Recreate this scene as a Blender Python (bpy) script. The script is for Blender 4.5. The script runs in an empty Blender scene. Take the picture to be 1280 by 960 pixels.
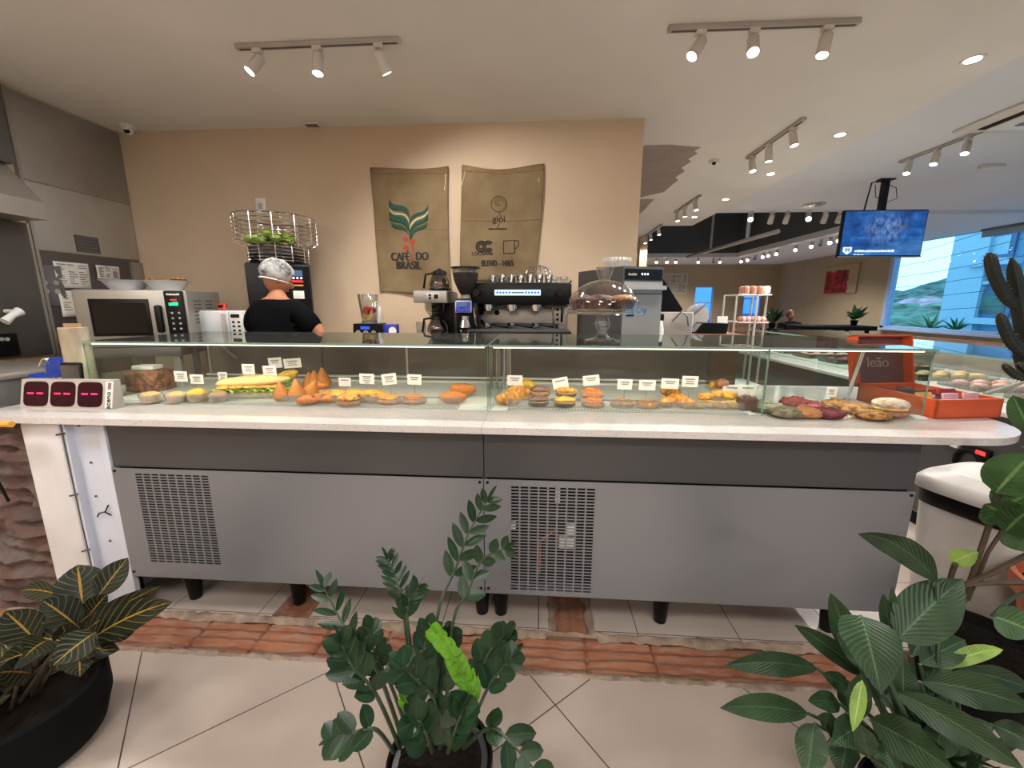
import bpy, bmesh, math, random
from mathutils import Vector as V, Matrix, Euler
sc = bpy.context.scene
COL = sc.collection
PI = math.pi
rnd = random.Random(7)
def U(a, b): return rnd.uniform(a, b)

# ---------------------------------------------------------------- camera
F, PITCH, YAW, ROLL, H = 508.571, 0.192587, 0.0647573, 0.002861, 1.45
_cp, _sp, _cy, _sy = math.cos(PITCH), math.sin(PITCH), math.cos(YAW), math.sin(YAW)
FW = V((-_sy*_cp, _cy*_cp, -_sp)); _r = V((_cy, _sy, 0)); _u = _r.cross(FW)
RT = _r*math.cos(ROLL) + _u*math.sin(ROLL); UP = _u*math.cos(ROLL) - _r*math.sin(ROLL)
CAM = V((0, 0, H))
def P(u, v, x=None, y=None, z=None):
    d = RT*((u-640)/F) - UP*((v-480)/F) + FW
    if x is not None: t = x/d.x
    elif y is not None: t = y/d.y
    else: t = (z-H)/d.z
    return CAM + d*t
cam = bpy.data.objects.new('camera', bpy.data.cameras.new('camera')); COL.objects.link(cam)
cam.matrix_world = Matrix(((RT.x, UP.x, -FW.x, 0), (RT.y, UP.y, -FW.y, 0), (RT.z, UP.z, -FW.z, H), (0, 0, 0, 1)))
cam.data.sensor_fit = 'HORIZONTAL'; cam.data.sensor_width = 36; cam.data.lens = 36*F/1280
cam.data.clip_start = 0.02; cam.data.clip_end = 500
sc.camera = cam
sc.view_settings.view_transform = 'Standard'; sc.view_settings.look = 'None'
sc.view_settings.gamma = 1; sc.view_settings.use_curve_mapping = False
sc.view_settings.exposure = 0.6

# ---------------------------------------------------------------- materials
def lin(h):
    h = h.lstrip('#'); o = []
    for i in (0, 2, 4):
        c = int(h[i:i+2], 16)/255
        o.append(c/12.92 if c <= 0.04045 else ((c+0.055)/1.055)**2.4)
    return (*o, 1)
M = {}
class NT:
    def __init__(s, name):
        s.m = bpy.data.materials.new(name); s.m.use_nodes = True
        s.t = s.m.node_tree; s.t.nodes.clear()
        s.out = s.t.nodes.new('ShaderNodeOutputMaterial'); M[name] = s.m
    def n(s, typ, **k):
        nd = s.t.nodes.new('ShaderNode'+typ)
        for a, b in k.items():
            if a in nd.inputs: nd.inputs[a].default_value = b
            else: setattr(nd, a, b)
        return nd
    def l(s, a, b): s.t.links.new(a, b)
    def ramp(s, fac, stops, interp='LINEAR'):
        r = s.n('ValToRGB'); r.color_ramp.interpolation = interp
        e = r.color_ramp.elements
        while len(e) < len(stops): e.new(0.5)
        for el, (p, c) in zip(e, stops):
            el.position = p; el.color = lin(c) if isinstance(c, str) else c
        if fac is not None: s.l(fac, r.inputs[0])
        return r.outputs[0]
    def coord(s, scale=(1, 1, 1), kind='Object', rot=(0, 0, 0)):
        tc = s.n('TexCoord'); mp = s.n('Mapping', Scale=scale, Rotation=rot)
        s.l(tc.outputs[kind], mp.inputs[0]); return mp.outputs[0]
    def noise(s, vec, scale, detail=3, rough=0.55):
        n = s.n('TexNoise', Scale=scale, Detail=detail, Roughness=rough)
        if vec is not None: s.l(vec, n.inputs['Vector'])
        return n.outputs['Fac']
    def mix(s, fac, a, b, blend='MIX'):
        m = s.n('Mix'); m.data_type = 'RGBA'; m.blend_type = blend
        for sock, val in ((m.inputs[0], fac), (m.inputs[6], a), (m.inputs[7], b)):
            if isinstance(val, str): sock.default_value = lin(val)
            elif isinstance(val, (int, float, tuple)): sock.default_value = val
            else: s.l(val, sock)
        return m.outputs[2]
    def math(s, op, a, b=0.5):
        m = s.n('Math'); m.operation = op
        for sock, val in ((m.inputs[0], a), (m.inputs[1], b)):
            if isinstance(val, (int, float)): sock.default_value = val
            else: s.l(val, sock)
        return m.outputs[0]
    def bsdf(s, color, rough=0.5, metal=0, bump=None, bd=0.01, bs=0.5, spec=0.5, **k):
        b = s.n('BsdfPrincipled')
        b.inputs['Metallic'].default_value = metal
        b.inputs['Specular IOR Level'].default_value = spec
        for a, c in k.items(): b.inputs[a.replace('_', ' ')].default_value = c
        if isinstance(color, (str, tuple)): b.inputs['Base Color'].default_value = lin(color) if isinstance(color, str) else color
        else: s.l(color, b.inputs['Base Color'])
        if isinstance(rough, (int, float)): b.inputs['Roughness'].default_value = rough
        else: s.l(rough, b.inputs['Roughness'])
        if bump is not None:
            bp = s.n('Bump', Strength=bs, Distance=bd); s.l(bump, bp.inputs['Height']); s.l(bp.outputs[0], b.inputs['Normal'])
        s.l(b.outputs[0], s.out.inputs[0]); return b
def shade(h, k):
    c = [min(255, max(0, int(int(h[i:i+2], 16)*k))) for i in (1, 3, 5)]
    return '#%02x%02x%02x' % tuple(c)
def simple(name, col, rough=0.5, metal=0, var=0.08, sc_=12, bump=0.0, stretch=(1, 1, 1), spec=0.5, **k):
    t = NT(name); vec = t.coord(stretch); f = t.noise(vec, sc_, 4)
    c = t.ramp(f, [(0.25, shade(col, 1-var)), (0.75, shade(col, 1+var))])
    t.bsdf(c, rough, metal, f if bump else None, bump or 0.01, 0.6, spec, **k); return t.m
def emit(name, col, strength):
    t = NT(name); e = t.n('Emission', Color=lin(col), Strength=strength); t.l(e.outputs[0], t.out.inputs[0])
def glass(name, tint='#ffffff', base=0.04, rough=0.0, power=5.0, gloss='#ffffff', haze=0.0, hazecol='#888888'):
    t = NT(name)
    lw = t.n('LayerWeight', Blend=0.5)
    p = t.math('POWER', lw.outputs['Facing'], power)
    f = t.math('ADD', t.math('MULTIPLY', p, 1-base), base)
    tr = t.n('BsdfTransparent', Color=lin(tint)); gl = t.n('BsdfGlossy', Color=lin(gloss), Roughness=rough)
    a = tr.outputs[0]
    if haze:
        d = t.n('BsdfDiffuse', Color=lin(hazecol)); m0 = t.n('MixShader'); m0.inputs[0].default_value = haze
        nz = t.noise(t.coord(), 6, 4); t.l(t.math('MULTIPLY', nz, haze*2), m0.inputs[0])
        t.l(a, m0.inputs[1]); t.l(d.outputs[0], m0.inputs[2]); a = m0.outputs[0]
    m = t.n('MixShader'); t.l(f, m.inputs[0]); t.l(a, m.inputs[1]); t.l(gl.outputs[0], m.inputs[2])
    t.l(m.outputs[0], t.out.inputs[0])

# ---------------------------------------------------------------- mesh builder
class MB:
    def __init__(s): s.b = bmesh.new(); s.uv = None; s.fm = None
    def _xf(s, vs, c, rot):
        m = Matrix.Translation(V(c)) @ (Euler(rot).to_matrix().to_4x4() if rot else Matrix.Identity(4))
        bmesh.ops.transform(s.b, matrix=m, verts=vs)
    def box(s, c, size, bev=0.0, rot=None, seg=2, taper=None):
        vs = bmesh.ops.create_cube(s.b, size=1)['verts']
        for v in vs:
            k = taper if (taper and v.co.z > 0) else 1
            v.co = V((v.co.x*size[0]*k, v.co.y*size[1]*k, v.co.z*size[2]))
        if bev:
            es = list({e for v in vs for e in v.link_edges})
            r = bmesh.ops.bevel(s.b, geom=es, offset=min(bev, min(size)*0.49), segments=seg, profile=0.5, affect='EDGES')
            vs = list({v for f in r['faces'] for v in f.verts} | {v for v in vs if v.is_valid})
        s._xf(vs, c, rot); return s
    def bb(s, x0, x1, y0, y1, z0, z1, bev=0.0):
        return s.box(((x0+x1)/2, (y0+y1)/2, (z0+z1)/2), (abs(x1-x0), abs(y1-y0), abs(z1-z0)), bev)
    def lathe(s, prof, c=(0, 0, 0), seg=24, rot=None, sx=1, sy=1, fn=None):
        rings = []; vs = []
        for r, z in prof:
            if r < 1e-6: ring = [s.b.verts.new((0, 0, z))]
            else:
                ring = []
                for i in range(seg):
                    a = 2*PI*i/seg; k = fn(a, z) if fn else 1
                    ring.append(s.b.verts.new((r*k*math.cos(a)*sx, r*k*math.sin(a)*sy, z)))
            rings.append(ring); vs += ring
        for A, B in zip(rings, rings[1:]):
            if len(A) == 1 and len(B) == 1: continue
            for i in range(seg):
                j = (i+1) % seg
                if len(A) == 1: s.b.faces.new((A[0], B[j], B[i]))
                elif len(B) == 1: s.b.faces.new((A[i], A[j], B[0]))
                else: s.b.faces.new((A[i], A[j], B[j], B[i]))
        s._xf(vs, c, rot); return s
    def cyl(s, c, r, h, seg=20, rot=None, r2=None, bev=0.0):
        r2 = r if r2 is None else r2; b = bev
        p = [(0, -h/2), (r-b, -h/2), (r, -h/2+b), (r2, h/2-b), (r2-b, h/2), (0, h/2)] if b else [(0, -h/2), (r, -h/2), (r2, h/2), (0, h/2)]
        return s.lathe(p, c, seg, rot)
    def tube(s, pts, r, seg=8, closed=False):
        pts = [V(p) for p in pts]; n = len(pts); rs = r if isinstance(r, (list, tuple)) else [r]*n
        rings = []; prev = None
        for i, p in enumerate(pts):
            if closed: t = pts[(i+1) % n]-pts[i-1]
            else: t = pts[min(i+1, n-1)]-pts[max(i-1, 0)]
            t.normalize()
            if prev is None:
                a = V((0, 0, 1)) if abs(t.z) < 0.9 else V((1, 0, 0)); nrm = t.cross(a).normalized()
            else: nrm = (prev-t*prev.dot(t)).normalized()
            prev = nrm; bi = t.cross(nrm)
            rings.append([s.b.verts.new(p+(nrm*math.cos(2*PI*k/seg)+bi*math.sin(2*PI*k/seg))*rs[i]) for k in range(seg)])
        for i in range(n if closed else n-1):
            A, B = rings[i], rings[(i+1) % n]
            for k in range(seg): s.b.faces.new((A[k], A[(k+1) % seg], B[(k+1) % seg], B[k]))
        if not closed: s.b.faces.new(rings[0][::-1]); s.b.faces.new(rings[-1])
        return s
    def prism(s, pts, d, axis='y', at=0.0):
        # 2D outline extruded: axis y -> outline in xz; x -> yz; z -> xy
        def m(a, b, t):
            return {'y': (a, t, b), 'x': (t, a, b), 'z': (a, b, t)}[axis]
        A = [s.b.verts.new(m(a, b, at)) for a, b in pts]; B = [s.b.verts.new(m(a, b, at+d)) for a, b in pts]
        n = len(pts); s.b.faces.new(A); s.b.faces.new(B[::-1])
        for i in range(n): s.b.faces.new((A[i], B[i], B[(i+1) % n], A[(i+1) % n]))
        return s
    def blob(s, c, r, seed=0, amp=0.08, rot=None, flat=None, seg=14, freq=3.0):
        vs = bmesh.ops.create_uvsphere(s.b, u_segments=seg, v_segments=max(6, seg*2//3), radius=1)['verts']
        from mathutils import noise as nz
        for v in vs:
            k = 1+amp*nz.noise(v.co*freq+V((seed*7.3, seed*1.7, 3)))
            v.co = V((v.co.x*r[0]*k, v.co.y*r[1]*k, v.co.z*r[2]*k))
            if flat is not None and v.co.z < -flat*r[2]: v.co.z = -flat*r[2]
        s._xf(vs, c, rot); return s
    def grid(s, fn, nu, nv, uv=True, closed_u=False):
        if uv and s.uv is None: s.uv = s.b.loops.layers.uv.new('UVMap')
        g = [[s.b.verts.new(fn(i/nu, j/nv)) for i in range(nu+1)] for j in range(nv+1)]
        for j in range(nv):
            for i in range(nu):
                try: f = s.b.faces.new((g[j][i], g[j][i+1], g[j+1][i+1], g[j+1][i]))
                except ValueError: continue
                if uv:
                    for lp, (a, b) in zip(f.loops, ((i, j), (i+1, j), (i+1, j+1), (i, j+1))): lp[s.uv].uv = (a/nu, b/nv)
        return s
    def leaf(s, base, tip, w, sag=0.0, fold=0.2, roll=0.0, face=None, nu=4, nv=8, shape='ovate', wave=0.0, mid=None):
        base, tip = V(base), V(tip); ax = tip-base; L = ax.length; ax.normalize()
        fdir = (V(face) if face else (CAM-base)).normalized()
        side = ax.cross(fdir)
        if side.length < 1e-3: side = ax.cross(V((0, 0, 1)))
        side.normalize(); nrm = side.cross(ax).normalized()
        sd = side*math.cos(roll)+nrm*math.sin(roll); nr = nrm*math.cos(roll)-side*math.sin(roll)
        M_ = (base+tip)/2+V((0, 0, sag*L)) if mid is None else V(mid)
        ph = rnd.random()*6
        def prof(t):
            if shape == 'ovate': return max(0, t**.6*(1-t)**1.02)/.347
            if shape == 'lance': return max(0, t**.8*(1-t)**.9)/.309
            if shape == 'round': return math.sin(PI*t**0.9)**0.55
            return math.sin(PI*t)
        def fn(a, t):
            c = base*(1-t)**2+M_*2*t*(1-t)+tip*t*t
            x = (a-0.5)*2; ww = w/2*max(prof(t), 0.015)
            return c+sd*x*ww+nr*(fold*abs(x)*ww+wave*ww*math.sin(t*14+ph)*x*x)
        return s.grid(fn, nu, nv)
    def build(s, name, mat, parent=None, smooth=True, sol=None, sub=0, ang=40):
        bmesh.ops.recalc_face_normals(s.b, faces=s.b.faces)
        me = bpy.data.meshes.new(name); s.b.to_mesh(me); s.b.free()
        o = bpy.data.objects.new(name, me); COL.objects.link(o)
        for m in (mat if isinstance(mat, (list, tuple)) else [mat]): me.materials.append(M[m] if isinstance(m, str) else m)
        if smooth:
            for p in me.polygons: p.use_smooth = True
            try: me.set_sharp_from_angle(angle=math.radians(ang))
            except Exception: pass
        if parent is not None: o.parent = parent
        if sol:
            md = o.modifiers.new('thickness', 'SOLIDIFY'); md.thickness = sol; md.offset = 0
        if sub:
            md = o.modifiers.new('sub', 'SUBSURF'); md.levels = sub; md.render_levels = sub
        return o
def tag(o, label=None, cat=None, group=None, kind=None):
    if label: o['label'] = label
    if cat: o['category'] = cat
    if group: o['group'] = group
    if kind: o['kind'] = kind
    return o
def T(name, label, cat, loc=(0, 0, 0), rz=0, group=None):
    o = bpy.data.objects.new(name, None); COL.objects.link(o); o.empty_display_size = 0.1
    o.location = loc; o.rotation_euler = (0, 0, rz); return tag(o, label, cat, group)
def S(name, mb, mat, **k):
    o = mb.build(name, mat, **k); o['kind'] = 'structure'; return o
def dup(src, loc, rz=None, label=None, group=None, scale=None, rot=None):
    r = src.copy(); COL.objects.link(r); r.location = loc
    if rz is not None: r.rotation_euler = (0, 0, rz)
    if rot is not None: r.rotation_euler = rot
    if scale is not None: r.scale = (scale,)*3 if isinstance(scale, (int, float)) else scale
    if label: r['label'] = label
    if group: r['group'] = group
    for ch in list(src.children):
        c = ch.copy(); COL.objects.link(c); c.parent = r
        for g in list(ch.children):
            d = g.copy(); COL.objects.link(d); d.parent = c
    return r
def text(body, size, mat, parent, loc, rot=(PI/2, 0, 0), depth=0.001, bold=0.0, align='CENTER', name='lettering', warp=None, sx=1.0):
    cu = bpy.data.curves.new(name, 'FONT'); cu.body = body; cu.size = size; cu.extrude = depth; cu.offset = bold
    cu.offset = 0
    cu.align_x = align; cu.align_y = 'CENTER'
    tmp = bpy.data.objects.new('tmp', cu); COL.objects.link(tmp)
    dg = bpy.context.evaluated_depsgraph_get(); dg.update()
    me = bpy.data.meshes.new_from_object(tmp.evaluated_get(dg)); bpy.data.objects.remove(tmp); bpy.data.curves.remove(cu)
    me.transform(Matrix.Translation(V(loc)) @ (rot if isinstance(rot, Euler) else Euler(rot)).to_matrix().to_4x4() @ Matrix.Diagonal((sx, 1, 1, 1)))
    if bold:
        b_ = bmesh.new(); b_.from_mesh(me); off = Euler(rot).to_matrix() @ V((bold, 0, 0))
        g_ = list(b_.verts)+list(b_.edges)+list(b_.faces)
        for sg in (-1, 1):
            r_ = bmesh.ops.duplicate(b_, geom=g_)
            for q in r_['geom']:
                if isinstance(q, bmesh.types.BMVert): q.co += off*sg
        b_.to_mesh(me); b_.free()
    if warp:
        for v in me.vertices: v.co = warp(v.co)
    me.materials.clear(); me.materials.append(M[mat]); me.name = name
    o = bpy.data.objects.new(name, me); COL.objects.link(o)
    if parent is not None: o.parent = parent
    return o
def scribble(parent, loc, w, h, mat, rz=0, n=7, name='blurred_lettering', depth=.001, warp=None):
    """a row of uneven strokes where the lettering is too small to read"""
    m = MB(); q = random.Random(n); x = -w/2
    ws = [q.uniform(.6, 1.3) for _ in range(n)]; k = w/(sum(ws)*1.22)
    for a in ws:
        hh = h*q.uniform(.7, 1.0); m.box((x+a*k/2, 0, (hh-h)/2), (a*k, depth, hh)); x += a*k*1.22
    c, s_ = math.cos(rz), math.sin(rz)
    for v in m.b.verts:
        v.co = V((loc[0]+v.co.x*c-v.co.y*s_, loc[1]+v.co.x*s_+v.co.y*c, loc[2]+v.co.z))
        if warp: v.co = warp(v.co)
    return m.build(name, mat, parent, smooth=False)
def spot(loc, target, power, angle=100, color=(1, .96, .915), size=0.04, blend=0.6):
    l = bpy.data.lights.new('lamp_light', 'SPOT'); l.energy = power; l.color = color; l.spot_size = math.radians(angle)
    l.spot_blend = blend; l.shadow_soft_size = size
    o = bpy.data.objects.new('lamp_light', l); COL.objects.link(o); o.location = loc
    d = V(target)-V(loc); o.rotation_euler = d.to_track_quat('-Z', 'Y').to_euler(); return o

# ---------------------------------------------------------------- material library
def build_materials():
    t = NT('plaster_beige'); v = t.coord(); f = t.noise(v, 1.3, 5); g = t.noise(v, 60, 3)
    t.bsdf(t.ramp(f, [(.3, '#c4ae94'), (.7, '#d0ba9f')]), .85, 0, g, .004, .25)
    t = NT('ceiling_white'); v = t.coord(); f = t.noise(v, .8, 5); g = t.noise(v, 40, 3)
    t.bsdf(t.ramp(f, [(.3, '#d9d4cd'), (.7, '#e5e0d9')]), .9, 0, g, .004, .2)
    simple('ceiling_cool', '#d8d8dc', .9, var=.02, sc_=.8)
    simple('bare_gray_patch', '#9c8f86', .9, var=.06, sc_=5)
    simple('dark_gray_paint', '#55575c', .8, var=.04, sc_=1)
    simple('far_wall_paint', '#a8987c', .85, var=.03, sc_=1)
    simple('white_plaster', '#d8d4d4', .6, var=.05, sc_=4, bump=.002)
    simple('white_panel', '#ccd0dc', .45, var=.05, sc_=3, bump=.001)
    # brushed steel
    for nm, c, r in (('steel', '#aaa49c', .36), ('steel_dark', '#6a6866', .34), ('steel_light', '#c2beb8', .32)):
        t = NT(nm); v = t.coord((1, 1, 40)); f = t.noise(v, 6, 4); g = t.noise(t.coord(), 2, 3)
        rr = t.math('ADD', t.math('MULTIPLY', f, .15), r)
        t.bsdf(t.mix(g, shade(c, .82), shade(c, 1.1)), rr, .55)
    simple('chrome', '#d8d8d8', .12, 1, var=.03)
    simple('grey_panel', '#84858a', .34, .35, var=.025, sc_=1.5)
    simple('fascia_gray', '#4a4a4c', .42, .2, var=.04, sc_=1.5)
    t = NT('quartz'); v = t.coord(); f = t.noise(v, 3, 6); g = t.noise(v, 90, 2)
    t.bsdf(t.mix(t.ramp(g, [(.55, '#000000'), (.75, '#ffffff')]), t.ramp(f, [(.3, '#c6c1be'), (.7, '#d3cecb')]), '#b8b3b0'), .12)
    simple('deck_white', '#d2cdc4', .3, var=.02)
    glass('clear_glass', '#f4f9f7', .035)
    glass('case_top_glass', '#a0a6a0', .06, gloss='#d8dcd4', haze=.2, hazecol='#8c918a'); glass('dome_glass', '#fafcfb', .05, .0, 3.0)  # grey haze mixed into the case top stands in for its pale reflection
    glass('glassware', '#f6f8f8', .10, .02, 2.2)
    glass('acrylic', '#f6f6f6', .05, .03, 3, haze=.1, hazecol='#e8e0da')
    glass('carafe_glass', '#d4d0cc', .10, .02, 2.4)
    t = NT('glass_edge'); t.bsdf('#93aea2', .15, 0, spec=.6, Transmission_Weight=.35)
    simple('dark_tinted_glass', '#4a4846', .09, .2, var=.1, sc_=3, spec=.7)
    simple('black_plastic', '#0a0a0c', .4, var=.1, spec=.25)
    simple('black_matte', '#08080a', .8, var=.1, spec=.2)
    simple('dark_cavity', '#080808', .9, var=.2)
    simple('gray_plastic', '#6b6b6e', .45, var=.05)
    simple('white_plastic', '#dfdedb', .4, var=.02)
    simple('white_enamel', '#cfd2d4', .3, var=.02)
    simple('bin_white', '#d4d0ca', .42, var=.03)
    simple('paper_white', '#e6e2dc', .8, var=.02)
    simple('paper_tag', '#d6cac6', .75, var=.02)
    simple('ink_gray', '#7d7672', .8)
    simple('ink_black', '#2a2522', .8, var=.15, sc_=60)
    simple('ink_red', '#a8402e', .8, var=.15, sc_=60)
    simple('ink_green', '#1f4a38', .8, var=.12, sc_=60)
    simple('ink_cream', '#c9c3a4', .8, var=.1, sc_=60)
    simple('print_brown', '#5a4a30', .8, var=.2, sc_=60)
    # jute
    t = NT('jute'); v = t.coord(); w1 = t.n('TexWave', Scale=150, Distortion=1.5, Detail=2); w2 = t.n('TexWave', Scale=150, Distortion=1.5, Detail=2)
    w1.bands_direction = 'X'; w2.bands_direction = 'Z'; t.l(v, w1.inputs[0]); t.l(v, w2.inputs[0])
    h = t.math('ADD', w1.outputs['Fac'], w2.outputs['Fac']); f = t.noise(v, 3.5, 6)
    base = t.ramp(f, [(.25, '#836c4e'), (.75, '#b59f7c')])
    t.bsdf(t.mix(t.math('MULTIPLY', h, .16), base, '#6b573c'), .95, 0, t.math('ADD', h, t.math('MULTIPLY', t.noise(t.coord(), 9, 5), 6)), .004, .6, .1)
    simple('jute_hem', '#8a6848', .95, var=.15, sc_=40)
    simple('string_cream', '#d6c49a', .9)
    # floor tiles rotated
    t = NT('floor_tile'); tc = t.n('TexCoord'); sp = t.n('SeparateXYZ'); t.l(tc.outputs['Object'], sp.inputs[0])
    a = math.radians(39.5); X, Y = sp.outputs[0], sp.outputs[1]
    pa = t.math('ADD', t.math('MULTIPLY', X, math.cos(a)), t.math('MULTIPLY', Y, math.sin(a)))
    pb = t.math('ADD', t.math('MULTIPLY', X, -math.sin(a)), t.math('MULTIPLY', Y, math.cos(a)))
    def groutline(co, off, size, w):
        fr = t.math('FRACT', t.math('ADD', t.math('DIVIDE', t.math('SUBTRACT', co, off), size), 100.5))
        return t.math('LESS_THAN', t.math('ABSOLUTE', t.math('SUBTRACT', fr, .5)), w/size)
    g = t.math('MAXIMUM', groutline(pa, .862, .635, .0022), groutline(pb, .916, .635, .0022))
    f = t.noise(t.coord(), 1.8, 6); f2 = t.noise(t.coord(), 9, 5)
    c = t.mix(t.math('MULTIPLY', f2, .35), t.ramp(f, [(.3, '#b4a59a'), (.7, '#c4b5a9')]), '#a29387')
    t.bsdf(t.mix(g, c, '#4a3a30'), t.math('ADD', t.math('MULTIPLY', f2, .2), .3), 0, t.math('SUBTRACT', 1, g), .003, .5)
    t = NT('floor_tile_straight'); tc = t.n('TexCoord'); sp = t.n('SeparateXYZ'); t.l(tc.outputs['Object'], sp.inputs[0])
    g = t.math('MAXIMUM', groutline(sp.outputs[0], .02, .445, .0022), groutline(sp.outputs[1], 2.06, .445, .0022))
    f = t.noise(t.coord(), 2, 6)
    t.bsdf(t.mix(g, t.ramp(f, [(.3, '#b4a69c'), (.7, '#c6b8ac')]), '#54443a'), .35)
    t = NT('terracotta_brick'); v = t.coord(); f = t.noise(v, 7, 6); s2 = t.noise(t.coord((2, 12, 1)), 5, 4)
    c = t.mix(t.ramp(s2, [(.45, '#000000'), (.7, '#ffffff')]), t.ramp(f, [(.25, '#7c4834'), (.75, '#a8704f')]), '#96796a')
    t.bsdf(c, .9, 0, f, .01, .6)
    t = NT('mortar'); v = t.coord(); f = t.noise(v, 14, 6)
    t.bsdf(t.ramp(f, [(.25, '#6e5a4c'), (.6, '#a08c7c'), (.8, '#c2b2a4')]), .95, 0, f, .02, .8)
    t = NT('rough_brick'); v = t.coord(); f = t.noise(v, 5, 7); g = t.noise(v, 22, 5)
    t.bsdf(t.mix(g, t.ramp(f, [(.3, '#4a3a36'), (.48, '#6c4436'), (.58, '#75645c'), (.8, '#968880')]), '#5c5250'), .95, 0, g, .02, .9)
    simple('soil', '#14100d', .95, var=.4, sc_=60, bump=.01, spec=.1)
    simple('pot_black', '#08080a', .75, var=.12, sc_=30, spec=.12)
    simple('pot_black_gloss', '#070709', .25, var=.1, spec=.3)
    simple('terracotta_pot', '#b5603c', .6, var=.1, sc_=6)
    # leaves (uv: u across, v along)
    def leafmat(nm, base, vein, nv=9, vw=.12, midw=.05, slant=.6, mid=None, rough=.35, side=True, var=.2):
        t = NT(nm); uv = t.n('UVMap'); sp = t.n('SeparateXYZ'); t.l(uv.outputs[0], sp.inputs[0])
        d = t.math('ABSOLUTE', t.math('SUBTRACT', sp.outputs[0], .5))
        m = t.math('LESS_THAN', d, midw)
        f = t.noise(t.coord(), 14, 3)
        rib = t.math('SINE', t.math('MULTIPLY', t.math('SUBTRACT', sp.outputs[1], t.math('MULTIPLY', d, slant)), nv*6.283))
        c = t.ramp(f, [(.3, shade(base, 1-var)), (.7, shade(base, 1+var))])
        if side:
            q = t.math('FRACT', t.math('ADD', t.math('MULTIPLY', t.math('SUBTRACT', sp.outputs[1], t.math('MULTIPLY', d, slant)), nv), 20))
            sv = t.math('LESS_THAN', q, vw); c = t.mix(sv, c, vein)
        c = t.mix(m, c, mid or vein)
        b = t.bsdf(c, rough+.04, 0, t.math('ADD', f, t.math('MULTIPLY', rib, .22 if side else 0)), .004, .35, .32)
    leafmat('croton_leaf', '#12190f', '#6e6732', 7, .09, .026, .6, '#94752a', .45)
    leafmat('zz_leaf', '#1e3420', '#2f5230', mid='#2c4a2a', side=False, midw=.03, rough=.3)
    leafmat('zz_lime_leaf', '#5a8a24', '#789f40', mid='#70983a', side=False, midw=.03, rough=.35, var=.12)
    leafmat('lily_leaf', '#21351d', '#2b4226', 14, .12, .02, .6, '#3d5a3a', .42)
    leafmat('lily_lime_leaf', '#6c8638', '#7f974c', 12, .1, .04, .6, '#8ca058', .4)
    leafmat('monstera_leaf', '#2e4c28', '#3c5c30', 8, .07, .035, .6, '#5f7c48', .4)
    leafmat('palm_leaf', '#3f7a4c', '#3f7a4c', side=False, midw=.03)
    simple('stem_green', '#344430', .5, var=.15)
    simple('stem_brown', '#43382a', .7, var=.2)
    simple('cactus_skin', '#10170e', .6, var=.2, sc_=25)  # colour darkened so the stems read as a backlit silhouette
    simple('cactus_spine', '#4c4636', .7)
    # food
    def food(nm, a, b, c=None, sc_=14, rough=.55, bump=.004):
        t = NT(nm); v = t.coord(); f = t.noise(v, sc_*6, 5); g = t.noise(v, sc_*2.2, 3)
        col = t.ramp(f, [(.3, a), (.68, b)])
        if c: col = t.mix(t.ramp(g, [(.5, '#000000'), (.62, '#ffffff')]), col, c)
        t.bsdf(col, rough, 0, f, bump, .6)
    food('golden_pastry', '#9c5214', '#cf8828', '#dba238')
    food('orange_crust', '#a4500f', '#cf7a24')
    food('coxinha_crust', '#9c5212', '#c87a26', sc_=30)
    food('yellow_bread', '#c48c20', '#e0b440', '#b4721c')
    food('cheese_top', '#bf7f22', '#dfac44', '#9a4c16', sc_=22)
    food('pale_bread', '#bd9256', '#d8b87c')
    food('brown_bun', '#7c4a32', '#a87050')
    food('chocolate', '#38201a', '#5c382c', rough=.4)
    food('choc_glaze', '#5a3830', '#8a6258', '#3a221c')
    food('dough_base', '#94624a', '#b4846a')
    food('green_cookie', '#6e6850', '#8c8468', '#55503c', sc_=18)
    food('red_cookie', '#7c2c2c', '#9c403c', '#5c1e22', sc_=18)
    food('burgundy_cookie', '#6a1e2c', '#86303c', '#4a1420', sc_=18)
    food('tan_cookie', '#9c6238', '#bb8050', sc_=18)
    food('nut_cookie', '#9c662e', '#c68e50', '#6c3e1a', sc_=18)
    food('icing_sugar', '#bcaa98', '#d8ccc0', '#b88a5c', sc_=16, rough=.8)
    food('cream_filling', '#d4ac54', '#e2c47c')
    food('lettuce', '#6c9a2c', '#a4c84c', '#4f7c22')
    food('pink_sweet', '#c89088', '#e2b4a8', '#b06c5c')
    food('wrapped_brown', '#7a4a3c', '#a8705a', '#d0a890', sc_=8)
    food('wicker', '#7c4c34', '#a87454', '#5c3424', sc_=10)
    simple('lime_fruit', '#7c9a30', .45, var=.25, sc_=20)
    simple('coffee_beans', '#1c100c', .5, var=.5, sc_=120, bump=.01)
    simple('red_fruit', '#b83c34', .4, var=.3, sc_=40)
    # misc
    simple('orange_card', '#cc5226', .5, var=.04, sc_=3)
    simple('orange_card_dark', '#8a3420', .55, var=.04)
    simple('maroon_card', '#6a3c3c', .5, var=.05)
    simple('pale_logo', '#c8a49c', .5)
    simple('sachet_gold', '#d49a3a', .45, var=.1); simple('sachet_red', '#8a2a30', .45, var=.1); simple('sachet_pink', '#c8a0a8', .45, var=.1); simple('sachet_dark', '#3a2024', .45, var=.1)
    simple('blue_plastic', '#1c3a9c', .3, var=.1); simple('blue_pack', '#24309c', .4, var=.15, sc_=30)
    simple('tape_cream', '#e0d4bc', .5)
    t = NT('film_roll'); f = t.noise(t.coord((1, 1, .3)), 14, 4); t.bsdf(t.ramp(f, [(.3, '#94836c'), (.7, '#c4b8a4')]), .22, 0, spec=.6)
    simple('cardboard', '#a88660', .8)
    simple('display_red', '#2c0410', .15, var=.05, spec=.15)
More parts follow.
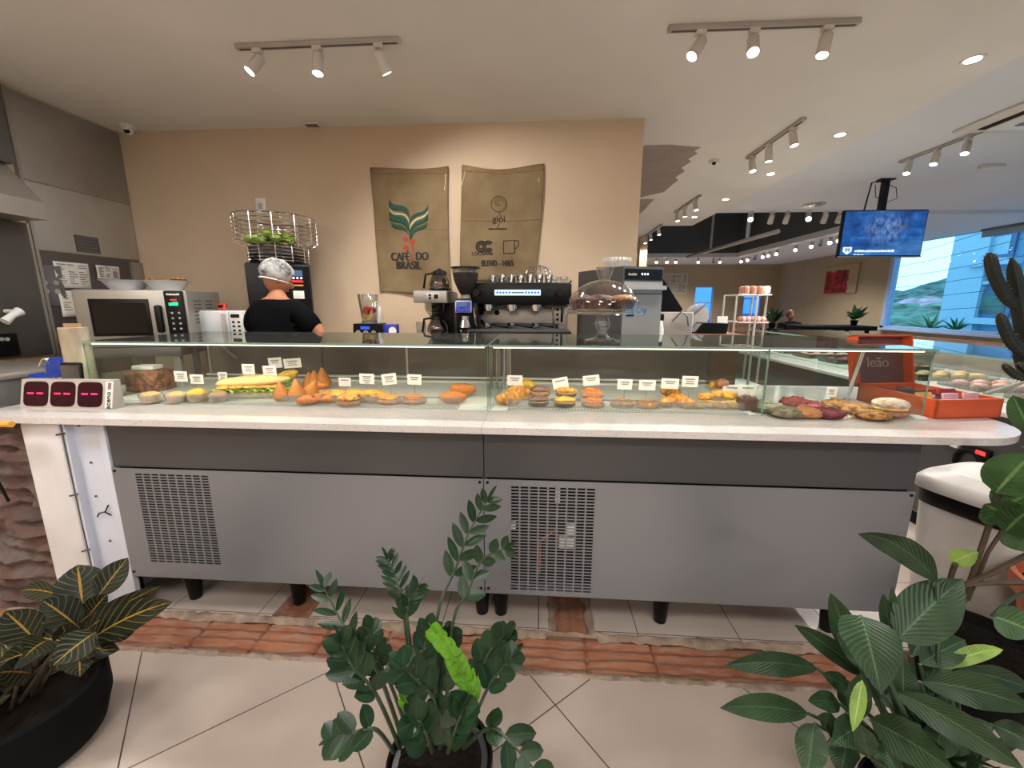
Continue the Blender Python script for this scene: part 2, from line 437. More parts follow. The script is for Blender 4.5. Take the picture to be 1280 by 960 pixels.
    emit('led_pink', '#ff2a66', 2.2); emit('led_red', '#ff3030', 2.0); emit('led_green', '#30ff90', 1.6); emit('led_white', '#dfe8ff', 1.5); emit('lcd_blue', '#3a5ce0', .9)
    emit('lcd_pale', '#c8e4f4', 1.0); emit('lcd_gray', '#6c88a8', .5)
    emit('lamp_lens', '#fff4e2', 22.0); emit('fill_panel_glow', '#fff2e0', 4.0); emit('led_strip', '#fff2dc', 2.0)
    simple('lamp_white', '#d2cac0', .45, var=.02)
    simple('rail_gray', '#b0a9a2', .5, var=.03); simple('slot_dark', '#5a5048', .7)
    simple('lens_dark', '#0c0b0b', .12, spec=.3)
    simple('skin', '#a06a4a', .55, var=.06, sc_=8)
    simple('shirt_black', '#08080a', .95, var=.2, sc_=8, bump=.006, spec=.1)
    simple('trouser_gray', '#2c2c34', .9)
    simple('shoe_black', '#0f0f10', .6)
    simple('hair_dark', '#1a1412', .7)
    t = NT('hairnet'); v = t.coord(); f = t.noise(v, 16, 6, .7)
    tr = t.n('BsdfTransparent'); d = t.n('BsdfDiffuse', Color=lin('#c8c6c4')); mx = t.n('MixShader')
    t.l(t.ramp(f, [(.34, '#3c3c3c'), (.62, '#e8e8e8')]), mx.inputs[0]); t.l(tr.outputs[0], mx.inputs[1]); t.l(d.outputs[0], mx.inputs[2]); t.l(mx.outputs[0], t.out.inputs[0])
    simple('wood_brown', '#5c3a28', .45, var=.2, sc_=3, stretch=(1, 8, 8))
    simple('counter_beige', '#b8a890', .4, var=.04)
    simple('window_frame_white', '#9fb8dc', .4, var=.02)
    glass('blue_window_glass', '#cbeafa', .03)
    glass('far_window_glass', '#7ab0ea', .05)
    simple('hill_trees', '#3a5350', .95, var=.75, sc_=.45, bump=.6); simple('bank_green', '#45685c', .95, var=.6, sc_=.7, bump=.4); simple('hill_pink', '#93808c', .95, var=.5, sc_=.5, bump=.4)
    simple('building_blue', '#5d88a8', .6, var=.05, sc_=.5); simple('building_dark', '#3a648c', .4, var=.08, sc_=.5); simple('building_light', '#8fb6c8', .6, var=.04)
    simple('asphalt', '#7c8c98', .9); simple('wire_dark', '#22303c', .7)
    simple('far_ground', '#8aa0a8', .9)
    # TV picture
    t = NT('tv_screen'); v = t.coord((1, 1, 1), 'Generated'); sp = t.n('SeparateXYZ'); t.l(v, sp.inputs[0])
    f = t.noise(t.coord((2.2, 1, 3), 'Generated'), 2.2, 5)
    bgc = t.ramp(f, [(.35, '#123a7c'), (.55, '#1e5aa8'), (.7, '#3c7cc4')])
    dx = t.math('SUBTRACT', sp.outputs[0], .52); dz = t.math('SUBTRACT', sp.outputs[2], .62)
    rr = t.math('ADD', t.math('MULTIPLY', dx, dx), t.math('MULTIPLY', t.math('MULTIPLY', dz, dz), .5))
    blob = t.ramp(rr, [(0, '#ffffff'), (.06, '#8a8a8a'), (.11, '#000000')])
    f2 = t.noise(t.coord((9, 1, 2.2), 'Generated'), 2.4, 6, .65)
    fig = t.math('MULTIPLY', blob, t.ramp(f2, [(.42, '#000000'), (.55, '#b0b0b0'), (.7, '#ffffff')]))
    c = t.mix(fig, bgc, '#9cb4dc')
    e = t.n('Emission', Strength=.6); t.l(c, e.inputs[0]); gl = t.n('BsdfGlossy', Roughness=.08, Color=(.06, .06, .06, 1)); ad = t.n('AddShader')
    t.l(e.outputs[0], ad.inputs[0]); t.l(gl.outputs[0], ad.inputs[1]); t.l(ad.outputs[0], t.out.inputs[0])
    # abstract red picture
    t = NT('red_abstract'); v = t.coord((1, 1, 1), 'Generated'); sp = t.n('SeparateXYZ'); t.l(v, sp.inputs[0])
    f = t.noise(v, 6, 5); q = t.math('ADD', sp.outputs[1], t.math('MULTIPLY', t.math('SUBTRACT', f, .5), .25))
    inx = t.math('MULTIPLY', t.math('LESS_THAN', t.math('SUBTRACT', 1, q), .72), t.math('LESS_THAN', t.math('ADD', sp.outputs[2], t.math('MULTIPLY', t.math('SUBTRACT', f, .5), .3)), .82))
    t.bsdf(t.mix(inx, '#a8987a', t.ramp(f, [(.35, '#4a1410'), (.6, '#a8281c'), (.75, '#c24030')])), .7)
    t = NT('map_picture'); f = t.noise(t.coord((1, 1, 1), 'Generated'), 7, 6); t.bsdf(t.ramp(f, [(.4, '#8c8478'), (.55, '#b4aca0'), (.7, '#a09a90')]), .7)
build_materials()
from mathutils import noise as NZ
# ---------------------------------------------------------------- world
w = bpy.data.worlds.new('sky'); sc.world = w; w.use_nodes = True
nt = w.node_tree; nt.nodes.clear()
wo = nt.nodes.new('ShaderNodeOutputWorld'); wb = nt.nodes.new('ShaderNodeBackground'); sk = nt.nodes.new('ShaderNodeTexSky')
sk.sky_type = 'HOSEK_WILKIE'; sk.sun_direction = V((0.5, 0.3, 0.35)).normalized(); sk.turbidity = 6
hs = nt.nodes.new('ShaderNodeMix'); hs.data_type = 'RGBA'; hs.inputs[0].default_value = .75; hs.inputs[7].default_value = (.82, .95, 1, 1)
nt.links.new(sk.outputs[0], hs.inputs[6]); nt.links.new(hs.outputs[2], wb.inputs[0]); nt.links.new(wb.outputs[0], wo.inputs[0])
wb.inputs[1].default_value = 2.1
XL, YB, ZC, XR = -3.52, 3.5, 2.85, 8.3
# ---------------------------------------------------------------- floor
def jag(x, s, amp=.02): return amp*(NZ.noise(V((x*5.3, s, 0)))+.6*NZ.noise(V((x*17, s, 4))))
m = MB()
xs = [-5+i*.05 for i in range(int(13.4/.05)+1)]
top = [(x, 1.375+jag(x, 1)) for x in xs]
b = m.b
A = [b.verts.new((x, y, 0)) for x, y in top]; B = [b.verts.new((x, -4.1, 0)) for x, y in top]; D = [b.verts.new((x, y, -.06)) for x, y in top]
for i in range(len(xs)-1):
    b.faces.new((B[i], B[i+1], A[i+1], A[i])); b.faces.new((A[i], A[i+1], D[i+1], D[i]))
S('floor', m, 'floor_tile', smooth=False)
m = MB(); b = m.b
def rear_edge(x):
    y = 1.6+jag(x, 9)
    if .085 < x < .255: y = 2.3
    if -1.24 < x < -1.06: y = 1.84+jag(x, 5)
    return y
xs2 = sorted(set(xs+[.084, .086, .254, .256, -1.241, -1.239, -1.061, -1.059]))
A = [b.verts.new((x, rear_edge(x), 0)) for x in xs2]; B = [b.verts.new((x, 15.4, 0)) for x in xs2]; D = [b.verts.new((x, rear_edge(x), -.06)) for x in xs2]
for i in range(len(xs2)-1):
    b.faces.new((A[i], A[i+1], B[i+1], B[i])); b.faces.new((A[i], A[i+1], D[i+1], D[i]))
S('floor_rear', m, 'floor_tile_straight', smooth=False)
def brickz(x, y):
    row = math.sin(((y-1.36)/.245)*5*2*PI)*.006
    j = min(abs(((x+.07) % .29)-.145-.0), .145); joint = -.012 if abs(((x+.07) % .29)) < .008 else 0
    return -.022+row+joint+.012*NZ.noise(V((x*4, y*9, 2)))+.006*NZ.noise(V((x*18, y*22, 7)))
m = MB(); m.grid(lambda a, c: V((-2.6+a*4.05, 1.335+c*.31, brickz(-2.6+a*4.05, 1.335+c*.31))), 380, 34, uv=False)
m.grid(lambda a, c: V((.07+a*.2, 1.6+c*.72, -.02+.006*math.sin(a*4*2*PI)+.006*NZ.noise(V((a*5, c*9, 1))))), 24, 40, uv=False)
m.grid(lambda a, c: V((-1.26+a*.22, 1.58+c*.3, -.02+.008*math.sin(a*3*2*PI)+.008*NZ.noise(V((a*5, c*9, 8))))), 20, 24, uv=False)
S('floor_channel', m, 'terracotta_brick')
m = MB(); m.grid(lambda a, c: V((1.35+a*3, 1.32+c*.42, -.015+.025*NZ.noise(V((a*22, c*5, 2)))+.014*NZ.noise(V((a*70, c*14, 5))))), 200, 30, uv=False)
S('floor_rubble', m, 'mortar')
# crumbling mortar along both lips of the channel
m = MB()
for k, (yy, zz) in enumerate(((1.385, 0.0), (1.592, .002))):
    def fn(a, c, yy=yy, k=k):
        x = -2.6+a*4.3; wd = .016+.022*(NZ.noise(V((x*6, k*5, 1)))+.5)*.8+.012*NZ.noise(V((x*25, k, 3)))
        if k == 1 and .06 < x < .28: wd = .001
        ang = c*PI; h = max(.004, .010+.010*NZ.noise(V((x*19, k*3, 2))))
        return V((x, yy+(c-.5)*2*max(.006, wd), -.012+math.sin(ang)*(h+.008)+.004*NZ.noise(V((x*50, c*9, 0)))))
    m.grid(fn, 420, 6, uv=False)
for s in (-1, 1):
    m.grid(lambda a, c, s=s: V((.17+s*.095+(c-.5)*.05*(1+NZ.noise(V((a*9, s, 1)))), 1.6+a*.6, -.01+math.sin(c*PI)*.014)), 40, 6, uv=False)
S('floor_mortar_edge', m, 'mortar')
# ---------------------------------------------------------------- walls
S('wall_back', MB().bb(XL, .785, YB, YB+.16, 0, ZC), 'plaster_beige', smooth=False)
S('wall_left', MB().bb(XL-.12, XL, -4.1, YB+.16, 0, ZC), 'plaster_beige', smooth=False)
S('wall_front', MB().bb(XL-.12, XR+.2, -4.2, -4.1, 0, 2.95), 'plaster_beige', smooth=False)
S('wall_inner', MB().bb(.5, .6, YB+.16, 15.3, 0, ZC), 'far_wall_paint', smooth=False)
S('wall_column', MB().bb(2.08, 2.23, 9, 9.2, 0, ZC), 'plaster_beige', smooth=False)
# far wall with two windows
fw = [(P(869, 358, y=15.2), P(890, 400, y=15.2)), (P(931, 357, y=15.2), P(953, 394, y=15.2))]
xa0, xa1, za0, za1 = fw[0][0].x, P(893, 358, y=15.2).x, .55, fw[0][0].z
xb0, xb1, zb0, zb1 = fw[1][0].x, P(954, 358, y=15.2).x, .9, fw[1][0].z
m = MB()
for x0, x1, z0, z1 in ((.6, xa0, 0, ZC), (xa1, xb0, 0, ZC), (xb1, XR, 0, ZC), (xa0, xa1, 0, za0), (xa0, xa1, za1, ZC), (xb0, xb1, 0, zb0), (xb0, xb1, zb1, ZC)):
    m.bb(x0, x1, 15.2, 15.35, z0, z1)
S('wall_far', m, 'far_wall_paint', smooth=False)
for k, (x0, x1, z0, z1) in enumerate(((xa0, xa1, za0, za1), (xb0, xb1, zb0, zb1))):
    m = MB(); t_ = .04
    m.bb(x0, x0+t_, 15.22, 15.3, z0, z1); m.bb(x1-t_, x1, 15.22, 15.3, z0, z1); m.bb(x0, x1, 15.22, 15.3, z0, z0+t_); m.bb(x0, x1, 15.22, 15.3, z1-t_, z1)
    m.bb(x0, x1, 15.23, 15.28, z0+(z1-z0)*.62, z0+(z1-z0)*.62+.04)
    wn = S('window_%d' % (k+2), m, 'window_frame_white', smooth=False)
    MB().bb(x0+.03, x1-.03, 15.25, 15.256, z0+.03, z1-.03).build('pane', 'far_window_glass', wn, smooth=False)
# right wall with long glass front
YW = P(1114, 330, x=XR).y; ZW0, ZW1 = .93, 2.98
S('wall_right', MB().bb(XR, XR+.15, YW, 15.35, 0, 3.0).bb(XR, XR+.15, -4.1, YW, 0, ZW0).bb(XR, XR+.15, -4.1, YW, ZW1, 3.1), 'far_wall_paint', smooth=False)
m = MB()
m.bb(XR-.02, XR+.12, YW-.1, YW, ZW0, ZW1); m.bb(XR-.02, XR+.12, -4.1, YW, ZW0, ZW0+.05); m.bb(XR-.02, XR+.12, -4.1, YW, ZW1-.05, ZW1)
for yy in (8.0-6.2, 8.0-9.0): m.bb(XR, XR+.08, yy, yy+.06, ZW0, ZW1)
w1 = S('window_1', m, 'window_frame_white', smooth=False)
MB().bb(XR+.04, XR+.05, -4.1, YW-.08, ZW0+.04, ZW1-.04).build('pane', 'blue_window_glass', w1, smooth=False)
S('trim_1', MB().bb(XR-.14, XR, -4.1, YW, ZW0-.04, ZW0), 'window_frame_white', smooth=False)
# roller blind box at window head
bl = T('roller_blind', 'pale rolled blind along the head of the big blue window', 'blind', (XR-.02, 6.0, 2.86))
MB().bb(-.09, 0, -2.6, 2.55, -.05, .06, .01).build('blind_box', 'gray_plastic', bl)
MB().bb(-.05, -.04, -2.6, 2.55, -.16, -.05).build('blind_cloth', 'building_light', bl)
# ---------------------------------------------------------------- ceiling with void
S('ceiling', MB().bb(XL-.12, 2.72, -4.2, 7.9, ZC, ZC+.12), 'ceiling_white', smooth=False)
m = MB().bb(2.72, XR+.2, -4.2, 7.12, 2.90, 3.02)
m.bb(5.8, XR+.2, 7.12, 12.95, ZC, ZC+.12).bb(2.2, XR+.2, 12.95, 15.35, ZC, ZC+.12).bb(.5, 2.2, 7.9, 15.35, ZC, ZC+.12)
S('ceiling_far', m, 'ceiling_cool', smooth=False)
m = MB().bb(2.2, 5.9, 12.96, 13.05, ZC+.005, 4.6).bb(5.81, 5.9, 7.1, 13, ZC+.005, 4.6).bb(2.1, 2.19, 7.9, 13, ZC+.005, 4.6).bb(2.1, 2.72, 7.8, 7.89, ZC+.125, 4.6).bb(2.73, 5.9, 7.02, 7.11, 3.025, 4.6).bb(2.1, 5.9, 7.02, 13.05, 4.6, 4.7)
S('ceiling_void', m, 'dark_gray_paint', smooth=False)
# bare patch where the paint is missing
m = MB(); pts = [P(u, v, z=ZC-.002) for u, v in ((803, 182), (838, 181), (860, 183), (876, 184), (868, 189), (872, 192), (860, 199), (864, 202), (852, 210), (856, 214), (844, 222), (848, 225), (838, 233), (830, 240), (800, 247))]
m.prism([(p.x, p.y) for p in pts], .0015, 'z', ZC-.002)
pts = [P(u, v, z=ZC-.002) for u, v in ((800, 249), (818, 249), (812, 255), (806, 262), (799, 268))]
m.prism([(p.x, p.y) for p in pts], .0015, 'z', ZC-.002)
S('ceiling_patch', m, 'bare_gray_patch', smooth=False)
# ---------------------------------------------------------------- lamps
def lamp_head(parent, at, d, lit=True, s=1.0):
    """tilted can: adaptor on the rail, neck, barrel and lens; at = point on the rail underside, d = aim"""
    at = V(at); d = V(d).normalized(); rot = (-d).to_track_quat('Z', 'Y').to_euler()
    h = MB().box(at+V((0, 0, -.012*s)), (.05*s, .035*s, .024*s), .004).build('lamp_head', 'lamp_white', parent)
    c = at+V((0, 0, -.055*s))+d*.035*s
    MB().tube([at+V((0, 0, -.02*s)), at+V((0, 0, -.05*s)), c], .007*s, 6).build('neck', 'lamp_white', h)
    m = MB(); m.lathe([(0, .055*s), (.024*s, .055*s), (.028*s, .05*s), (.03*s, -.05*s), (.026*s, -.05*s), (.025*s, -.035*s), (0, -.035*s)], c, 16, rot)
    m.build('barrel', 'lamp_white', h)
    e = c+d*.044*s
    MB().cyl(e, .025*s, .01*s, 16, rot).build('lens', 'lamp_lens' if lit else 'steel_dark', h)
    return e+d*.02
def track(p0, p1, heads, label, power=34, aim_ang=140, light=True):
    p0, p1 = V(p0), V(p1); mid = (p0+p1)/2; L = (p1-p0).length; a = math.atan2(p1.y-p0.y, p1.x-p0.x)
    t = T('track_light', label, 'track light', mid, 0, 'ceiling track lights')
    m = MB(); m.box((0, 0, -.012), (L, .036, .024), .003, (0, 0, a)); m.build('rail', 'rail_gray', t)
    MB().box((0, 0, -.0245), (L*.96, .012, .003), 0, (0, 0, a)).build('rail_slot', 'slot_dark', t)
    e = V((math.cos(a), math.sin(a), 0))
    for f, d, lit in heads:
        at = (p0+(p1-p0)*f)-mid+V((0, 0, -.024))
        q = lamp_head(t, at, d, lit)
        if lit and light: spot(mid+q, mid+q+V(d), power, aim_ang)
    return t
track(P(295, 56, z=ZC), P(500, 47, z=ZC), [(.13, (-.45, -.35, -.8), True), (.5, (-.03, -.15, -1), True), (.87, (.3, .42, -.8), True)], 'three-lamp ceiling track left of centre above the counter, its right lamp turned to the wall')
track(P(835, 33, z=ZC), P(1075, 24, z=ZC), [(.18, (-.5, -.2, -.8), True), (.46, (-.15, -.5, -.9), True), (.84, (-.2, -.15, -1), True)], 'three-lamp ceiling track at the top right, nearest the camera')
track((1.98, 4.40, ZC), (1.98, 3.54, ZC), [(.12, (.1, -.2, -1), True), (.45, (.1, 0, -1), True), (.85, (.15, -.2, -1), True)], 'three-lamp ceiling track running away from the end of the beige wall')
track((2.05, 6.75, ZC), (2.05, 5.76, ZC), [(.12, (.1, -.2, -1), True), (.45, (.1, 0, -1), True), (.85, (.15, -.2, -1), True)], 'three-lamp ceiling track further back, beside the unpainted grey patch', power=20)
track((2.14, 9.05, ZC), (2.12, 7.66, ZC), [(.12, (.1, -.2, -1), True), (.45, (.1, 0, -1), True), (.85, (.15, -.2, -1), True)], 'farthest three-lamp ceiling track, low beside the pale column', power=20)
track((3.65, 4.76, 2.9), (3.68, 3.98, 2.9), [(.15, (-.3, -.2, -1), True), (.5, (-.3, -.2, -1), True), (.85, (-.3, -.2, -1), True)], 'three-lamp ceiling track at right between the hanging screen and the air conditioner')
# unseen ceiling light panels added behind and beside the viewer to even out the brightness
for x_, y_, lab, e_ in ((-2.55, .5, 'added unseen fill light panel over the kitchen side, beside the viewer', 26), (-.5, -.7, 'added unseen fill light panel just behind the viewer', 22), (1.5, -.7, 'added unseen fill light panel behind the viewer to the right', 22), (-1.6, -2.6, 'added unseen fill light panel far behind the viewer to the left', 30), (1.2, -2.6, 'added unseen fill light panel far behind the viewer to the right', 30)):
    t = T('fill_light', lab, 'ceiling light', (x_, y_, ZC), 0, 'added unseen fill light panels')
    MB().bb(-.32, .32, -.32, .32, -.02, 0, .004).build('frame', 'lamp_white', t)
    MB().bb(-.29, .29, -.29, .29, -.024, -.02).build('diffuser', 'fill_panel_glow', t, smooth=False)
    l = bpy.data.lights.new('fill_panel_light', 'AREA'); l.shape = 'SQUARE'; l.size = .58; l.energy = e_; l.color = (1, .985, .965)
    o = bpy.data.objects.new('fill_panel_light', l); COL.objects.link(o); o.location = (x_, y_, ZC-.03)
for y_, lab in ((2.835, 'round recessed downlight nearest the camera at the upper right'), (3.895, 'round recessed downlight, second from the camera in its row'), (4.93, 'round recessed downlight, third from the camera in its row'), (6.02, 'round recessed downlight, fourth from the camera in its row'), (7.14, 'round recessed downlight, farthest in its row beside the dark ceiling void')):
    t = T('downlight', lab, 'downlight', (2.48, y_, ZC), 0, 'recessed downlights in a row')
    MB().lathe([(.035, -.004), (.052, -.006), (.056, 0), (.036, 0)], (0, 0, 0), 24).build('trim_ring', 'lamp_white', t)
    MB().cyl((0, 0, -.003), .036, .005, 24).build('lens', 'lamp_lens', t)
    spot((2.48, y_, ZC-.03), (2.48, y_, 0), 30, 140)
def far_spot(p, lab, grp, d, lit):
    t = T('spotlight', lab, 'spotlight', (p.x, p.y, p.z), 0, grp)
    e = lamp_head(t, (0, 0, 0), d, lit, 1.35)
for i, (u, lit) in enumerate(((945, 1), (971, 0), (990, 0), (1016, 1), (1037, 0), (1055, 0))):
    p = P(u, 262, z=2.9); p.y = 7.04
    far_spot(p, 'white spotlight on the near rim of the dark ceiling void', 'spotlights on the near rim of the void', (-.4, -.8, -.6) if lit else (.1, .5, -.7), lit)
for u, lit in ((821, 1), (834, 1), (845, 1), (873, 1), (892, 0), (900, 1)):
    p = P(u, 322, z=ZC); p.y = 13.2; p.x = P(u, 322, y=13.2).x; p.z = ZC
    far_spot(p, 'small spotlight on the far rim of the dark ceiling void', 'spotlights on the far rim of the void', (-.25, -.9, -.5), lit)
for u, v, lit in ((928, 321, 1), (936, 319, 1), (945, 317, 0), (955, 315, 1), (962, 313, 1), (972, 311, 1), (996, 305, 1), (1016, 299, 1), (1027, 296, 0), (1039, 294, 1), (1050, 291, 1)):
    p = P(u, v, z=ZC); p.x = 6.05; q = P(u, v, x=6.05); p.y = q.y; p.z = ZC
    far_spot(p, 'small spotlight on the right rim of the dark ceiling void', 'spotlights on the right rim of the void', (-.6, -.8, -.5), lit)
for x_, y_ in ((3.6, 13.6), (5.0, 13.6), (6.6, 11.5), (6.6, 9.5)): spot((x_, y_, ZC-.15), (x_-.2, y_-.2, 0), 90, 150)
# hanging pipe frame in the void
hg = T('hanging_rail', 'grey pipe rail hung by two rods inside the dark ceiling void', 'rail', (0, 0, 0))
pa, pb = P(888, 313, z=2.62), P(934, 300, z=2.62)
dv = (pb-pa).normalized()
MB().tube([pa-dv*1.2, pb+dv*.9], .036, 10).build('pipe', 'rail_gray', hg)
MB().tube([pa+V((0, 0, 0)), V((pa.x, pa.y, 4.6))], .025, 8).build('hanger_rod', 'rail_gray', hg)
MB().tube([pb+V((0, 0, 0)), V((pb.x, pb.y, 4.6))], .035, 8).build('hanger_rod', 'rail_gray', hg)
# ceiling fittings
p = P(160, 157, z=ZC)
t = T('dome_camera', 'small white dome security camera in the ceiling corner at left', 'security camera', p)
MB().lathe([(0, 0), (.055, 0), (.055, -.012), (.048, -.02), (0, -.02)], seg=20).build('mount', 'white_plastic', t)
MB().blob((.005, -.01, -.03), (.042, .042, .04), amp=0).build('dome', 'white_plastic', t)
MB().cyl((.016, -.036, -.05), .02, .02, 14, (.9, .35, 0)).build('lens', 'lens_dark', t)
p = P(893, 200, z=ZC)
t = T('dome_camera', 'dark-eyed dome security camera on the ceiling right of the grey patch', 'security camera', p)
MB().lathe([(0, 0), (.05, 0), (.05, -.015), (.04, -.03), (0, -.045)], seg=20).build('mount', 'white_plastic', t)
MB().cyl((-.012, -.03, -.035), .018, .02, 14, (.9, -.3, 0)).build('lens', 'lens_dark', t)
p = P(390, 154, z=ZC)
t = T('ceiling_vent', 'small rectangular vent plate on the ceiling above the beige wall', 'vent', p)
MB().box((0, 0, -.008), (.13, .07, .016), .004).build('plate', 'lamp_white', t)
m = MB()
for k in range(4): m.box((0, -.022+k*.015, -.017), (.1, .005, .004))
m.build('slats', 'slot_dark', t)
p = P(1018, 255, z=2.9)
t = T('ceiling_speaker', 'flat round grey speaker plate in the ceiling left of the screen', 'speaker', p)
MB().lathe([(0, -.012), (.1, -.012), (.13, -.02), (.145, 0), (0, 0)], seg=28).build('ring', 'rail_gray', t)
MB().cyl((0, 0, -.016), .095, .006, 24).build('mesh_disc', 'gray_plastic', t)
p = P(1240, 206, z=2.9)
t = T('emergency_light', 'low white rectangular ceiling light box near the window', 'ceiling light', p)
MB().box((0, 0, -.018), (.2, .09, .036), .008).build('housing', 'lamp_white', t)
MB().box((0, -.01, -.037), (.16, .05, .006), .003).build('diffuser', 'white_plastic', t)
p = P(1197, 160, z=2.9)
ac = T('air_conditioner', 'square ceiling cassette air conditioner cut by the right edge', 'air conditioner', (p.x+.47, p.y-.4, 2.9))
MB().box((0, 0, -.012), (.92, .92, .024), .01).build('panel', 'lamp_white', ac)
MB().box((.03, .0, -.026), (.74, .74, .01), .004).build('recess', 'dark_cavity', ac)
MB().box((.05, .02, -.034), (.68, .68, .016), .01).build('intake_frame', 'white_plastic', ac)
MB().box((.06, .03, -.045), (.46, .46, .006), .002).build('intake_grille', 'gray_plastic', ac)
# ---------------------------------------------------------------- hanging screen
tvc = P(1104, 292, y=5.3); q0, q1 = P(1057, 263, y=5.3), P(1163, 262, y=5.3); q2 = P(1046, 322, y=5.3)
tw, th = q1.x-q0.x, q0.z-q2.z
t = T('television', 'flat screen showing a blue picture, hung from the ceiling on a black pole', 'television', (tvc.x, 5.3, tvc.z))
MB().box((0, .03, 0), (tw, .05, th), .008).build('casing', 'black_plastic', t)
MB().box((0, .003, .004), (tw-.03, .006, th-.035)).build('screen', 'tv_screen', t, smooth=False)
MB().bb(-tw/2, tw/2, 0, .01, -th/2, -th/2+.012).build('bezel', 'gray_plastic', t)
MB().bb(-.03, .03, .06, .12, .1, 2.9-tvc.z).bb(-.08, .08, .05, .13, 2.9-tvc.z-.015, 2.9-tvc.z).build('pole', 'black_plastic', t)
MB().tube([(-.02, .09, 2.88-tvc.z), (-.16, .08, 2.86-tvc.z), (-.2, .07, 2.6-tvc.z), (-.22, .06, .2)], .008, 6).build('cable', 'black_plastic', t)
MB().tube([(-.02, .09, 2.86-tvc.z), (.12, .08, 2.8-tvc.z), (.14, .07, 2.68-tvc.z), (.02, .07, .36), (-.1, .07, 2.7-tvc.z), (-.12, .08, 2.84-tvc.z)], .004, 6).build('cable', 'black_plastic', t)
bx, bz = -tw/2+.09, -th/2+.075
MB().prism([(bx-.05, bz+.04), (bx+.05, bz+.04), (bx+.05, bz-.01), (bx, bz-.045), (bx-.05, bz-.01)], .002, 'y', -.003).build('channel_badge', 'lcd_pale', t, smooth=False)
text('99', .06, 'blue_plastic', t, (bx, -.005, bz+.003), bold=.001, name='badge_number')
scribble(t, (bx+.31, -.002, bz-.004), .45, .026, 'lcd_pale', 0, 16, 'caption'); scribble(t, (bx+.14, -.002, bz-.045), .12, .01, 'lcd_pale', 0, 3, 'caption_rule')
# ---------------------------------------------------------------- pictures on far walls
pc = [P(u, v, x=XR-.02) for u, v in ((1035, 334), (1075, 329), (1070, 367), (1030, 367))]
y0, y1, z0, z1 = pc[1].y, pc[0].y, pc[3].z, pc[0].z
t = T('framed_picture', 'thin-framed abstract picture with a dark red patch on the right wall', 'picture', (XR, (y0+y1)/2, (z0+z1)/2))
hy, hz = (y1-y0)/2, (z1-z0)/2
MB().bb(-.03, -.015, -hy, hy, -hz, hz).build('canvas', 'red_abstract', t, smooth=False)
MB().bb(-.04, 0, -hy-.02, -hy, -hz, hz).bb(-.04, 0, hy, hy+.02, -hz, hz).bb(-.04, 0, -hy-.02, hy+.02, hz, hz+.02).bb(-.04, 0, -hy-.02, hy+.02, -hz-.02, -hz).build('frame', 'cardboard', t, smooth=False)
a0, a1 = P(826, 343, y=15.18), P(857, 366, y=15.18)
t = T('wall_picture', 'pale grey map-like picture on the far wall', 'picture', ((a0.x+a1.x)/2, 15.2, (a0.z+a1.z)/2))
hx, hz = (a1.x-a0.x)/2, (a0.z-a1.z)/2
MB().bb(-hx, hx, -.03, -.01, -hz, hz).build('print', 'map_picture', t, smooth=False)
MB().bb(-hx-.03, hx+.03, -.025, 0, hz, hz+.03).bb(-hx-.03, hx+.03, -.025, 0, -hz-.03, -hz).bb(-hx-.03, -hx, -.025, 0, -hz, hz).bb(hx, hx+.03, -.025, 0, -hz, hz).build('frame', 'steel_light', t, smooth=False)
# ---------------------------------------------------------------- outside
m = MB(); m.grid(lambda a, c: V((8.6+a*140, -60+c*220, -1.5)), 4, 4, uv=False)
tag(m.build('outside_ground', 'far_ground'), kind='structure')
m = MB()
def hill(a, c):
    y = -20+a*150; x = 75+c*60
    return V((x, y, -3+c*(17+3.2*NZ.noise(V((y*.03, 1, 0)))+2.2*NZ.noise(V((y*.13, 4, 0))))+2.4*NZ.noise(V((y*.35, c*6, 2)))))
m.grid(hill, 160, 26, uv=False)
tag(m.build('outside_hill', 'hill_trees'), kind='structure')
m = MB(); m.grid(lambda a, c: V((45+c*22, 18+a*60, -2+c*4.7+.9*NZ.noise(V((a*30, c*6, 2))))), 120, 14, uv=False)
tag(m.build('outside_slope', 'hill_pink'), kind='structure')
m = MB(); m.grid(lambda a, c: V((26+c*19, 8+a*50, -1.6+c*3.2+.8*NZ.noise(V((a*26, c*5, 8))))), 120, 14, uv=False)
tag(m.build('outside_bank', 'bank_green'), kind='structure')
bd = T('apartment_building', 'pale blue modern building filling the right of the big window', 'building', (0, 0, -1.5))
BX = 22; by = P(1193, 360, x=BX).y
MB().bb(BX, BX+12, by-30, by, 0, 22).build('wall', 'building_blue', bd, smooth=False)
m1 = MB().bb(BX-.3, BX, by-1.6, by+.2, 0, 22); m1.build('corner_pier', 'building_light', bd, smooth=False)
for k, (u0, u1, v0, v1) in enumerate(((1240, 1268, 292, 322), (1226, 1262, 362, 398), (1206, 1220, 318, 345))):
    a, c = P(u0, v0, x=BX), P(u1, v1, x=BX)
    if k == 2: MB().bb(BX-.12, BX, c.y, a.y, c.z+1.5, a.z+1.5).build('window', 'building_dark', bd, smooth=False); continue
    wn_ = MB().bb(BX-.1, BX, c.y, a.y, c.z+1.5, a.z+1.5).build('window', 'building_dark', bd, smooth=False)
    MB().bb(BX-.13, BX-.1, c.y+.2, a.y-.2, c.z+1.7, a.z+1.3).build('pane', 'building_light' if k == 0 else 'hill_trees', wn_, smooth=False)
    MB().bb(BX-.5, BX, c.y-.4, a.y+.4, c.z+1.2, c.z+1.5).build('ledge', 'building_light', bd, smooth=False)
for k in range(3):
    zz = [P(1230, v, x=BX).z for v in (352, 400, 290)][k]+1.5
    MB().bb(BX-.25, BX, by-30, by, zz-.15, zz).build('floor_band', 'building_light', bd, smooth=False)
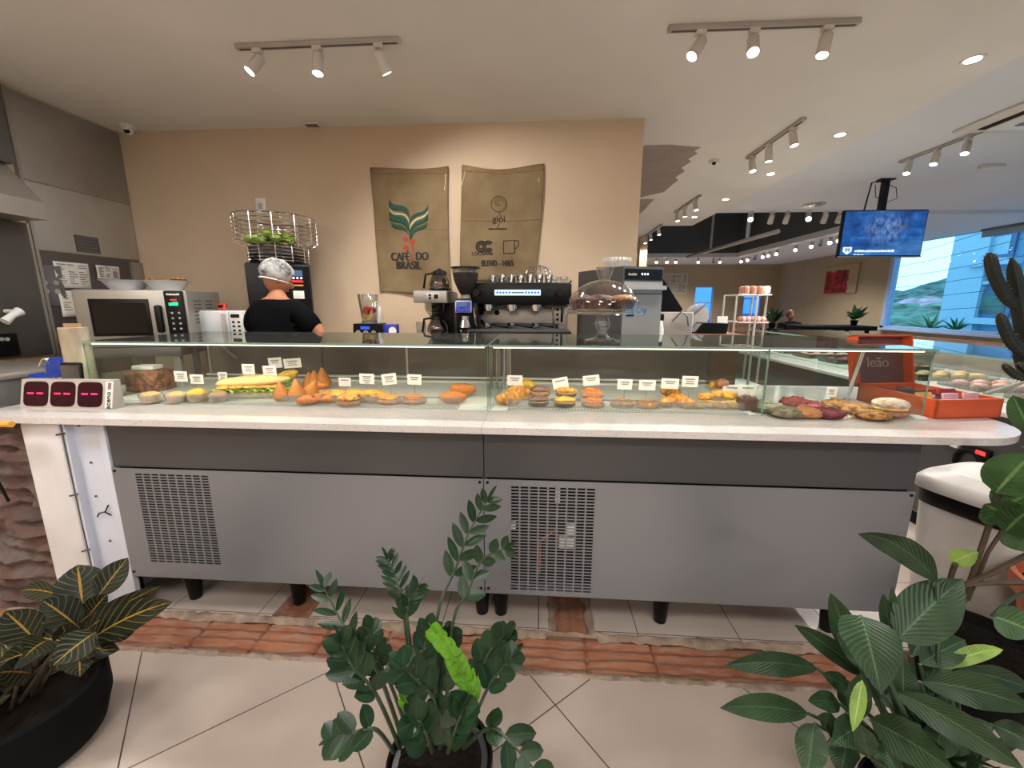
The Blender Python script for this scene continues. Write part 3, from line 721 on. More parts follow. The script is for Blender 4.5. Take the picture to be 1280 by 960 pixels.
for k, (u0, v0, u1, v1) in enumerate(((1100, 338, 1290, 296), (1100, 350, 1290, 318), (1100, 362, 1290, 337), (1100, 376, 1290, 357), (1100, 390, 1290, 380), (1100, 328, 1290, 272))):
    a, c = P(u0, v0, x=15), P(u1, v1, x=13); mid_ = (a+c)/2-V((0, 0, .04))
    tag(MB().tube([a, mid_, c], .009, 5).build('power_line', 'wire_dark'), 'thin dark power line crossing the view outside the big window', 'power line', 'power lines outside the window')
# ledge planter with palms beyond the glass
pl = T('palm_plant', 'spiky green palm plant in a pale trough outside the window', 'plant', P(1170, 412, x=9.2))
bz = pl.location.z
MB().bb(-.2, .2, -.7, .5, -.32, -.02, .02).build('trough', 'building_light', pl)
m = MB()
for (cy, n, sz) in ((.15, 34, .55), (-.45, 22, .4)):
    for k in range(n):
        a = U(0, 2*PI); e = U(.15, 1.3); L = sz*U(.6, 1.05)
        m.leaf((0, cy, -.02), (math.cos(a)*math.cos(e)*L, cy+math.sin(a)*math.cos(e)*L, math.sin(e)*L*.8), .045, .12, .2, U(-.5, .5), shape='lance', nu=2, nv=5)
m.build('fronds', 'palm_leaf', pl, sol=None)
MB().bb(-.05, .1, -.6, .4, -.05, -.01).build('soil', 'soil', pl)
# ================================================================ serving counter
S('trim_2', MB().bb(XR+.15, XR+1.6, 5.0, 9.5, .3, pl.location.z-.32), 'building_light', smooth=False)
ZT = .985          # worktop surface
XS = -.216         # joint between the two cabinets
def grille_panel(x0, x1, gx0, gx1, gz0, gz1, nc, nr, z0, z1, y, holes):
    """painted sheet with a field of through slots"""
    m = MB(); yb = y+.004; yg = y+.0014
    for a in ((x0, gx0, z0, z1), (gx1, x1, z0, z1), (gx0, gx1, z0, gz0), (gx0, gx1, gz1, z1)): m.bb(a[0], a[1], y, yb, a[2], a[3])
    pw, ph = (gx1-gx0)/nc, (gz1-gz0)/nr
    for i in range(nc+1): m.bb(gx0+i*pw-.0033, gx0+i*pw+.0033, y, yg, gz0, gz1)
    for j in range(nr+1): m.bb(gx0, gx1, y+.0001, yg-.0001, gz0+j*ph-.0028, gz0+j*ph+.0028)
    return m
def counter_unit(x0, x1, glab, lab, gr, legs):
    t = T('refrigerated_counter', lab, 'counter', (0, 0, 0))
    MB().bb(x0+.012, x1-.012, 1.63, 2.43, .225, .955).build('body', 'dark_cavity', t, smooth=False)
    MB().bb(x0, x1, 1.562, 1.575, .752, .958).build('fascia', 'fascia_gray', t, smooth=False)
    grille_panel(x0, x1, *gr, .222, .748, 1.55, 0).build('front_panel', 'grey_panel', t, smooth=False)
    MB().bb(x0, x0+.006, 1.578, 2.43, .222, .955).bb(x1-.006, x1, 1.578, 2.43, .222, .955).bb(x0, x1, 1.556, 2.43, .216, .226).build('side_panel', 'grey_panel', t, smooth=False)
    m = MB()
    for sx in (x0+.014, x1-.014):
        for z in (.735, .245): m.cyl((sx, 1.549, z), .006, .004, 10, (PI/2, 0, 0))
    m.build('screws', 'black_plastic', t)
    for lx, ly in legs:
        MB().cyl((lx, ly, .10), .028, .2, 16, r2=.042, bev=.004).cyl((lx, ly, .21), .05, .02, 16).build('leg', 'black_plastic', t)
    return t
lg = [P(156, 591, y=1.55), P(251, 595, y=1.55), P(270, 720, y=1.55)]
gl_ = (-1.745, -1.405, .297, .728, 9, 34)
a, c = P(638, 607, y=1.55), P(745, 611, y=1.55); d = P(740, 743, y=1.55)
gr_ = (a.x, c.x, d.z+.004, a.z, 9, 34)
u1 = counter_unit(-1.847, XS-.002, '', 'left grey refrigerated counter cabinet, its vent grille at its left end', gl_, [(-1.70, 1.70), (-1.16, 1.70), (-.25, 1.70), (-1.70, 2.4), (-.25, 2.4)])
u2 = counter_unit(XS+.002, 1.452, '', 'right grey refrigerated counter cabinet, its vent grille beside the middle joint', gr_, [(-.16, 1.70), (.585, 1.70), (1.33, 1.70), (-.16, 2.4), (1.33, 2.4)])
# white compressor bits glimpsed through the right grille
for c_, s_ in (((.135, 1.60, .45), (.07, .03, .05)), ((.15, 1.60, .51), (.035, .03, .05)), ((-.10, 1.6, .52), (.03, .03, .03)), ((.09, 1.6, .68), (.02, .02, .09))): MB().box(c_, s_, .004).build('condenser_fitting', 'white_plastic', u2)
m = MB(); m.tube([(.02, 1.6, .3), (.02, 1.6, .45), (.08, 1.6, .5), (.13, 1.6, .42)], .006, 6).build('condenser_pipe', 'terracotta_pot', u2)
# worktop, one long slab with round ends and a hairline joint
def rounded(x0, x1, y0, y1, rl, rr, n=10):
    p = []
    for cx, cy, r, a0 in ((x1-rr, y0+rr, rr, -90), (x1-.05, y1-.05, .05, 0), (x0+.05, y1-.05, .05, 90), (x0+rl, y0+rl, rl, 180)):
        for i in range(n+1):
            a = math.radians(a0+90*i/n); p.append((cx+r*math.cos(a), cy+r*math.sin(a)))
    return p
wt = T('worktop', 'long white stone worktop with rounded ends on the grey counters', 'worktop', (0, 0, 0))
m = MB().prism(rounded(-2.42, 1.90, 1.497, 2.46, .17, .30), .027, 'z', ZT-.027); m.build('slab', 'quartz', wt, ang=30)
MB().bb(XS-.0008, XS+.0008, 1.4965, 1.74, ZT-.026, ZT+.0004).build('joint', 'ink_gray', wt, smooth=False)
# white plaster end pier with metal panel at left end
pr_ = T('end_pier', 'white plastered pier with a scuffed metal panel carrying the left end of the worktop', 'pier', (0, 0, 0))
MB().bb(-2.215, -2.03, 1.53, 2.3, 0, .957, .02).build('plaster', 'white_plaster', pr_)
m = MB().bb(-2.03, -1.852, 1.575, 1.60, .02, .957, .003).bb(-1.885, -1.852, 1.555, 1.6, .02, .957, .003).bb(-2.034, -2.02, 1.545, 1.6, .02, .957, .003); m.build('metal_panel', 'white_panel', pr_)
m = MB()
for z in (.9, .62, .35): m.tube([(-2.045, 1.529, z), (-2.02, 1.543, z+.004)], .004, 6)
for x, z in ((-1.985, .93), (-1.965, .76), (-1.975, .6), (-1.95, .38)): m.cyl((x, 1.573, z), .005, .006, 8, (PI/2, 0, 0))
m.tube([(-2.031, 1.541, .955), (-2.034, 1.543, .5), (-2.03, 1.543, .05)], .0025, 5)
m.build('clips', 'slot_dark', pr_)
m = MB().tube([(-1.985, 1.57, .50), (-1.965, 1.563, .522), (-1.935, 1.565, .53), (-1.92, 1.57, .56)], .003, 6).tube([(-1.94, 1.565, .53), (-1.915, 1.57, .51)], .003, 6); m.build('cracks', 'ink_black', pr_)
# rough brick stub wall at far left
m = MB(); m.grid(lambda a, c: V((-4.2+a*1.99, 1.62+.03*math.sin(c*13*2*PI/1.0)*.35+.06*NZ.noise(V((a*9, c*7, 3)))+.03*NZ.noise(V((a*30, c*26, 1)))-.05, c*.93)), 120, 110, uv=False)
S('wall_brick', m, 'rough_brick')
S('wall_brick_core', MB().bb(-4.2, -2.22, 1.66, 1.9, 0, .92), 'rough_brick', smooth=False)
cb = tag(MB().tube([(-2.75, 1.46, .9), (-2.5, 1.47, .945), (-2.4, 1.46, .93), (-2.33, 1.48, .82), (-2.3, 1.5, .6)], .006, 6).build('cable', 'black_plastic'), 'black cable drooping over the brick stub left of the white pier', 'cable')
yp = P(6, 530, y=1.45)
tag(MB().tube([yp+V((-.25, .0, .0)), yp, yp+V((.03, 0, .0))], .013, 8).build('plug', 'sachet_gold'), 'yellow plug end under the left corner of the worktop', 'plug')
# ================================================================ glass case
XG0, XG1, YG0, YG1, ZG = -2.10, 1.60, 1.745, 2.44, 1.28
def pane(t, name, x0, x1, y0, y1, z0, z1, mat='clear_glass'):
    return MB().bb(x0, x1, y0, y1, z0, z1).build(name, mat, t, smooth=False)
def glass_case(x0, x1, lab, left_end, right_end):
    t = T('glass_display_case', lab, 'display case', (0, 0, 0))
    pane(t, 'front_glass', x0+.003, x1-.003, YG0, YG0+.006, ZT+.001, ZG-.008)
    pane(t, 'top_glass', x0, x1, YG0-.012, YG1, ZG-.008, ZG, 'case_top_glass')
    m = MB().bb(x0, x1, YG0-.0135, YG0-.012, ZG-.0085, ZG+.0005)
    if left_end: m.bb(x0-.001, x0+.0005, YG0, YG0+.006, ZT, ZG).bb(x0-.0015, x0, YG0-.012, YG1, ZG-.008, ZG)
    if right_end: m.bb(x1-.0005, x1+.001, YG0, YG0+.007, ZT, ZG).bb(x1, x1+.0015, YG0-.012, YG1, ZG-.008, ZG)
    m.build('glass_edge', 'glass_edge', t, smooth=False)
    for xx, on in ((x0, left_end), (x1-.006, right_end)):
        if on: pane(t, 'end_glass', xx, xx+.006, YG0+.006, YG1-.02, ZT+.001, ZG-.008)
    return t
c1 = glass_case(XG0, XS-.004, 'left glass display case on the worktop, filled with sandwiches and salgados', True, True)
c2 = glass_case(XS+.004, XG1, 'right glass display case on the worktop, filled with croissants, cakes and cookies', True, True)
def rear(t, x0, x1, posts):
    MB().bb(x0, x1, 2.40, 2.44, ZT, ZT+.035, .004).bb(x0, x1, 2.36, 2.39, ZT+.0, ZT+.015, .003).build('bottom_rail', 'deck_white', t)
    MB().bb(x0, x1, 2.395, 2.40, ZT+.016, ZT+.024).build('rail_groove', 'slot_dark', t, smooth=False)
    MB().bb(x0, x1, 2.40, 2.435, ZG-.035, ZG-.009, .003).build('top_rail', 'steel_dark', t)
    n = len(posts)-1
    for i in range(n):
        d = MB().bb(posts[i], posts[i+1]+.02, 2.405+.012*(i % 2), 2.411+.012*(i % 2), ZT+.036, ZG-.036).build('sliding_door', 'dark_tinted_glass', t, smooth=False)
        MB().bb(posts[i], posts[i]+.012, 2.4+.012*(i % 2), 2.404+.012*(i % 2), ZT+.036, ZG-.036).build('door_edge', 'steel', d, smooth=False)
        MB().cyl((posts[i]+.09, 2.402+.012*(i % 2), ZG-.06), .014, .006, 14, (PI/2, 0, 0)).build('finger_hole', 'black_plastic', d)
rear(c1, XG0+.01, XS-.01, [-2.06, -1.35, -.8, XS-.03])
rear(c2, XS+.01, .98, [XS+.03, .38, .98])
MB().bb(.955, .961, YG0+.008, 2.36, ZT+.001, ZG-.009).build('divider_glass', 'clear_glass', c2, smooth=False)
MB().bb(.954, .962, YG0+.0062, YG0+.0078, ZT+.001, ZG-.009).build('divider_edge', 'glass_edge', c2, smooth=False)
MB().bb(1.0, XG1-.02, 2.405, 2.411, ZT+.001, ZG-.009).build('rear_glass', 'clear_glass', c2, smooth=False)
for (u, v, nm) in ((612, 492, 'chrome_post'), (620, 492, 'chrome_post')):
    p = V((XS+(.03 if u == 612 else .06), 2.2, 0)); MB().cyl((p.x, p.y, (ZT+ZG)/2-.004), .008, ZG-ZT-.008, 10).build(nm, 'chrome', c2)
pa, pb = P(1058, 500, z=ZT), P(1080, 438, y=1.80); pb.z = min(pb.z, ZG-.008)
MB().tube([pa, pb], .009, 10).cyl(pa+V((0, 0, .003)), .016, .006, 14).build('support_tube', 'chrome', c2)
pa = P(205, 455, z=1.1); MB().tube([(-2.03, 2.38, ZG-.01), (-1.86, 2.38, 1.12)], .008, 8).build('support_tube', 'steel_dark', c1)
MB().bb(XG1-.035, XG1+.012, YG0-.012, YG0+.03, ZT, ZT+.012, .003).build('foot_clamp', 'white_plastic', c2)
# white inner deck and the slotted air strip with low clear tray wall
for t, x0, x1, u0, u1 in ((c1, XG0+.02, XS-.02, 172, 568), (c2, XS+.02, .94, 634, 930)):
    MB().bb(x0, x1, 1.80, 2.36, ZT, ZT+.006).build('deck', 'deck_white', t, smooth=False)
    xa, xb = P(u0, 514, z=ZT).x, P(u1, 516, z=ZT).x
    MB().bb(xa, xb, 1.757, 1.797, ZT, ZT+.006).build('air_strip', 'steel_light', t, smooth=False)
    m = MB(); n = int((xb-xa)/.014)
    for i in range(n):
        for k in range(2): m.bb(xa+.004+i*.014, xa+.0115+i*.014, 1.763+k*.014, 1.771+k*.014, ZT+.006, ZT+.0066)
    m.build('air_slots', 'ink_gray', t, smooth=False)
    m = MB().bb(xa, xb, 1.80, 1.803, ZT+.006, ZT+.042).bb(xa, xb, 1.803, 1.83, ZT+.039, ZT+.042).bb(xa, xa+.003, 1.80, 1.86, ZT+.006, ZT+.042).bb(xb-.003, xb, 1.80, 1.86, ZT+.006, ZT+.042)
    m.build('acrylic_guard', 'acrylic', t, smooth=False)
# LED strips under the front edge of the glass tops
for t, x0, x1 in ((c1, XG0+.03, XS-.02), (c2, XS+.02, XG1-.03)):
    MB().bb(x0, x1, YG0+.012, YG0+.024, ZG-.016, ZG-.009).build('light_strip', 'led_strip', t, smooth=False)
    l = bpy.data.lights.new('case_light', 'AREA'); l.shape = 'RECTANGLE'; l.size = x1-x0; l.size_y = .012; l.energy = 3.6; l.color = (1, .9, .76)
    o = bpy.data.objects.new('case_light', l); COL.objects.link(o); o.location = ((x0+x1)/2, YG0+.026, ZG-.018); o.rotation_euler = (.45, 0, 0)
# ================================================================ price tags
tagn = 0
def price_tag(u0, v0, u1, v1, y, lab, tilt=0.0, lines=3, base=None):
    a, c = P(u0, v0, y=y), P(u1, v1, y=y)
    w_, h_ = (c.x-a.x), (a.z-c.z); cx, cz = (a.x+c.x)/2, (a.z+c.z)/2
    zb = base if base else ZT+.03
    t = T('price_tag', lab, 'price tag', (cx, y, zb), 0, 'price tags in the display cases')
    dz = cz-zb; r = (0, tilt, 0)
    MB().box((0, 0, dz), (w_, .0015, h_), 0, r).build('card', 'paper_tag', t, smooth=False)
    MB().tube([(tilt*-.03, .002, 0), (0, .002, dz+h_*.2)], .0012, 6).build('pick', 'ink_gray', t)
    m = MB()
    for k in range(lines):
        ww = w_*(.62, .45, .55, .3)[k]; m.box((math.sin(tilt)*h_*(.22-.2*k)*1, -.0012, dz+h_*(.22-.2*k)), (ww, .0008, h_*(.1 if k else .13)), 0, r)
    m.build('printed_lines', 'ink_gray', t, smooth=False)
for a in ((217, 464, 235, 477, 1.86, 'white price tag on a pick, leftmost in the left display case'),
          (237, 468, 255, 480, 1.84, 'pinkish price tag standing in the yellow-topped cup'),
          (272, 465, 285, 478, 1.98, 'small price tag left of the baguette sandwich'),
          (302, 455, 319, 468, 1.92, 'price tag on a pick in the left end of the baguette sandwich', 0, 3, ZT+.06),
          (328, 457, 346, 470, 1.92, 'price tag over the right end of the baguette sandwich', -.06, 3, ZT+.06),
          (335, 447, 353, 460, 2.08, 'yellow-white price tag behind the wrapped sandwich, left of a twin', -.08, 2, ZT+.07),
          (354, 448, 377, 460, 2.08, 'wide price tag behind the wrapped sandwich, the topmost in the case', -.08, 3, ZT+.07),
          (423, 472, 439, 483, 1.95, 'small price tag on the cheese bread nearest the coxinhas', 0, 1),
          (449, 467, 468, 480, 1.90, 'price tag on the cheese bread in the left case, right of a smaller tag', .03, 4),
          (477, 467, 496, 481, 1.90, 'tilted price tag on the flat round pastry beside the cheese breads', -.12, 3),
          (509, 468, 527, 481, 1.88, 'rightmost price tag in the left display case', .03, 2),
          (634, 469, 653, 482, 1.95, 'price tag above the croissants at the left of the right case', .02, 2),
          (691, 472, 710, 486, 1.90, 'tilted price tag on the yellow-topped chocolate eclair', -.2, 1),
          (729, 469, 749, 482, 1.93, 'tilted price tag on the stack of orange buns', -.12, 2),
          (772, 474, 790, 487, 1.90, 'price tag on the flat pastry right of the orange buns', .03, 2),
          (799, 475, 819, 488, 1.90, 'price tag on the flat pastry left of the small croissants', .02, 2),
          (827, 473, 848, 486, 1.90, 'price tag on the small croissant pile', .03, 2),
          (853, 470, 872, 484, 1.93, 'taller price tag between the croissant pile and the yellow patties', .02, 3),
          (904, 481, 925, 494, 1.97, 'faint price tag behind the stacked yellow patties', .02, 1),
          (924, 481, 945, 495, 1.90, 'price tag on the dark brownie', .05, 1),
          (1034, 484, 1045, 496, 1.92, 'lone small price tag beside the nut cookies')):
    price_tag(*a)
# ================================================================ food
def place(mb, name, mat, u, v, lab, cat, group, r=.03, z=None, rz=0, y=None):
    """base point seen at (u, v) on the deck; the thing's middle lies r behind it"""
    p = P(u, v, z=(z or ZT+.006)); p.y += r; p.x *= p.y/(p.y-r)
    if y: p.x *= y/p.y; p.y = y
    o = mb.build(name, mat); o.location = (p.x, p.y, z or ZT+.006); o.rotation_euler = (0, 0, rz)
    return tag(o, lab, cat, group)
sd = [0]
def bun(rx, ry, rz_, amp=.1, flat=.45, seg=18, freq=2.5):
    sd[0] += 1; m = MB(); m.blob((0, 0, rz_*flat), (rx, ry, rz_), sd[0], amp, None, flat, seg, freq); return m
def root_at(name, u, v, lab, cat, group, r=.03, z=None, rz=0):
    z = z or ZT+.006; p = P(u, v, z=z); p.y += r; p.x *= p.y/(p.y-r)
    return T(name, lab, cat, (p.x, p.y, z), rz, group)
# left end: wicker box with cards
p = P(168, 492, z=ZT+.006)
t = T('wicker_box', 'brown woven box with white cards on it at the left end of the case', 'box', (p.x+.0, p.y+.1, ZT+.006), .1)
m = MB(); m.box((0, 0, .055), (.17, .12, .11), .008)
for k in range(9):
    m.box((0, 0, .006+k*.0122), (.176, .126, .006), .003)
m.build('weave', 'wicker', t)
MB().box((-.005, 0, .125), (.11, .07, .022), .002).build('card_stack', 'paper_white', t)
p2 = P(178, 488, z=ZT+.006)
fc = T('folded_card', 'blank-looking white folded card propped in front of the wicker box', 'card', (p2.x, p2.y-.02, ZT+.006), -.15)
MB().box((0, 0, .03), (.095, .0015, .062), 0, (-.35, 0, .0)).box((0, .03, .028), (.095, .0015, .06), 0, (.45, 0, 0)).build('card', 'paper_white', fc, smooth=False)
def cup(u, v, lab, mat, heap, hm=.02):
    t = root_at('dessert_cup', u, v, lab, 'dessert cup', 'clear dessert cups at the left of the case', .04)
    MB().lathe([(.038, 0), (.046, .04), (.047, .04), (.039, 0), (0, 0)], seg=28, fn=lambda a, z: 1+.02*math.cos(a*14)).build('cup', 'acrylic', t)
    sd[0] += 1; m = MB(); m.lathe([(0, .002), (.037, .002), (.042, .03), (0, .032)], seg=20); m.blob((0, 0, .03), (.04, .04, hm), sd[0], .1, None, .1, 16); m.build('filling', mat, t)
cup(190, 505, 'pale dessert cup nearest the left end of the case', 'pale_bread', 0)
cup(222, 505, 'pale dessert cup under the leftmost price tag', 'pale_bread', 0)
cup(248, 504, 'dessert cup heaped with a bright yellow topping', 'yellow_bread', 0, .034)
cup(275, 504, 'pinkish dessert cup left of the baguette sandwich', 'dough_base', 0)
# baguette sandwich
t = root_at('baguette_sandwich', 318, 500, 'long crusty sandwich with lettuce lying open at the left of the case', 'sandwich', None, .05, rz=.22)
sd[0] += 1
MB().blob((0, 0, .026), (.17, .042, .026), 3, .05, None, .8, 26).build('bottom_bread', 'pale_bread', t)
m = MB(); m.grid(lambda a, c: V(((a-.5)*.34, (c-.5)*.105, .045+.012*NZ.noise(V((a*22, c*7, 2)))+.008*math.sin(a*60)*abs(c-.5)*2)), 60, 12, uv=False); m.build('lettuce', 'lettuce', t, sol=.003)
m = MB(); 
for k in range(5): m.blob((-.12+k*.06, -.02, .058), (.035, .03, .01), k, .15, None, None, 12)
m.build('filling', 'cheese_top', t)
MB().blob((0, .012, .082), (.175, .042, .028), 5, .05, (.25, -.05, 0), .8, 26).build('top_bread', 'pale_bread', t)
t = root_at('wrapped_sandwich', 360, 492, 'yellow rolled sandwich leaning up behind the coxinhas', 'sandwich', None, .09, rz=-.1)
MB().blob((0, 0, .075), (.075, .04, .03), 8, .06, (0, -.35, 0), .7, 22).build('bread', 'yellow_bread', t)
MB().blob((.005, -.025, .05), (.06, .025, .018), 9, .2, (0, -.35, 0), None, 16).build('filling', 'lettuce', t)
# coxinhas (teardrops) and the pointed ones behind
COX = [(0, 0), (.024, .002), (.036, .016), (.037, .03), (.028, .052), (.014, .078), (.006, .094), (0, .098)]
first = None
for u, v, r, s, lab in ((354, 504, .04, 1.0, 'teardrop coxinha furthest left, leaning against the sandwich'), (372, 503, .04, 1.08, 'tall teardrop coxinha standing in the middle of the front row'), (386, 501, .06, 1.05, 'teardrop coxinha leaning right behind the front row'),
                        (388, 492, .10, 1.0, 'pointed orange coxinha in the back row, leftmost of its trio'), (395, 492, .11, 1.1, 'pointed orange coxinha in the back row, middle of its trio'), (405, 491, .11, 1.22, 'pointed orange coxinha in the back row, tallest of its trio')):
    m = MB().lathe([(a*s, z*s) for a, z in COX], seg=20)
    o = place(m, 'coxinha', 'coxinha_crust', u, v, lab, 'coxinha', 'coxinhas in the left case', r)
    if 'leaning right' in lab: o.rotation_euler = (0, .45, 0)
    if 'leaning against' in lab: o.rotation_euler = (0, -.12, 0)
for i, (u, v, r, rz, lab) in enumerate(((386, 508, .03, .5, 'orange sausage roll lying in front of the coxinhas'), (398, 506, .035, .9, 'orange fried roll, second from the coxinhas'), (408, 503, .05, -.5, 'orange fried roll lying across its neighbour'), (400, 498, .07, .2, 'glossy fried roll on top of the heap'), (416, 506, .04, .8, 'orange fried roll at the right end of the heap'))):
    m = MB(); m.blob((0, 0, .02), (.05, .02, .02), 30+i, .14, None, .85, 16)
    m.tube([(-.04, 0, .03), (-.01, .012, .04), (.02, -.008, .04), (.04, .004, .03)], .005, 6)
    o = place(m, 'fried_roll', 'orange_crust' if i != 2 else 'cheese_top', u, v, lab, 'fried roll', 'fried rolls in the left case', r, rz=rz)
    if 'on top' in lab: o.location.z += .03
for i, (u, v, r, s, lab) in enumerate(((425, 505, .06, 1.1, 'cheese-topped bread nearest the fried rolls'), (445, 505, .05, 1.15, 'cheese-topped bread in the middle of its row'), (466, 505, .06, 1.1, 'cheese-topped bread at the right end of its row'), (436, 508, .03, .9, 'low pinkish bread base in front of the cheese breads'))):
    t = root_at('cheese_bread', u, v, lab, 'bread', 'cheese-topped breads', r)
    bun(.062*s, .045*s, .026*s, .06).build('dough', 'dough_base', t)
    sd[0] += 1; MB().blob((0, 0, .032*s), (.057*s, .041*s, .018*s), sd[0], .3, None, .2, 18, 5).build('topping', 'cheese_top', t)
for i, (u, v, lab) in enumerate(((487, 507, 'flat round pastry beside the cheese breads'), (518, 507, 'flat round golden pastry standing alone near the orange crescents'))):
    t = root_at('round_pastry', u, v, lab, 'pastry', 'flat round pastries of the left case', .045)
    bun(.062, .045, .02, .05, .6).build('dough', 'dough_base', t)
    MB().blob((0, 0, .026), (.055, .04, .016), 60+i, .1, None, .2, 18).build('top', 'orange_crust' if i else 'golden_pastry', t)
def crescent(L, r, bend, ridges=7, amp=.12, mat=None):
    m = MB(); pts = []; rs = []
    n = 34
    for i in range(n+1):
        t_ = i/n; a = (t_-.5)*bend
        R = L/bend if abs(bend) > .05 else 99
        pts.append((R*math.sin(a), R*(1-math.cos(a)), 0)); rs.append(r*(math.sin(PI*(.06+.88*t_))**.7)*(1+amp*math.sin(t_*ridges*2*PI)))
    m.tube(pts, rs, 12)
    for v in m.b.verts: v.co.z = (v.co.z+r*.85)*.95 if v.co.z > -r*.85 else 0
    return m
place(crescent(.13, .033, 1.3, 2, .02), 'crescent_pastry', 'orange_crust', 566, 506, 'smooth orange crescent pastry in front at the middle joint', 'pastry', 'smooth crescent pastries', .03, rz=.15)
o = place(crescent(.14, .034, 1.3, 2, .02), 'crescent_pastry', 'orange_crust', 578, 499, 'smooth orange crescent pastry leaning behind its twin', 'pastry', 'smooth crescent pastries', .05, rz=-.1); o.location.z += .012
# ---- right case
for u, v, r, rz, dz, mat, lab in ((637, 508, .035, .5, 0, 'golden_pastry', 'dark golden croissant in front, nearest the joint'), (648, 504, .07, -.3, .008, 'golden_pastry', 'golden croissant in the middle of the heap of three'), (655, 500, .11, .3, .02, 'yellow_bread', 'bright yellow croissant on top at the back of the heap')):
    o = place(crescent(.13, .036, 1.6, 6, .14), 'croissant', mat, u, v, lab, 'croissant', 'large croissants', r, rz=rz); o.location.z += dz
def eclair(u, v, lab, top, base, dz=0, r=.035, w_=.05):
    t = root_at('eclair', u, v, lab, 'eclair', 'filled eclairs in the right case', r); t.location.z += dz
    MB().blob((0, 0, .014), (w_, .036, .016), 70, .05, None, .8, 18).build('base', base, t)
    MB().blob((0, 0, .024), (w_*.94, .033, .007), 71, .05, None, None, 18).build('cream', 'cream_filling', t)
    MB().blob((0, 0, .034), (w_, .036, .015), sd[0]+70, .08, None, .6, 18).build('top', top, t)
eclair(673, 510, 'chocolate eclair in front beside the croissants', 'choc_glaze', 'chocolate')
eclair(675, 508, 'glazed brown eclair resting on the chocolate one beside the croissants', 'choc_glaze', 'brown_bun', .034, .06)
eclair(706, 511, 'yellow-topped eclair in front of the tilted tag', 'yellow_bread', 'chocolate')
eclair(707, 509, 'yellow and brown striped eclair behind the yellow-topped one', 'cheese_top', 'choc_glaze', .03, .075)
for i, (u, v, dz, r, lab) in enumerate(((741, 511, 0, .035, 'orange round bun at the bottom of a stack of two'), (739, 508, .03, .055, 'orange round bun on top of a stack of two'))):
    t = root_at('sweet_bun', u, v, lab, 'bun', 'orange round buns', r); t.location.z += dz
    bun(.055, .04, .022, .05, .6).build('dough', 'dough_base', t)
    m = MB(); m.blob((0, 0, .026), (.05, .037, .014), 90+i, .1, None, .3, 18); m.tube([(.03*math.cos(a/8*2*PI), .022*math.sin(a/8*2*PI), .037) for a in range(8)], .006, 6, True); m.build('top', 'orange_crust', t)
for i, (u, v, lab) in enumerate(((777, 511, 'flat ring pastry right of the bun stack'), (808, 512, 'flat ring pastry with a dark centre left of the small croissants'))):
    t = root_at('ring_pastry', u, v, lab, 'pastry', 'flat ring pastries', .035)
    bun(.056, .04, .018, .05, .6).build('dough', 'dough_base', t)
    MB().lathe([(.02, .022), (.03, .033), (.042, .033), (.052, .02)], seg=26, sy=.72, fn=lambda a, z: 1+.05*math.sin(a*7)).build('ring', 'golden_pastry', t)
    MB().blob((0, 0, .022), (.025, .018, .006), 96+i, .2, None, None, 12).build('centre', 'cheese_top' if not i else 'chocolate', t)
for u, v, r, rz, dz, lab in ((834, 511, .03, .6, 0, 'small croissant in front at the left of its pile'), (846, 509, .05, -.6, .004, 'small croissant lying aslant in the middle of its pile'), (838, 506, .08, .1, .022, 'small croissant on top at the back of its pile'), (856, 512, .03, -.9, 0, 'small croissant at the right end of its pile')):
    o = place(crescent(.10, .028, 1.1, 5, .1), 'small_croissant', 'golden_pastry', u, v, lab, 'croissant', 'small croissants', r, rz=rz); o.location.z += dz
for i, (u, v, r, dz, rz, lab) in enumerate(((872, 512, .03, 0, .5, 'yellow seeded patty in front, leftmost of its pile'), (887, 512, .035, 0, -.2, 'yellow seeded patty in front, second of its pile'), (903, 513, .04, 0, .1, 'yellow seeded patty in front, third of its pile'), (915, 513, .04, 0, -.3, 'yellow seeded patty in front beside the brownie'), (880, 509, .07, .02, .3, 'yellow seeded patty in the second layer at the left'), (895, 509, .08, .03, 0, 'yellow seeded patty in the middle of the pile'), (910, 509, .07, .024, -.1, 'yellow seeded patty in the second layer at the right'), (892, 506, .12, .055, .2, 'yellow seeded patty at the top of the pile'))):
    m = MB(); sd[0] += 1; m.blob((0, 0, .013), (.04, .03, .016), sd[0], .2, None, .8, 16, 4); m.blob((0, 0, .024), (.034, .025, .01), sd[0]+40, .3, None, None, 14, 6)
    o = place(m, 'seeded_patty', 'cheese_top' if i % 3 else 'yellow_bread', u, v, lab, 'pastry', 'yellow seeded patties', r, rz=rz); o.location.z += dz
m = MB(); m.box((0, 0, .016), (.055, .045, .03), .008); m.blob((0, 0, .03), (.022, .018, .008), 3, .3)
o = place(m, 'brown_cake', 'brown_bun', 899, 509, 'small square brown cake on top of the yellow patty pile', 'cake', None, .12); o.location.z += .075
t = root_at('brownie', 932, 514, 'dark chocolate brownie block with a knobbly top', 'brownie', None, .03)
MB().box((0, 0, .028), (.072, .055, .056), .006).build('block', 'chocolate', t)
m = MB()
for k in range(8): m.blob((U(-.028, .028), U(-.02, .02), .058), (.012, .01, .008), k, .3, None, None, 8)
m.build('topping', 'choc_glaze', t)
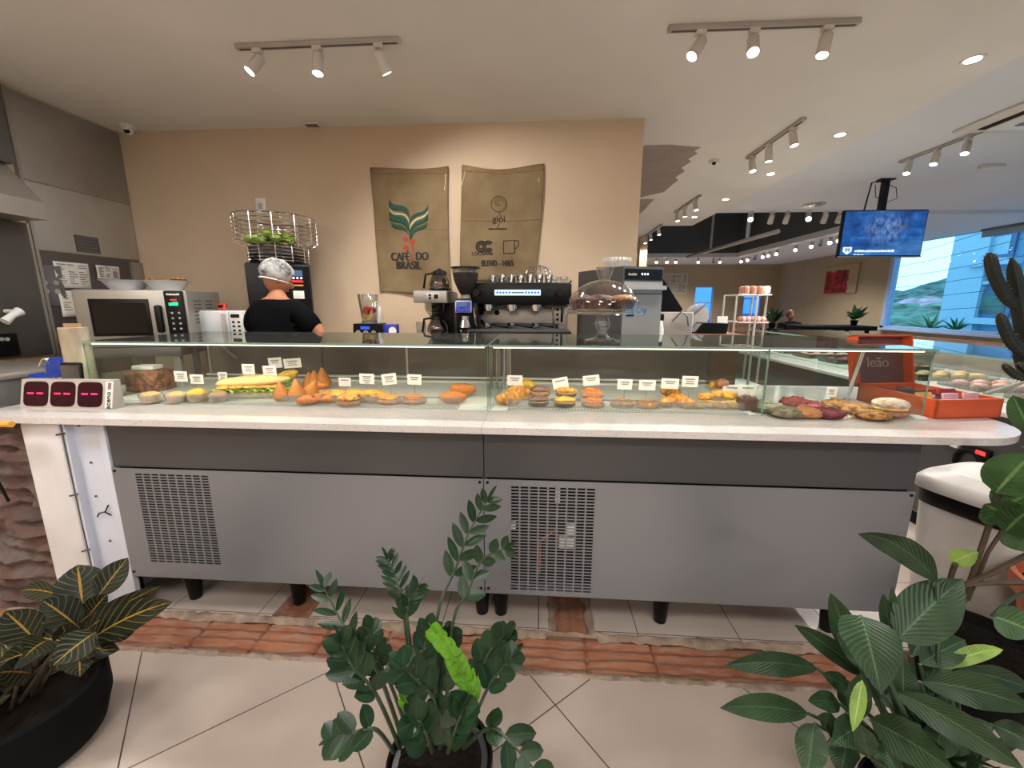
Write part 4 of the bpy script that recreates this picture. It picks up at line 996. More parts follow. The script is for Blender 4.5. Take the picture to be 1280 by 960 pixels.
def cookie(u, v, mat, lab, grp, s=1.0, r=.035, dz=0, rz=0, h=.022, chunks=6, ck='chocolate'):
    t = root_at('cookie', u, v, lab, 'cookie', grp, r, rz=rz); t.location.z += dz
    sd[0] += 1; MB().blob((0, 0, h*.6*s), (.062*s, .046*s, h*s), sd[0], .16, None, .6, 20, 3.2).build('dough', mat, t)
    if chunks:
        m = MB()
        for k in range(chunks): a, q = U(0, 2*PI), U(.1, .75); m.blob((.062*s*q*math.cos(a), .046*s*q*math.sin(a), h*s*(.6+math.sqrt(1-q*q)*.98)), (.009, .008, .005), k+sd[0], .3, None, None, 8)
        m.build('chunks', ck, t)
G1, G2, G3 = 'greenish cookies', 'red velvet cookies', 'nut cookies'
cookie(948, 514, 'green_cookie', 'grey-green cookie nearest the brownie, seen through the divider', G1, 1.05, .06, ck='green_cookie')
cookie(962, 517, 'green_cookie', 'grey-green cookie in the middle of three', G1, 1.05, .05, ck='green_cookie')
cookie(982, 523, 'green_cookie', 'grey-green cookie in front, right of the glass divider', G1, 1.1, .04, ck='green_cookie')
cookie(992, 509, 'red_cookie', 'red cookie lying furthest back', G2, 1.05, .05, ck='burgundy_cookie')
cookie(1011, 514, 'red_cookie', 'red cookie in the middle, overlapping the back one', G2, 1.0, .05, ck='burgundy_cookie')
cookie(1005, 523, 'tan_cookie', 'smooth tan cookie in front between the green and burgundy ones', None, 1.1, .04, chunks=0)
cookie(1035, 524, 'burgundy_cookie', 'dark burgundy cookie in front at right', G2, 1.0, .04, ck='burgundy_cookie')
cookie(1044, 511, 'nut_cookie', 'pale nut cookie furthest left of its three', G3, .95, .05, ck='tan_cookie')
cookie(1066, 518, 'nut_cookie', 'brown nut cookie in the middle of its three', G3, 1.08, .05, ck='tan_cookie')
cookie(1090, 525, 'nut_cookie', 'flat nut cookie in front of the sugared doughnut', G3, 1.15, .035, h=.016, ck='cream_filling')
t = root_at('cream_doughnut', 1110, 523, 'sugar-dusted doughnut split by a thick layer of yellow cream', 'doughnut', None, .05)
MB().blob((0, 0, .014), (.066, .055, .018), 4, .05, None, .7, 22).build('bottom_bun', 'dough_base', t)
MB().blob((0, 0, .034), (.063, .052, .014), 6, .08, None, None, 22).build('cream', 'cream_filling', t)
MB().blob((0, 0, .05), (.067, .055, .026), 8, .05, None, .4, 24).build('top_bun', 'icing_sugar', t)
# ================================================================ tea box
A_, B_, C_ = P(1168, 524, z=ZT), P(1250, 522, z=ZT), P(1103, 499, z=ZT)
ex = (B_-A_); ex.z = 0; Lx = ex.length; ang = math.atan2(ex.y, ex.x); Ly = (C_-A_).dot(V((-math.sin(ang), math.cos(ang), 0)))
t = T('tea_box', 'open orange tea box, its raised lid lettered leão, at the right worktop end', 'tea box', (A_.x, A_.y, ZT), ang)
sk_ = (C_-A_).dot(V((math.cos(ang), math.sin(ang), 0)))/Ly
print('teabox', Lx, Ly, sk_)
hb = .082; W_, D_ = Lx, max(.26, Ly)
m = MB().bb(0, W_, 0, .008, 0, hb).bb(0, W_, D_-.008, D_, 0, hb).bb(0, .008, 0, D_, 0, hb).bb(W_-.008, W_, 0, D_, 0, hb).bb(0, W_, 0, D_, 0, .006); m.build('tray', 'orange_card', t, smooth=False)
m = MB().bb(.1, .104, .008, D_-.008, 0, .07).bb(.2, .204, .008, D_-.008, 0, .07).bb(.008, W_-.008, D_*.5, D_*.5+.004, 0, .07); m.build('dividers', 'maroon_card', t, smooth=False)
ld = MB(); hl = .25
def LR(x, d, h):   # lid coordinates: x along the box, d through the lid's thickness, h up the raised lid
    th = .22; return V((x, D_-.002+d*math.cos(th)+h*math.sin(th), hb-.004-d*math.sin(th)+h*math.cos(th)))
def lidbox(mb, x0, x1, d0, d1, h0, h1):
    vs = [mb.b.verts.new(LR(x, d, h)) for x in (x0, x1) for d in (d0, d1) for h in (h0, h1)]
    for f in ((0, 1, 3, 2), (4, 6, 7, 5), (0, 4, 5, 1), (2, 3, 7, 6), (0, 2, 6, 4), (1, 5, 7, 3)): mb.b.faces.new([vs[i] for i in f])
lidbox(ld, 0, W_, .05, .056, 0, hl); lidbox(ld, 0, .008, 0, .05, 0, hl); lidbox(ld, W_-.008, W_, 0, .05, 0, hl); lidbox(ld, 0, W_, 0, .05, hl-.008, hl); lidbox(ld, 0, W_, 0, .05, 0, .008)
lid = ld.build('lid', 'orange_card', t, smooth=False)
m = MB(); lidbox(m, .009, W_-.009, .046, .049, .009, hl-.009); m.build('lid_lining', 'maroon_card', lid, smooth=False)
text('leão', .075, 'pale_logo', lid, LR(W_*.5, .044, hl*.45), (PI/2-.22, 0, 0), .0008, .0008, name='lid_lettering')
k = 0
for i, (x, y, mt, tl, lab) in enumerate(((.05, .09, 'sachet_gold', -.3, 'gold tea sachet leaning at the front left of the tea box'), (.05, .17, 'sachet_dark', -.2, 'dark tea sachet behind the gold one in the tea box'), (.152, .07, 'sachet_pink', -.25, 'pink tea sachet in the middle of the tea box'), (.152, .16, 'sachet_red', -.2, 'dark red tea sachet at the back middle of the tea box'), (.25, .07, 'sachet_pink', -.25, 'pink tea sachet at the right end of the tea box'), (.25, .16, 'sachet_red', -.2, 'dark red tea sachet at the back right of the tea box'))):
    if x > W_-.04: x = W_-.05
    q = Matrix.Rotation(ang, 4, 'Z') @ V((x, y, .008))
    st = T('tea_sachet', lab, 'tea sachet', (t.location.x+q.x, t.location.y+q.y, ZT+.008), ang, 'tea sachets in the orange box')
    MB().box((0, 0, .043), (.075, .012, .085), .004, (tl, 0, 0)).build('envelope', mt, st)
    MB().box((0, -.009, .045), (.045, .003, .03), .001, (tl, 0, 0)).build('printed_band', 'paper_tag', st)
# ================================================================ queue display
a, c = P(25, 510, z=ZT), P(141, 512, z=ZT)
L = (c-a).length; ang = math.atan2(c.y-a.y, c.x-a.x)
t = T('queue_display', 'grey queue display with three dark red windows on the left end of the worktop', 'display', (a.x, a.y, ZT), ang)
hq = .128; lean = .06
m = MB(); m.prism([(0, 0), (lean*.5, hq), (.055, hq), (.055, 0)], L, 'x', 0); m.build('casing', 'rail_gray', t, smooth=False)
def fp(x, h, off=0): return V((x, lean*.5*h/hq-off, h))
for k in range(3):
    x0 = .014+k*(L-.055)/3; ww = (L-.055)/3-.010
    m = MB(); pts = []
    for i in range(24):
        aa = 2*PI*i/24; e = 5; cx = math.copysign(abs(math.cos(aa))**(2/e), math.cos(aa)); cz = math.copysign(abs(math.sin(aa))**(2/e), math.sin(aa))
        pts.append(fp(x0+ww/2+cx*ww/2, hq/2+cz*hq*.43, .0015))
    f1 = [m.b.verts.new(p) for p in pts]; f2 = [m.b.verts.new(p+V((0, .004, 0))) for p in pts]
    m.b.faces.new(f1)
    for i in range(24): m.b.faces.new((f1[i], f2[i], f2[(i+1) % 24], f1[(i+1) % 24]))
    wd = m.build('window', 'display_red', t, smooth=False)
    for q in (.3, .68): MB().box(fp(x0+ww*q, hq*.52, .003), (ww*.25, .002, .007), .0009).build('segment', 'led_pink', wd)
m = MB(); m.box(fp(L-.020, hq*.5, .001), (.034, .003, hq*.92), .001, (-.23, 0, 0)).build('label_strip', 'paper_white', t)
text('aceno', .032, 'ink_black', t, fp(L-.020, hq*.32, .0035), Euler((PI/2-.23, 0, PI/2), 'ZYX'), .0006, .0006, name='label_lettering')
m = MB(); m.box(fp(L-.018, hq*.8, .003), (.016, .001, .03), 0, (-.23, 0, 0)).build('label_print', 'ink_gray', t)
# cake stand on the glass top
p = P(751, 428, z=ZG); cy = 1.95
cx = P(752, 430, y=cy).x
t = T('cake_stand', 'footed glass cake stand with a scalloped plate and glass dome on the counter glass', 'cake stand', (cx, cy, ZG))
zp = P(755, 389, y=cy).z-ZG; zt = P(751, 352, y=cy).z-ZG; rp = (P(807, 387, y=cy).x-P(704, 387, y=cy).x)/2
print('cake', zp, zt, rp)
MB().lathe([(0, 0), (.085, 0), (.082, .008), (.04, .018), (.024, .035), (.022, .05), (.033, .07), (.036, .085), (.03, .1), (.022, zp-.018), (.04, zp-.008), (0, zp-.006)], seg=28, fn=lambda a, z: 1+.015*math.cos(a*10)).build('foot', 'glassware', t)
MB().lathe([(0, zp-.006), (.06, zp-.006), (rp*.9, zp), (rp, zp-.012), (rp, zp+.012), (rp*.96, zp+.012), (rp*.88, zp+.006), (0, zp+.002)], seg=72, fn=lambda a, z: 1+(.02*math.cos(a*36) if z > zp+.003 else 0)).build('plate', 'glassware', t)
rd = rp*.84; hd = zt-zp-.012
dome = MB().lathe([(rd, zp+.006), (rd*1.0, zp+.02)]+[(rd*math.cos(b), zp+.02+hd*math.sin(b)) for b in [x*PI/2/10 for x in range(1, 10)]]+[(.02, zp+.02+hd), (0, zp+.02+hd)], seg=36).build('dome', 'dome_glass', t)
MB().lathe([(0, zt), (.022, zt+.005), (.026, zt+.02), (.04, zt+.055), (.042, zt+.062), (0, zt+.06)], seg=18, fn=lambda a, z: 1+.03*math.cos(a*9)).build('dome_knob', 'glassware', t)
for k, (dx, dy, mt, lab) in enumerate(((-.1, .02, 'choc_glaze', 'chocolate muffin at the left under the glass dome'), (-.02, -.03, 'choc_glaze', 'chocolate muffin in front in the middle under the glass dome'), (.085, -.02, 'nut_cookie', 'pale-topped muffin at the right under the glass dome'), (.02, .08, 'brown_bun', 'brown muffin at the back under the glass dome'))):
    mf = T('muffin', lab, 'muffin', (cx+dx, cy+dy, ZG+zp+.003), 0, 'muffins under the dome')
    MB().lathe([(0, 0), (.042, 0), (.056, .045), (.05, .05), (0, .05)], seg=40, fn=lambda a, z: 1+.025*math.cos(a*20)).build('paper_cup', 'chocolate', mf)
    MB().blob((0, 0, .05), (.058, .055, .022), k+5, .18, None, .3, 18).build('top', mt, mf)
# small things at the left end of the worktop
t = T('film_roll', 'upright roll of plastic food film behind the queue display', 'film roll', (-2.2, 1.80, ZT))
MB().cyl((0, 0, .185), .052, .34, 24, bev=.003).build('film', 'film_roll', t); MB().lathe([(.02, 0), (.03, 0), (.03, .372), (.02, .372), (.02, 0)], seg=18).build('core', 'cardboard', t)
t = T('tape_dispenser', 'blue desk tape dispenser with a cream roll behind the queue display', 'tape dispenser', (-2.35, 1.80, ZT), .1); t.scale = (.8, .9, 1.2)
MB().prism([(-.1, 0), (.1, 0), (.1, .07), (.08, .11), (.03, .125), (-.03, .085), (-.06, .09), (-.1, .11)], .075, 'y', -.037).build('body', 'blue_plastic', t, ang=20)
MB().cyl((.03, 0, .12), .055, .026, 24, (PI/2, 0, 0)).build('tape_roll', 'blue_plastic', t)
MB().grid(lambda a, c: V((-.065+a*.075, (c-.5)*.026, .135+.035*math.sin(a*PI*.9))), 10, 2, uv=False).build('tape_end', 'tape_cream', t, sol=.002)
t = T('card_terminal', 'black flat phone-like terminal leaning by the left edge of the glass case', 'card terminal', (-2.13, 1.70, ZT), .15); t.scale = (1, 1, 1.18)
MB().box((0, 0, .085), (.09, .016, .17), .007, (-.12, 0, 0)).build('body', 'black_plastic', t)
MB().box((0, -.009, .09), (.078, .002, .14), .001, (-.12, 0, 0)).build('screen', 'dark_tinted_glass', t)
t = T('snack_packet', 'small orange and cream packet between the tape dispenser and the film roll', 'packet', (-2.265, 1.76, ZT))
MB().blob((0, 0, .06), (.022, .014, .062), 2, .1, None, .95, 14).build('packet', 'cheese_top', t)
# ================================================================ back bar
ZB = 1.19
t = T('back_counter', 'beige back-bar counter along the wall under the coffee machines', 'counter', (0, 0, 0))
MB().bb(-1.98, .95, 2.87, 3.496, ZB-.03, ZB, .004).bb(-2.36, -1.98, 3.005, 3.496, ZB-.03, ZB, .004).build('top', 'counter_beige', t)
MB().bb(-1.96, .95, 2.98, 3.496, 0, ZB-.03).bb(-2.34, -1.96, 3.03, 3.496, 0, ZB-.03).build('body', 'gray_plastic', t, smooth=False)
# ---- coffee sacks
def sack(x0, x1, z0, z1, lab, seed, edges):
    W, Hh = x1-x0, z1-z0
    t = T('coffee_sack', lab, 'coffee sack', ((x0+x1)/2, YB, (z0+z1)/2), 0, 'jute coffee sacks on the wall')
    def wob(x, z):
        top = max(0, 1-((Hh/2-z)/.12))
        return -.022-.008*math.sin(x*9+seed)-.008*NZ.noise(V((x*4, z*3, seed)))-.006*NZ.noise(V((x*9, z*7, seed+2)))
    def edge(c):
        l, r = edges; return l(c), r(c)
    def fn(a, c):
        l, r = edge(c); x = -W/2+l+a*(W-l+r); z = -Hh/2+c*Hh+.012*math.sin(a*PI*2+seed)*(c > .98)-(.02*math.sin(a*PI) if seed == 2 else .004*math.sin(a*9))*(c)
        if c < .01: z += .01*math.sin(a*7+seed)
        return V((x, wob(x, z), z))
    MB().grid(fn, 50, 70).build('cloth', 'jute', t, sol=.006)
    for cc in ((.955, .012), (.515 if seed == 1 else .535, .005)):
        m = MB(); m.grid(lambda a, c: (lambda q: V((q.x, q.y-.0055, q.z)))(fn(.005+a*.99, cc[0]+c*cc[1])), 50, 2, uv=False); m.build('seam', 'jute_hem', t, sol=.002)
    return t, wob
zs = lambda v, u=520: P(u, v, y=YB).z
xs_ = lambda u, v=290: P(u, v, y=YB).x
sx0, sx1 = xs_(470), xs_(563); sz1, sz0 = zs(211), zs(366)
t1, wb1 = sack(sx0, sx1, sz0, sz1, 'jute coffee sack with a green leaf emblem and red berries hanging on the wall', 1, (lambda c: -.012*c+.012*(1-c), lambda c: -.012*math.sin(c*PI)))
tx0, tx1 = xs_(575), xs_(677); tz1, tz0 = zs(208, 630), zs(350, 630)
t2, wb2 = sack(tx0, tx1, tz0, tz1, 'jute coffee sack with a cup outline and blend lettering hanging on the wall', 2, (lambda c: .03*c-.01*(1-c), lambda c: .012*c-.045*(1-c)**2))
def on(t, wb, u, v): p = P(u, v, y=YB-.02); return p.x-t.location.x, p.z-t.location.z
def warp_of(wb):
    return lambda co: V((co.x, wb(co.x, co.z)-.0065+co.y, co.z))
def stext(t, wb, body, u, v, size, mat, bold=0, name='print_lettering', sx=1):
    x, z = on(t, wb, u, v); text(body, size, mat, t, (x, 0, z), (PI/2, 0, 0), .0005, bold, name=name, warp=warp_of(wb), sx=sx)
stext(t1, wb1, 'CAFÉ', 501, 321.5, .092, 'ink_black', .005, sx=.74); stext(t1, wb1, 'S', 516, 322.8, .078, 'ink_red', .003, sx=.8); stext(t1, wb1, 'DO', 528.5, 321, .092, 'ink_black', .005, sx=.74)
stext(t1, wb1, 'BRASIL', 511.5, 332.3, .092, 'ink_black', .005, sx=.78)
def shape(t, wb, pts, mat, name):
    # subdivided filled outline following the cloth
    q = [on(t, wb, u, v) for u, v in pts]; m = MB(); vs = [m.b.verts.new((x, wb(x, z)-.0068, z)) for x, z in q]
    f = m.b.faces.new(vs); bmesh.ops.triangulate(m.b, faces=[f]); return m.build(name, mat, t, smooth=False, sol=.0008)
def band(t, wb, ctrl_a, ctrl_b, mat, name, n=14):
    """strip between two curves given as pixel control points"""
    def ev(c, s):
        k = len(c)-1; i = min(int(s*k), k-1); f = s*k-i
        p0, p1, p2, p3 = c[max(i-1, 0)], c[i], c[i+1], c[min(i+2, k)]
        return tuple(.5*(2*b+(c_-a)*f+(2*a-5*b+4*c_-d)*f*f+(3*b-a-3*c_+d)*f**3) for a, b, c_, d in zip(p0, p1, p2, p3))
    m = MB()
    def fn(a, c):
        A, B = ev(ctrl_a, a), ev(ctrl_b, a); u, v = A[0]*(1-c)+B[0]*c, A[1]*(1-c)+B[1]*c
        x, z = on(t, wb, u, v); return V((x, wb(x, z)-.0068, z))
    m.grid(fn, n, 3, uv=False); return m.build(name, mat, t, sol=.0008)
Z4 = lambda *p: [(280+x/4, 240+y/4) for x, y in p]
# emblem read in a 4x enlargement: left wing in three green ribbons, right wing in three
band(t1, wb1, Z4((826, 38), (850, 62), (895, 70), (922, 90), (930, 122)), Z4((826, 72), (850, 92), (895, 98), (918, 112), (930, 134)), 'ink_green', 'emblem_leaf')
band(t1, wb1, Z4((828, 82), (850, 106), (895, 110), (920, 128), (930, 150)), Z4((828, 88), (850, 112), (895, 116), (918, 133), (930, 160)), 'ink_cream', 'emblem_leaf')
band(t1, wb1, Z4((826, 98), (850, 118), (892, 122), (916, 142), (930, 176)), Z4((828, 140), (850, 150), (890, 158), (912, 176), (928, 204)), 'ink_green', 'emblem_leaf')
band(t1, wb1, Z4((832, 148), (852, 160), (890, 168), (912, 186), (926, 208)), Z4((842, 172), (862, 184), (892, 190), (914, 200), (930, 222)), 'ink_green', 'emblem_leaf')
band(t1, wb1, Z4((1022, 66), (1000, 96), (968, 106), (940, 124), (930, 148)), Z4((1022, 90), (1000, 112), (966, 124), (942, 142), (932, 168)), 'ink_green', 'emblem_leaf')
band(t1, wb1, Z4((1022, 96), (1000, 120), (966, 134), (944, 152), (932, 176)), Z4((1022, 106), (1000, 130), (966, 144), (946, 162), (933, 186)), 'ink_cream', 'emblem_leaf')
band(t1, wb1, Z4((1022, 112), (1000, 136), (964, 152), (944, 172), (932, 196)), Z4((1022, 142), (1000, 156), (966, 172), (946, 192), (933, 214)), 'ink_green', 'emblem_leaf')
band(t1, wb1, Z4((1020, 150), (1000, 166), (964, 182), (946, 198), (934, 220)), Z4((1016, 176), (998, 188), (966, 200), (948, 216), (936, 246)), 'ink_green', 'emblem_leaf')
band(t1, wb1, Z4((930, 200), (932, 236), (938, 262)), Z4((936, 200), (938, 234), (942, 260)), 'ink_green', 'emblem_stem', 6)
for x, y, r in ((911, 238, 13), (946, 250, 14), (913, 281, 14)):
    shape(t1, wb1, Z4(*[(x+r*math.cos(a*PI/9), y+r*math.sin(a*PI/9)*1.05) for a in range(18)]), 'ink_red', 'emblem_berry')
band(t1, wb1, Z4((944, 262), (946, 300)), Z4((949, 262), (951, 300)), 'ink_red', 'emblem_stem', 4)
Y4 = lambda *p: [(440+x/4, 180+y/4) for x, y in p]
def ring(t, wb, cx, cy, r0, r1, mat, name, a0=0, a1=2*PI, n=26, el=1.0):
    m = MB()
    def fn(a, c):
        an = a0+(a1-a0)*a; r = r0+(r1-r0)*c; u, v = Y4((cx+r*math.cos(an), cy+r*math.sin(an)*el))[0]
        x, z = on(t, wb, u, v); return V((x, wb(x, z)-.0068, z))
    m.grid(fn, n, 1, uv=False); return m.build(name, mat, t, sol=.0008)
ring(t2, wb2, 736, 302, 37, 41, 'print_brown', 'emblem_ring')
for k in range(5): ring(t2, wb2, 736, 302, 4+k*7, 6+k*7, 'print_brown', 'emblem_swirl', k*1.1, k*1.1+3.4, 14, .9)
band(t2, wb2, Y4((735, 338), (737, 360)), Y4((739, 338), (741, 360)), 'print_brown', 'emblem_stem', 4)
stext(t2, wb2, 'giói', 624, 274.5, .072, 'ink_black', .0012)
band(t2, wb2, Y4((738, 395), (722, 424)), Y4((742, 397), (727, 425)), 'print_brown', 'emblem_stem', 4)
x_, z_ = on(t2, wb2, 622.5, 286.5); scribble(t2, (x_, 0, z_), .15, .014, 'ink_black', 0, 13, 'small_lettering', .0006, warp_of(wb2))
for cx in (648, 682):
    for r0, r1 in ((10, 17), (20, 29)): ring(t2, wb2, cx, 513, r0, r1, 'ink_black', 'emblem_letter', .62, 2*PI-.62, 20)
stext(t2, wb2, 'COCAMAR', 603, 317.5, .036, 'ink_black', .001)
for q in (((757, 486), (812, 482)), ((757, 486), (759, 550)), ((759, 550), (814, 545)), ((812, 482), (814, 545)), ((814, 484), (834, 484)), ((834, 484), (832, 512)), ((832, 512), (815, 524))):
    (xa, ya), (xb, yb) = q; d = V((xb-xa, yb-ya)); d.normalize(); nx, ny = -d.y*1.6, d.x*1.6
    band(t2, wb2, Y4((xa+nx, ya+ny), (xb+nx, yb+ny)), Y4((xa-nx, ya-ny), (xb-nx, yb-ny)), 'ink_black', 'cup_outline', 4)
stext(t2, wb2, 'BLEND - 14/65', 622, 329.5, .066, 'ink_black', .003, 'blend_lettering', .64)
for tt, wb_, (u, v), (u2, v2) in ((t1, wb1, (557, 218), (556, 238)), (t2, wb2, (582, 214), (577, 232)), (t2, wb2, (673, 222), (673, 228))):
    x, z = on(tt, wb_, u, v); xb, zb = on(tt, wb_, u2, v2)
    MB().tube([(x, wb_(x, z)-.008, z), ((x+xb)/2+.006, wb_(x, z)-.012, (z+zb)/2), (xb, wb_(xb, zb)-.008, zb)], .004, 6).build('tie_string', 'string_cream', tt)
# wall switch and wall specks
p = P(327, 258, y=YB)
t = T('wall_outlet', 'white wall outlet plate above the fruit basket', 'outlet', (p.x, YB, p.z))
MB().box((0, -.006, 0), (.085, .012, .125), .004).build('plate', 'white_plastic', t)
MB().box((0, -.013, 0), (.04, .006, .045), .002).build('socket', 'rail_gray', t)
def thing_at(name, lab, cat, u, y, z=ZB, rz=0, v=400, group=None):
    return T(name, lab, cat, (P(u, v, y=y).x, y, z), rz, group)
# ---- orange-juicer style machine with wire basket of limes
t = thing_at('juice_machine', 'black juice machine under a wire basket of green fruit, behind the person', 'juice machine', 350, 3.2, v=340, rz=.5)
MB().bb(-.215, .215, -.17, .2, 0, .56, .015).build('body', 'black_plastic', t)
MB().bb(.045, .205, -.19, -.17, .15, .54, .006).build('control_panel', 'black_matte', t)
for z, mt, h in ((.49, 'lcd_gray', .045), (.43, 'led_red', .012), (.40, 'sachet_gold', .012), (.33, 'paper_white', .06)):
    MB().box((.125, -.192, z), (.075, .004, h), .001).build('panel_display', mt, t)
for k in range(3): MB().cyl((.1+k*.026, -.192, .455), .008, .004, 10, (PI/2, 0, 0)).build('button', 'led_white', t)
MB().lathe([(.20, 0), (.2, .05), (.21, .06)], (0, 0, .56), 30).build('hopper_ring', 'black_plastic', t)
b_ = MB()
zb0 = .57
for k in range(6): 
    r = .215+.012*0; b_.tube([(r*math.cos(a*PI/18), r*math.sin(a*PI/18), zb0+.012+k*.024) for a in range(36)], .0035, 5, True)
for k in range(7):
    r = .285; b_.tube([(r*math.cos(a*PI/18), r*math.sin(a*PI/18), zb0+.15+k*.03) for a in range(36)], .0035, 5, True)
for k in range(12):
    a = k*PI/6; ca, sa = math.cos(a), math.sin(a)
    b_.tube([(.215*ca, .215*sa, zb0), (.215*ca, .215*sa, zb0+.12), (.285*ca, .285*sa, zb0+.15), (.285*ca, .285*sa, zb0+.335)], .004, 5)
b_.tube([(.285*math.cos(a*PI/18), .285*math.sin(a*PI/18), zb0+.335) for a in range(36)], .006, 6, True)
b_.build('wire_basket', 'chrome', t)
MB().cyl((0, 0, zb0+.06), .2, .1, 24).build('basket_liner', 'dark_tinted_glass', t)
lx, ly = t.location.x, t.location.y
for k in range(16):
    a = U(0, 2*PI) if k > 4 else -PI/2+U(-1.4, 1.4); r = U(.05, .21); 
    m = MB(); m.blob((0, 0, 0), (.038, .038, .036), k, .06, None, None, 14)
    o = m.build('lime', 'lime_fruit'); o.location = (lx+r*math.cos(a), ly+r*math.sin(a), ZB+zb0+.155+U(0, .03)+(.03 if r < .1 else 0))
    tag(o, 'green lime in the wire basket on the juice machine', 'lime', 'limes in the wire basket')
# ---- blender
t = thing_at('blender', 'blender with red fruit in its clear jug beside the person', 'blender', 462, 3.1)
MB().prism([(-.105, 0), (.11, 0), (.1, .115), (-.095, .115)], .16, 'y', -.08).build('base', 'black_plastic', t)
MB().box((-.005, -.082, .085), (.07, .004, .022), .001).build('display', 'lcd_blue', t)
for k in (-1, 0, 1): MB().cyl((k*.06, -.082, .05), .017, .012, 14, (PI/2, 0, 0)).build('knob', 'steel', t)
MB().lathe([(.05, .13), (.058, .14), (.08, .335), (.078, .335), (.055, .145), (.048, .134)], seg=4*6, fn=lambda a, z: 1+.05*math.cos(a*4)).build('jug', 'glassware', t)
MB().cyl((0, 0, .122), .058, .022, 20).build('collar', 'gray_plastic', t)
m = MB()
for k in range(8): m.blob((U(-.035, .035), U(-.03, .03), .2+U(0, .03)), (.024, .022, .02), k, .2, None, None, 10)
m.build('fruit', 'red_fruit', t); MB().cyl((0, 0, .165), .05, .04, 18).build('crushed_ice', 'cream_filling', t)
t = thing_at('squeeze_bottle', 'white squeeze bottle with a red mark behind the blender', 'bottle', 473, 3.3)
MB().lathe([(0, 0), (.034, 0), (.036, .02), (.036, .2), (.028, .235), (.014, .25), (.012, .29), (0, .29)], seg=20).build('bottle', 'white_plastic', t)
MB().box((0, -.0365, .16), (.02, .004, .03)).build('mark', 'ink_red', t)
# ---- blue packet
t = thing_at('napkin_pack', 'blue and white packet standing right of the blender', 'packet', 489, 3.1)
MB().box((0, 0, .055), (.105, .06, .11), .008).build('pack', 'blue_pack', t)
MB().lathe([(0, 0), (.03, .0), (.03, .003), (0, .003)], (.018, -.031, .06), 20, (PI/2, 0, 0)).build('label', 'paper_white', t)
t = thing_at('spoon', 'metal spoon lying on the back counter left of the tall glass', 'spoon', 514, 3.0)
MB().tube([(-.1, 0, .006), (0, .01, .01), (.06, .02, .008)], .004, 6).blob((.085, .024, .008), (.025, .016, .005), 1, 0).build('spoon', 'chrome', t)
t = thing_at('tall_glass', 'tall clear glass left of the coffee brewer', 'glass', 526, 3.1)
MB().lathe([(0, 0), (.035, 0), (.04, .13), (.037, .13), (.032, .008), (0, .008)], seg=20).build('glass', 'glassware', t)
# ---- coffee brewer
t = thing_at('coffee_brewer', 'steel and black coffee brewer with a glass jug on top, left of the grinder', 'coffee maker', 547, 3.1)
MB().bb(-.115, .115, -.2, .2, 0, .03, .006).bb(-.05, .115, .02, .2, .03, .30, .006).build('body', 'black_plastic', t)
MB().bb(-.12, .12, -.2, .2, .27, .355, .006).build('head', 'steel', t)
MB().box((.02, -.202, .315), (.1, .004, .05), .001).build('switch_plate', 'steel_light', t)
m = MB(); m.box((.0, -.205, .325), (.016, .004, .014)).box((.0, -.205, .304), (.016, .004, .014)).box((.045, -.205, .315), (.03, .006, .03), .002); m.build('switches', 'black_plastic', t)
MB().lathe([(.075, .27), (.07, .22), (.04, .175), (.03, .17), (0, .17)], (0, -.08, 0), 24).build('filter_cone', 'carafe_glass', t)
def jug(parent, c, nm, ha):
    c = V(c); j = MB().lathe([(0, 0), (.065, 0), (.078, .03), (.072, .075), (.05, .11), (.047, .125), (.045, .125), (.047, .108), (.069, .075), (.074, .03), (.06, .005), (0, .005)], c, 28).build(nm, 'carafe_glass', parent)
    MB().lathe([(.03, .15), (.05, .14), (.054, .118), (.046, .118), (0, .128)], c, 24).lathe([(0, .165), (.012, .16), (.03, .148), (0, .145)], c, 16).build('jug_lid', 'black_plastic', j)
    MB().lathe([(.066, -.002), (.08, .012), (.076, .02)], c, 24).build('jug_base_ring', 'black_plastic', j)
    a = V((math.cos(ha), math.sin(ha), 0))
    MB().tube([c+a*.052+V((0, 0, .128)), c+a*.105+V((0, 0, .12)), c+a*.115+V((0, 0, .06)), c+a*.122+V((0, 0, .02))], .009, 8).tube([c+a*.05+V((0, 0, .115)), c+a*.075+V((0, 0, .06)), c+a*.075+V((0, 0, .03))], .004, 6).build('jug_handle', 'black_plastic', j)
jug(t, (.02, -.09, .032), 'lower_jug', PI*.95)
uj = T('glass_coffee_jug', 'empty glass coffee jug with a black handle on top of the coffee brewer', 'coffee jug', t.location+V((.03, -.02, .355)))
jug(uj, (0, 0, .004), 'jug', PI)
# ---- grinder
t = thing_at('coffee_grinder', 'coffee grinder with a dark hopper full of beans and a blue lit screen', 'coffee grinder', 583, 2.97)
MB().bb(-.085, .085, -.1, .16, 0, .05, .01).bb(-.075, .085, -.01, .16, .05, .275, .015).build('body', 'black_plastic', t)
MB().box((-.005, -.04, .25), (.125, .08, .1), .01, (-.2, 0, 0)).build('head', 'black_plastic', t)
MB().box((-.005, -.083, .245), (.115, .004, .085), .003, (-.2, 0, 0)).build('screen_frame', 'steel_light', t)
MB().box((-.005, -.087, .243), (.105, .004, .076), .002, (-.2, 0, 0)).build('screen', 'blue_pack', t)
MB().box((-.005, -.0935, .26), (.055, .002, .03), .001, (-.2, 0, 0)).build('screen_digits', 'lcd_gray', t)
for k in (-1, 0, 1): MB().cyl((k*.026-.005, -.086, .218), .007, .006, 12, (PI/2-.2, 0, 0)).build('button', 'led_white', t)
MB().lathe([(.035, .285), (.035, .325), (.04, .33), (0, .33)], seg=20).build('throat', 'steel', t)
MB().lathe([(.038, .33), (.06, .37), (.085, .43), (.092, .48), (.0, .482)], seg=28).build('hopper', 'coffee_beans', t)
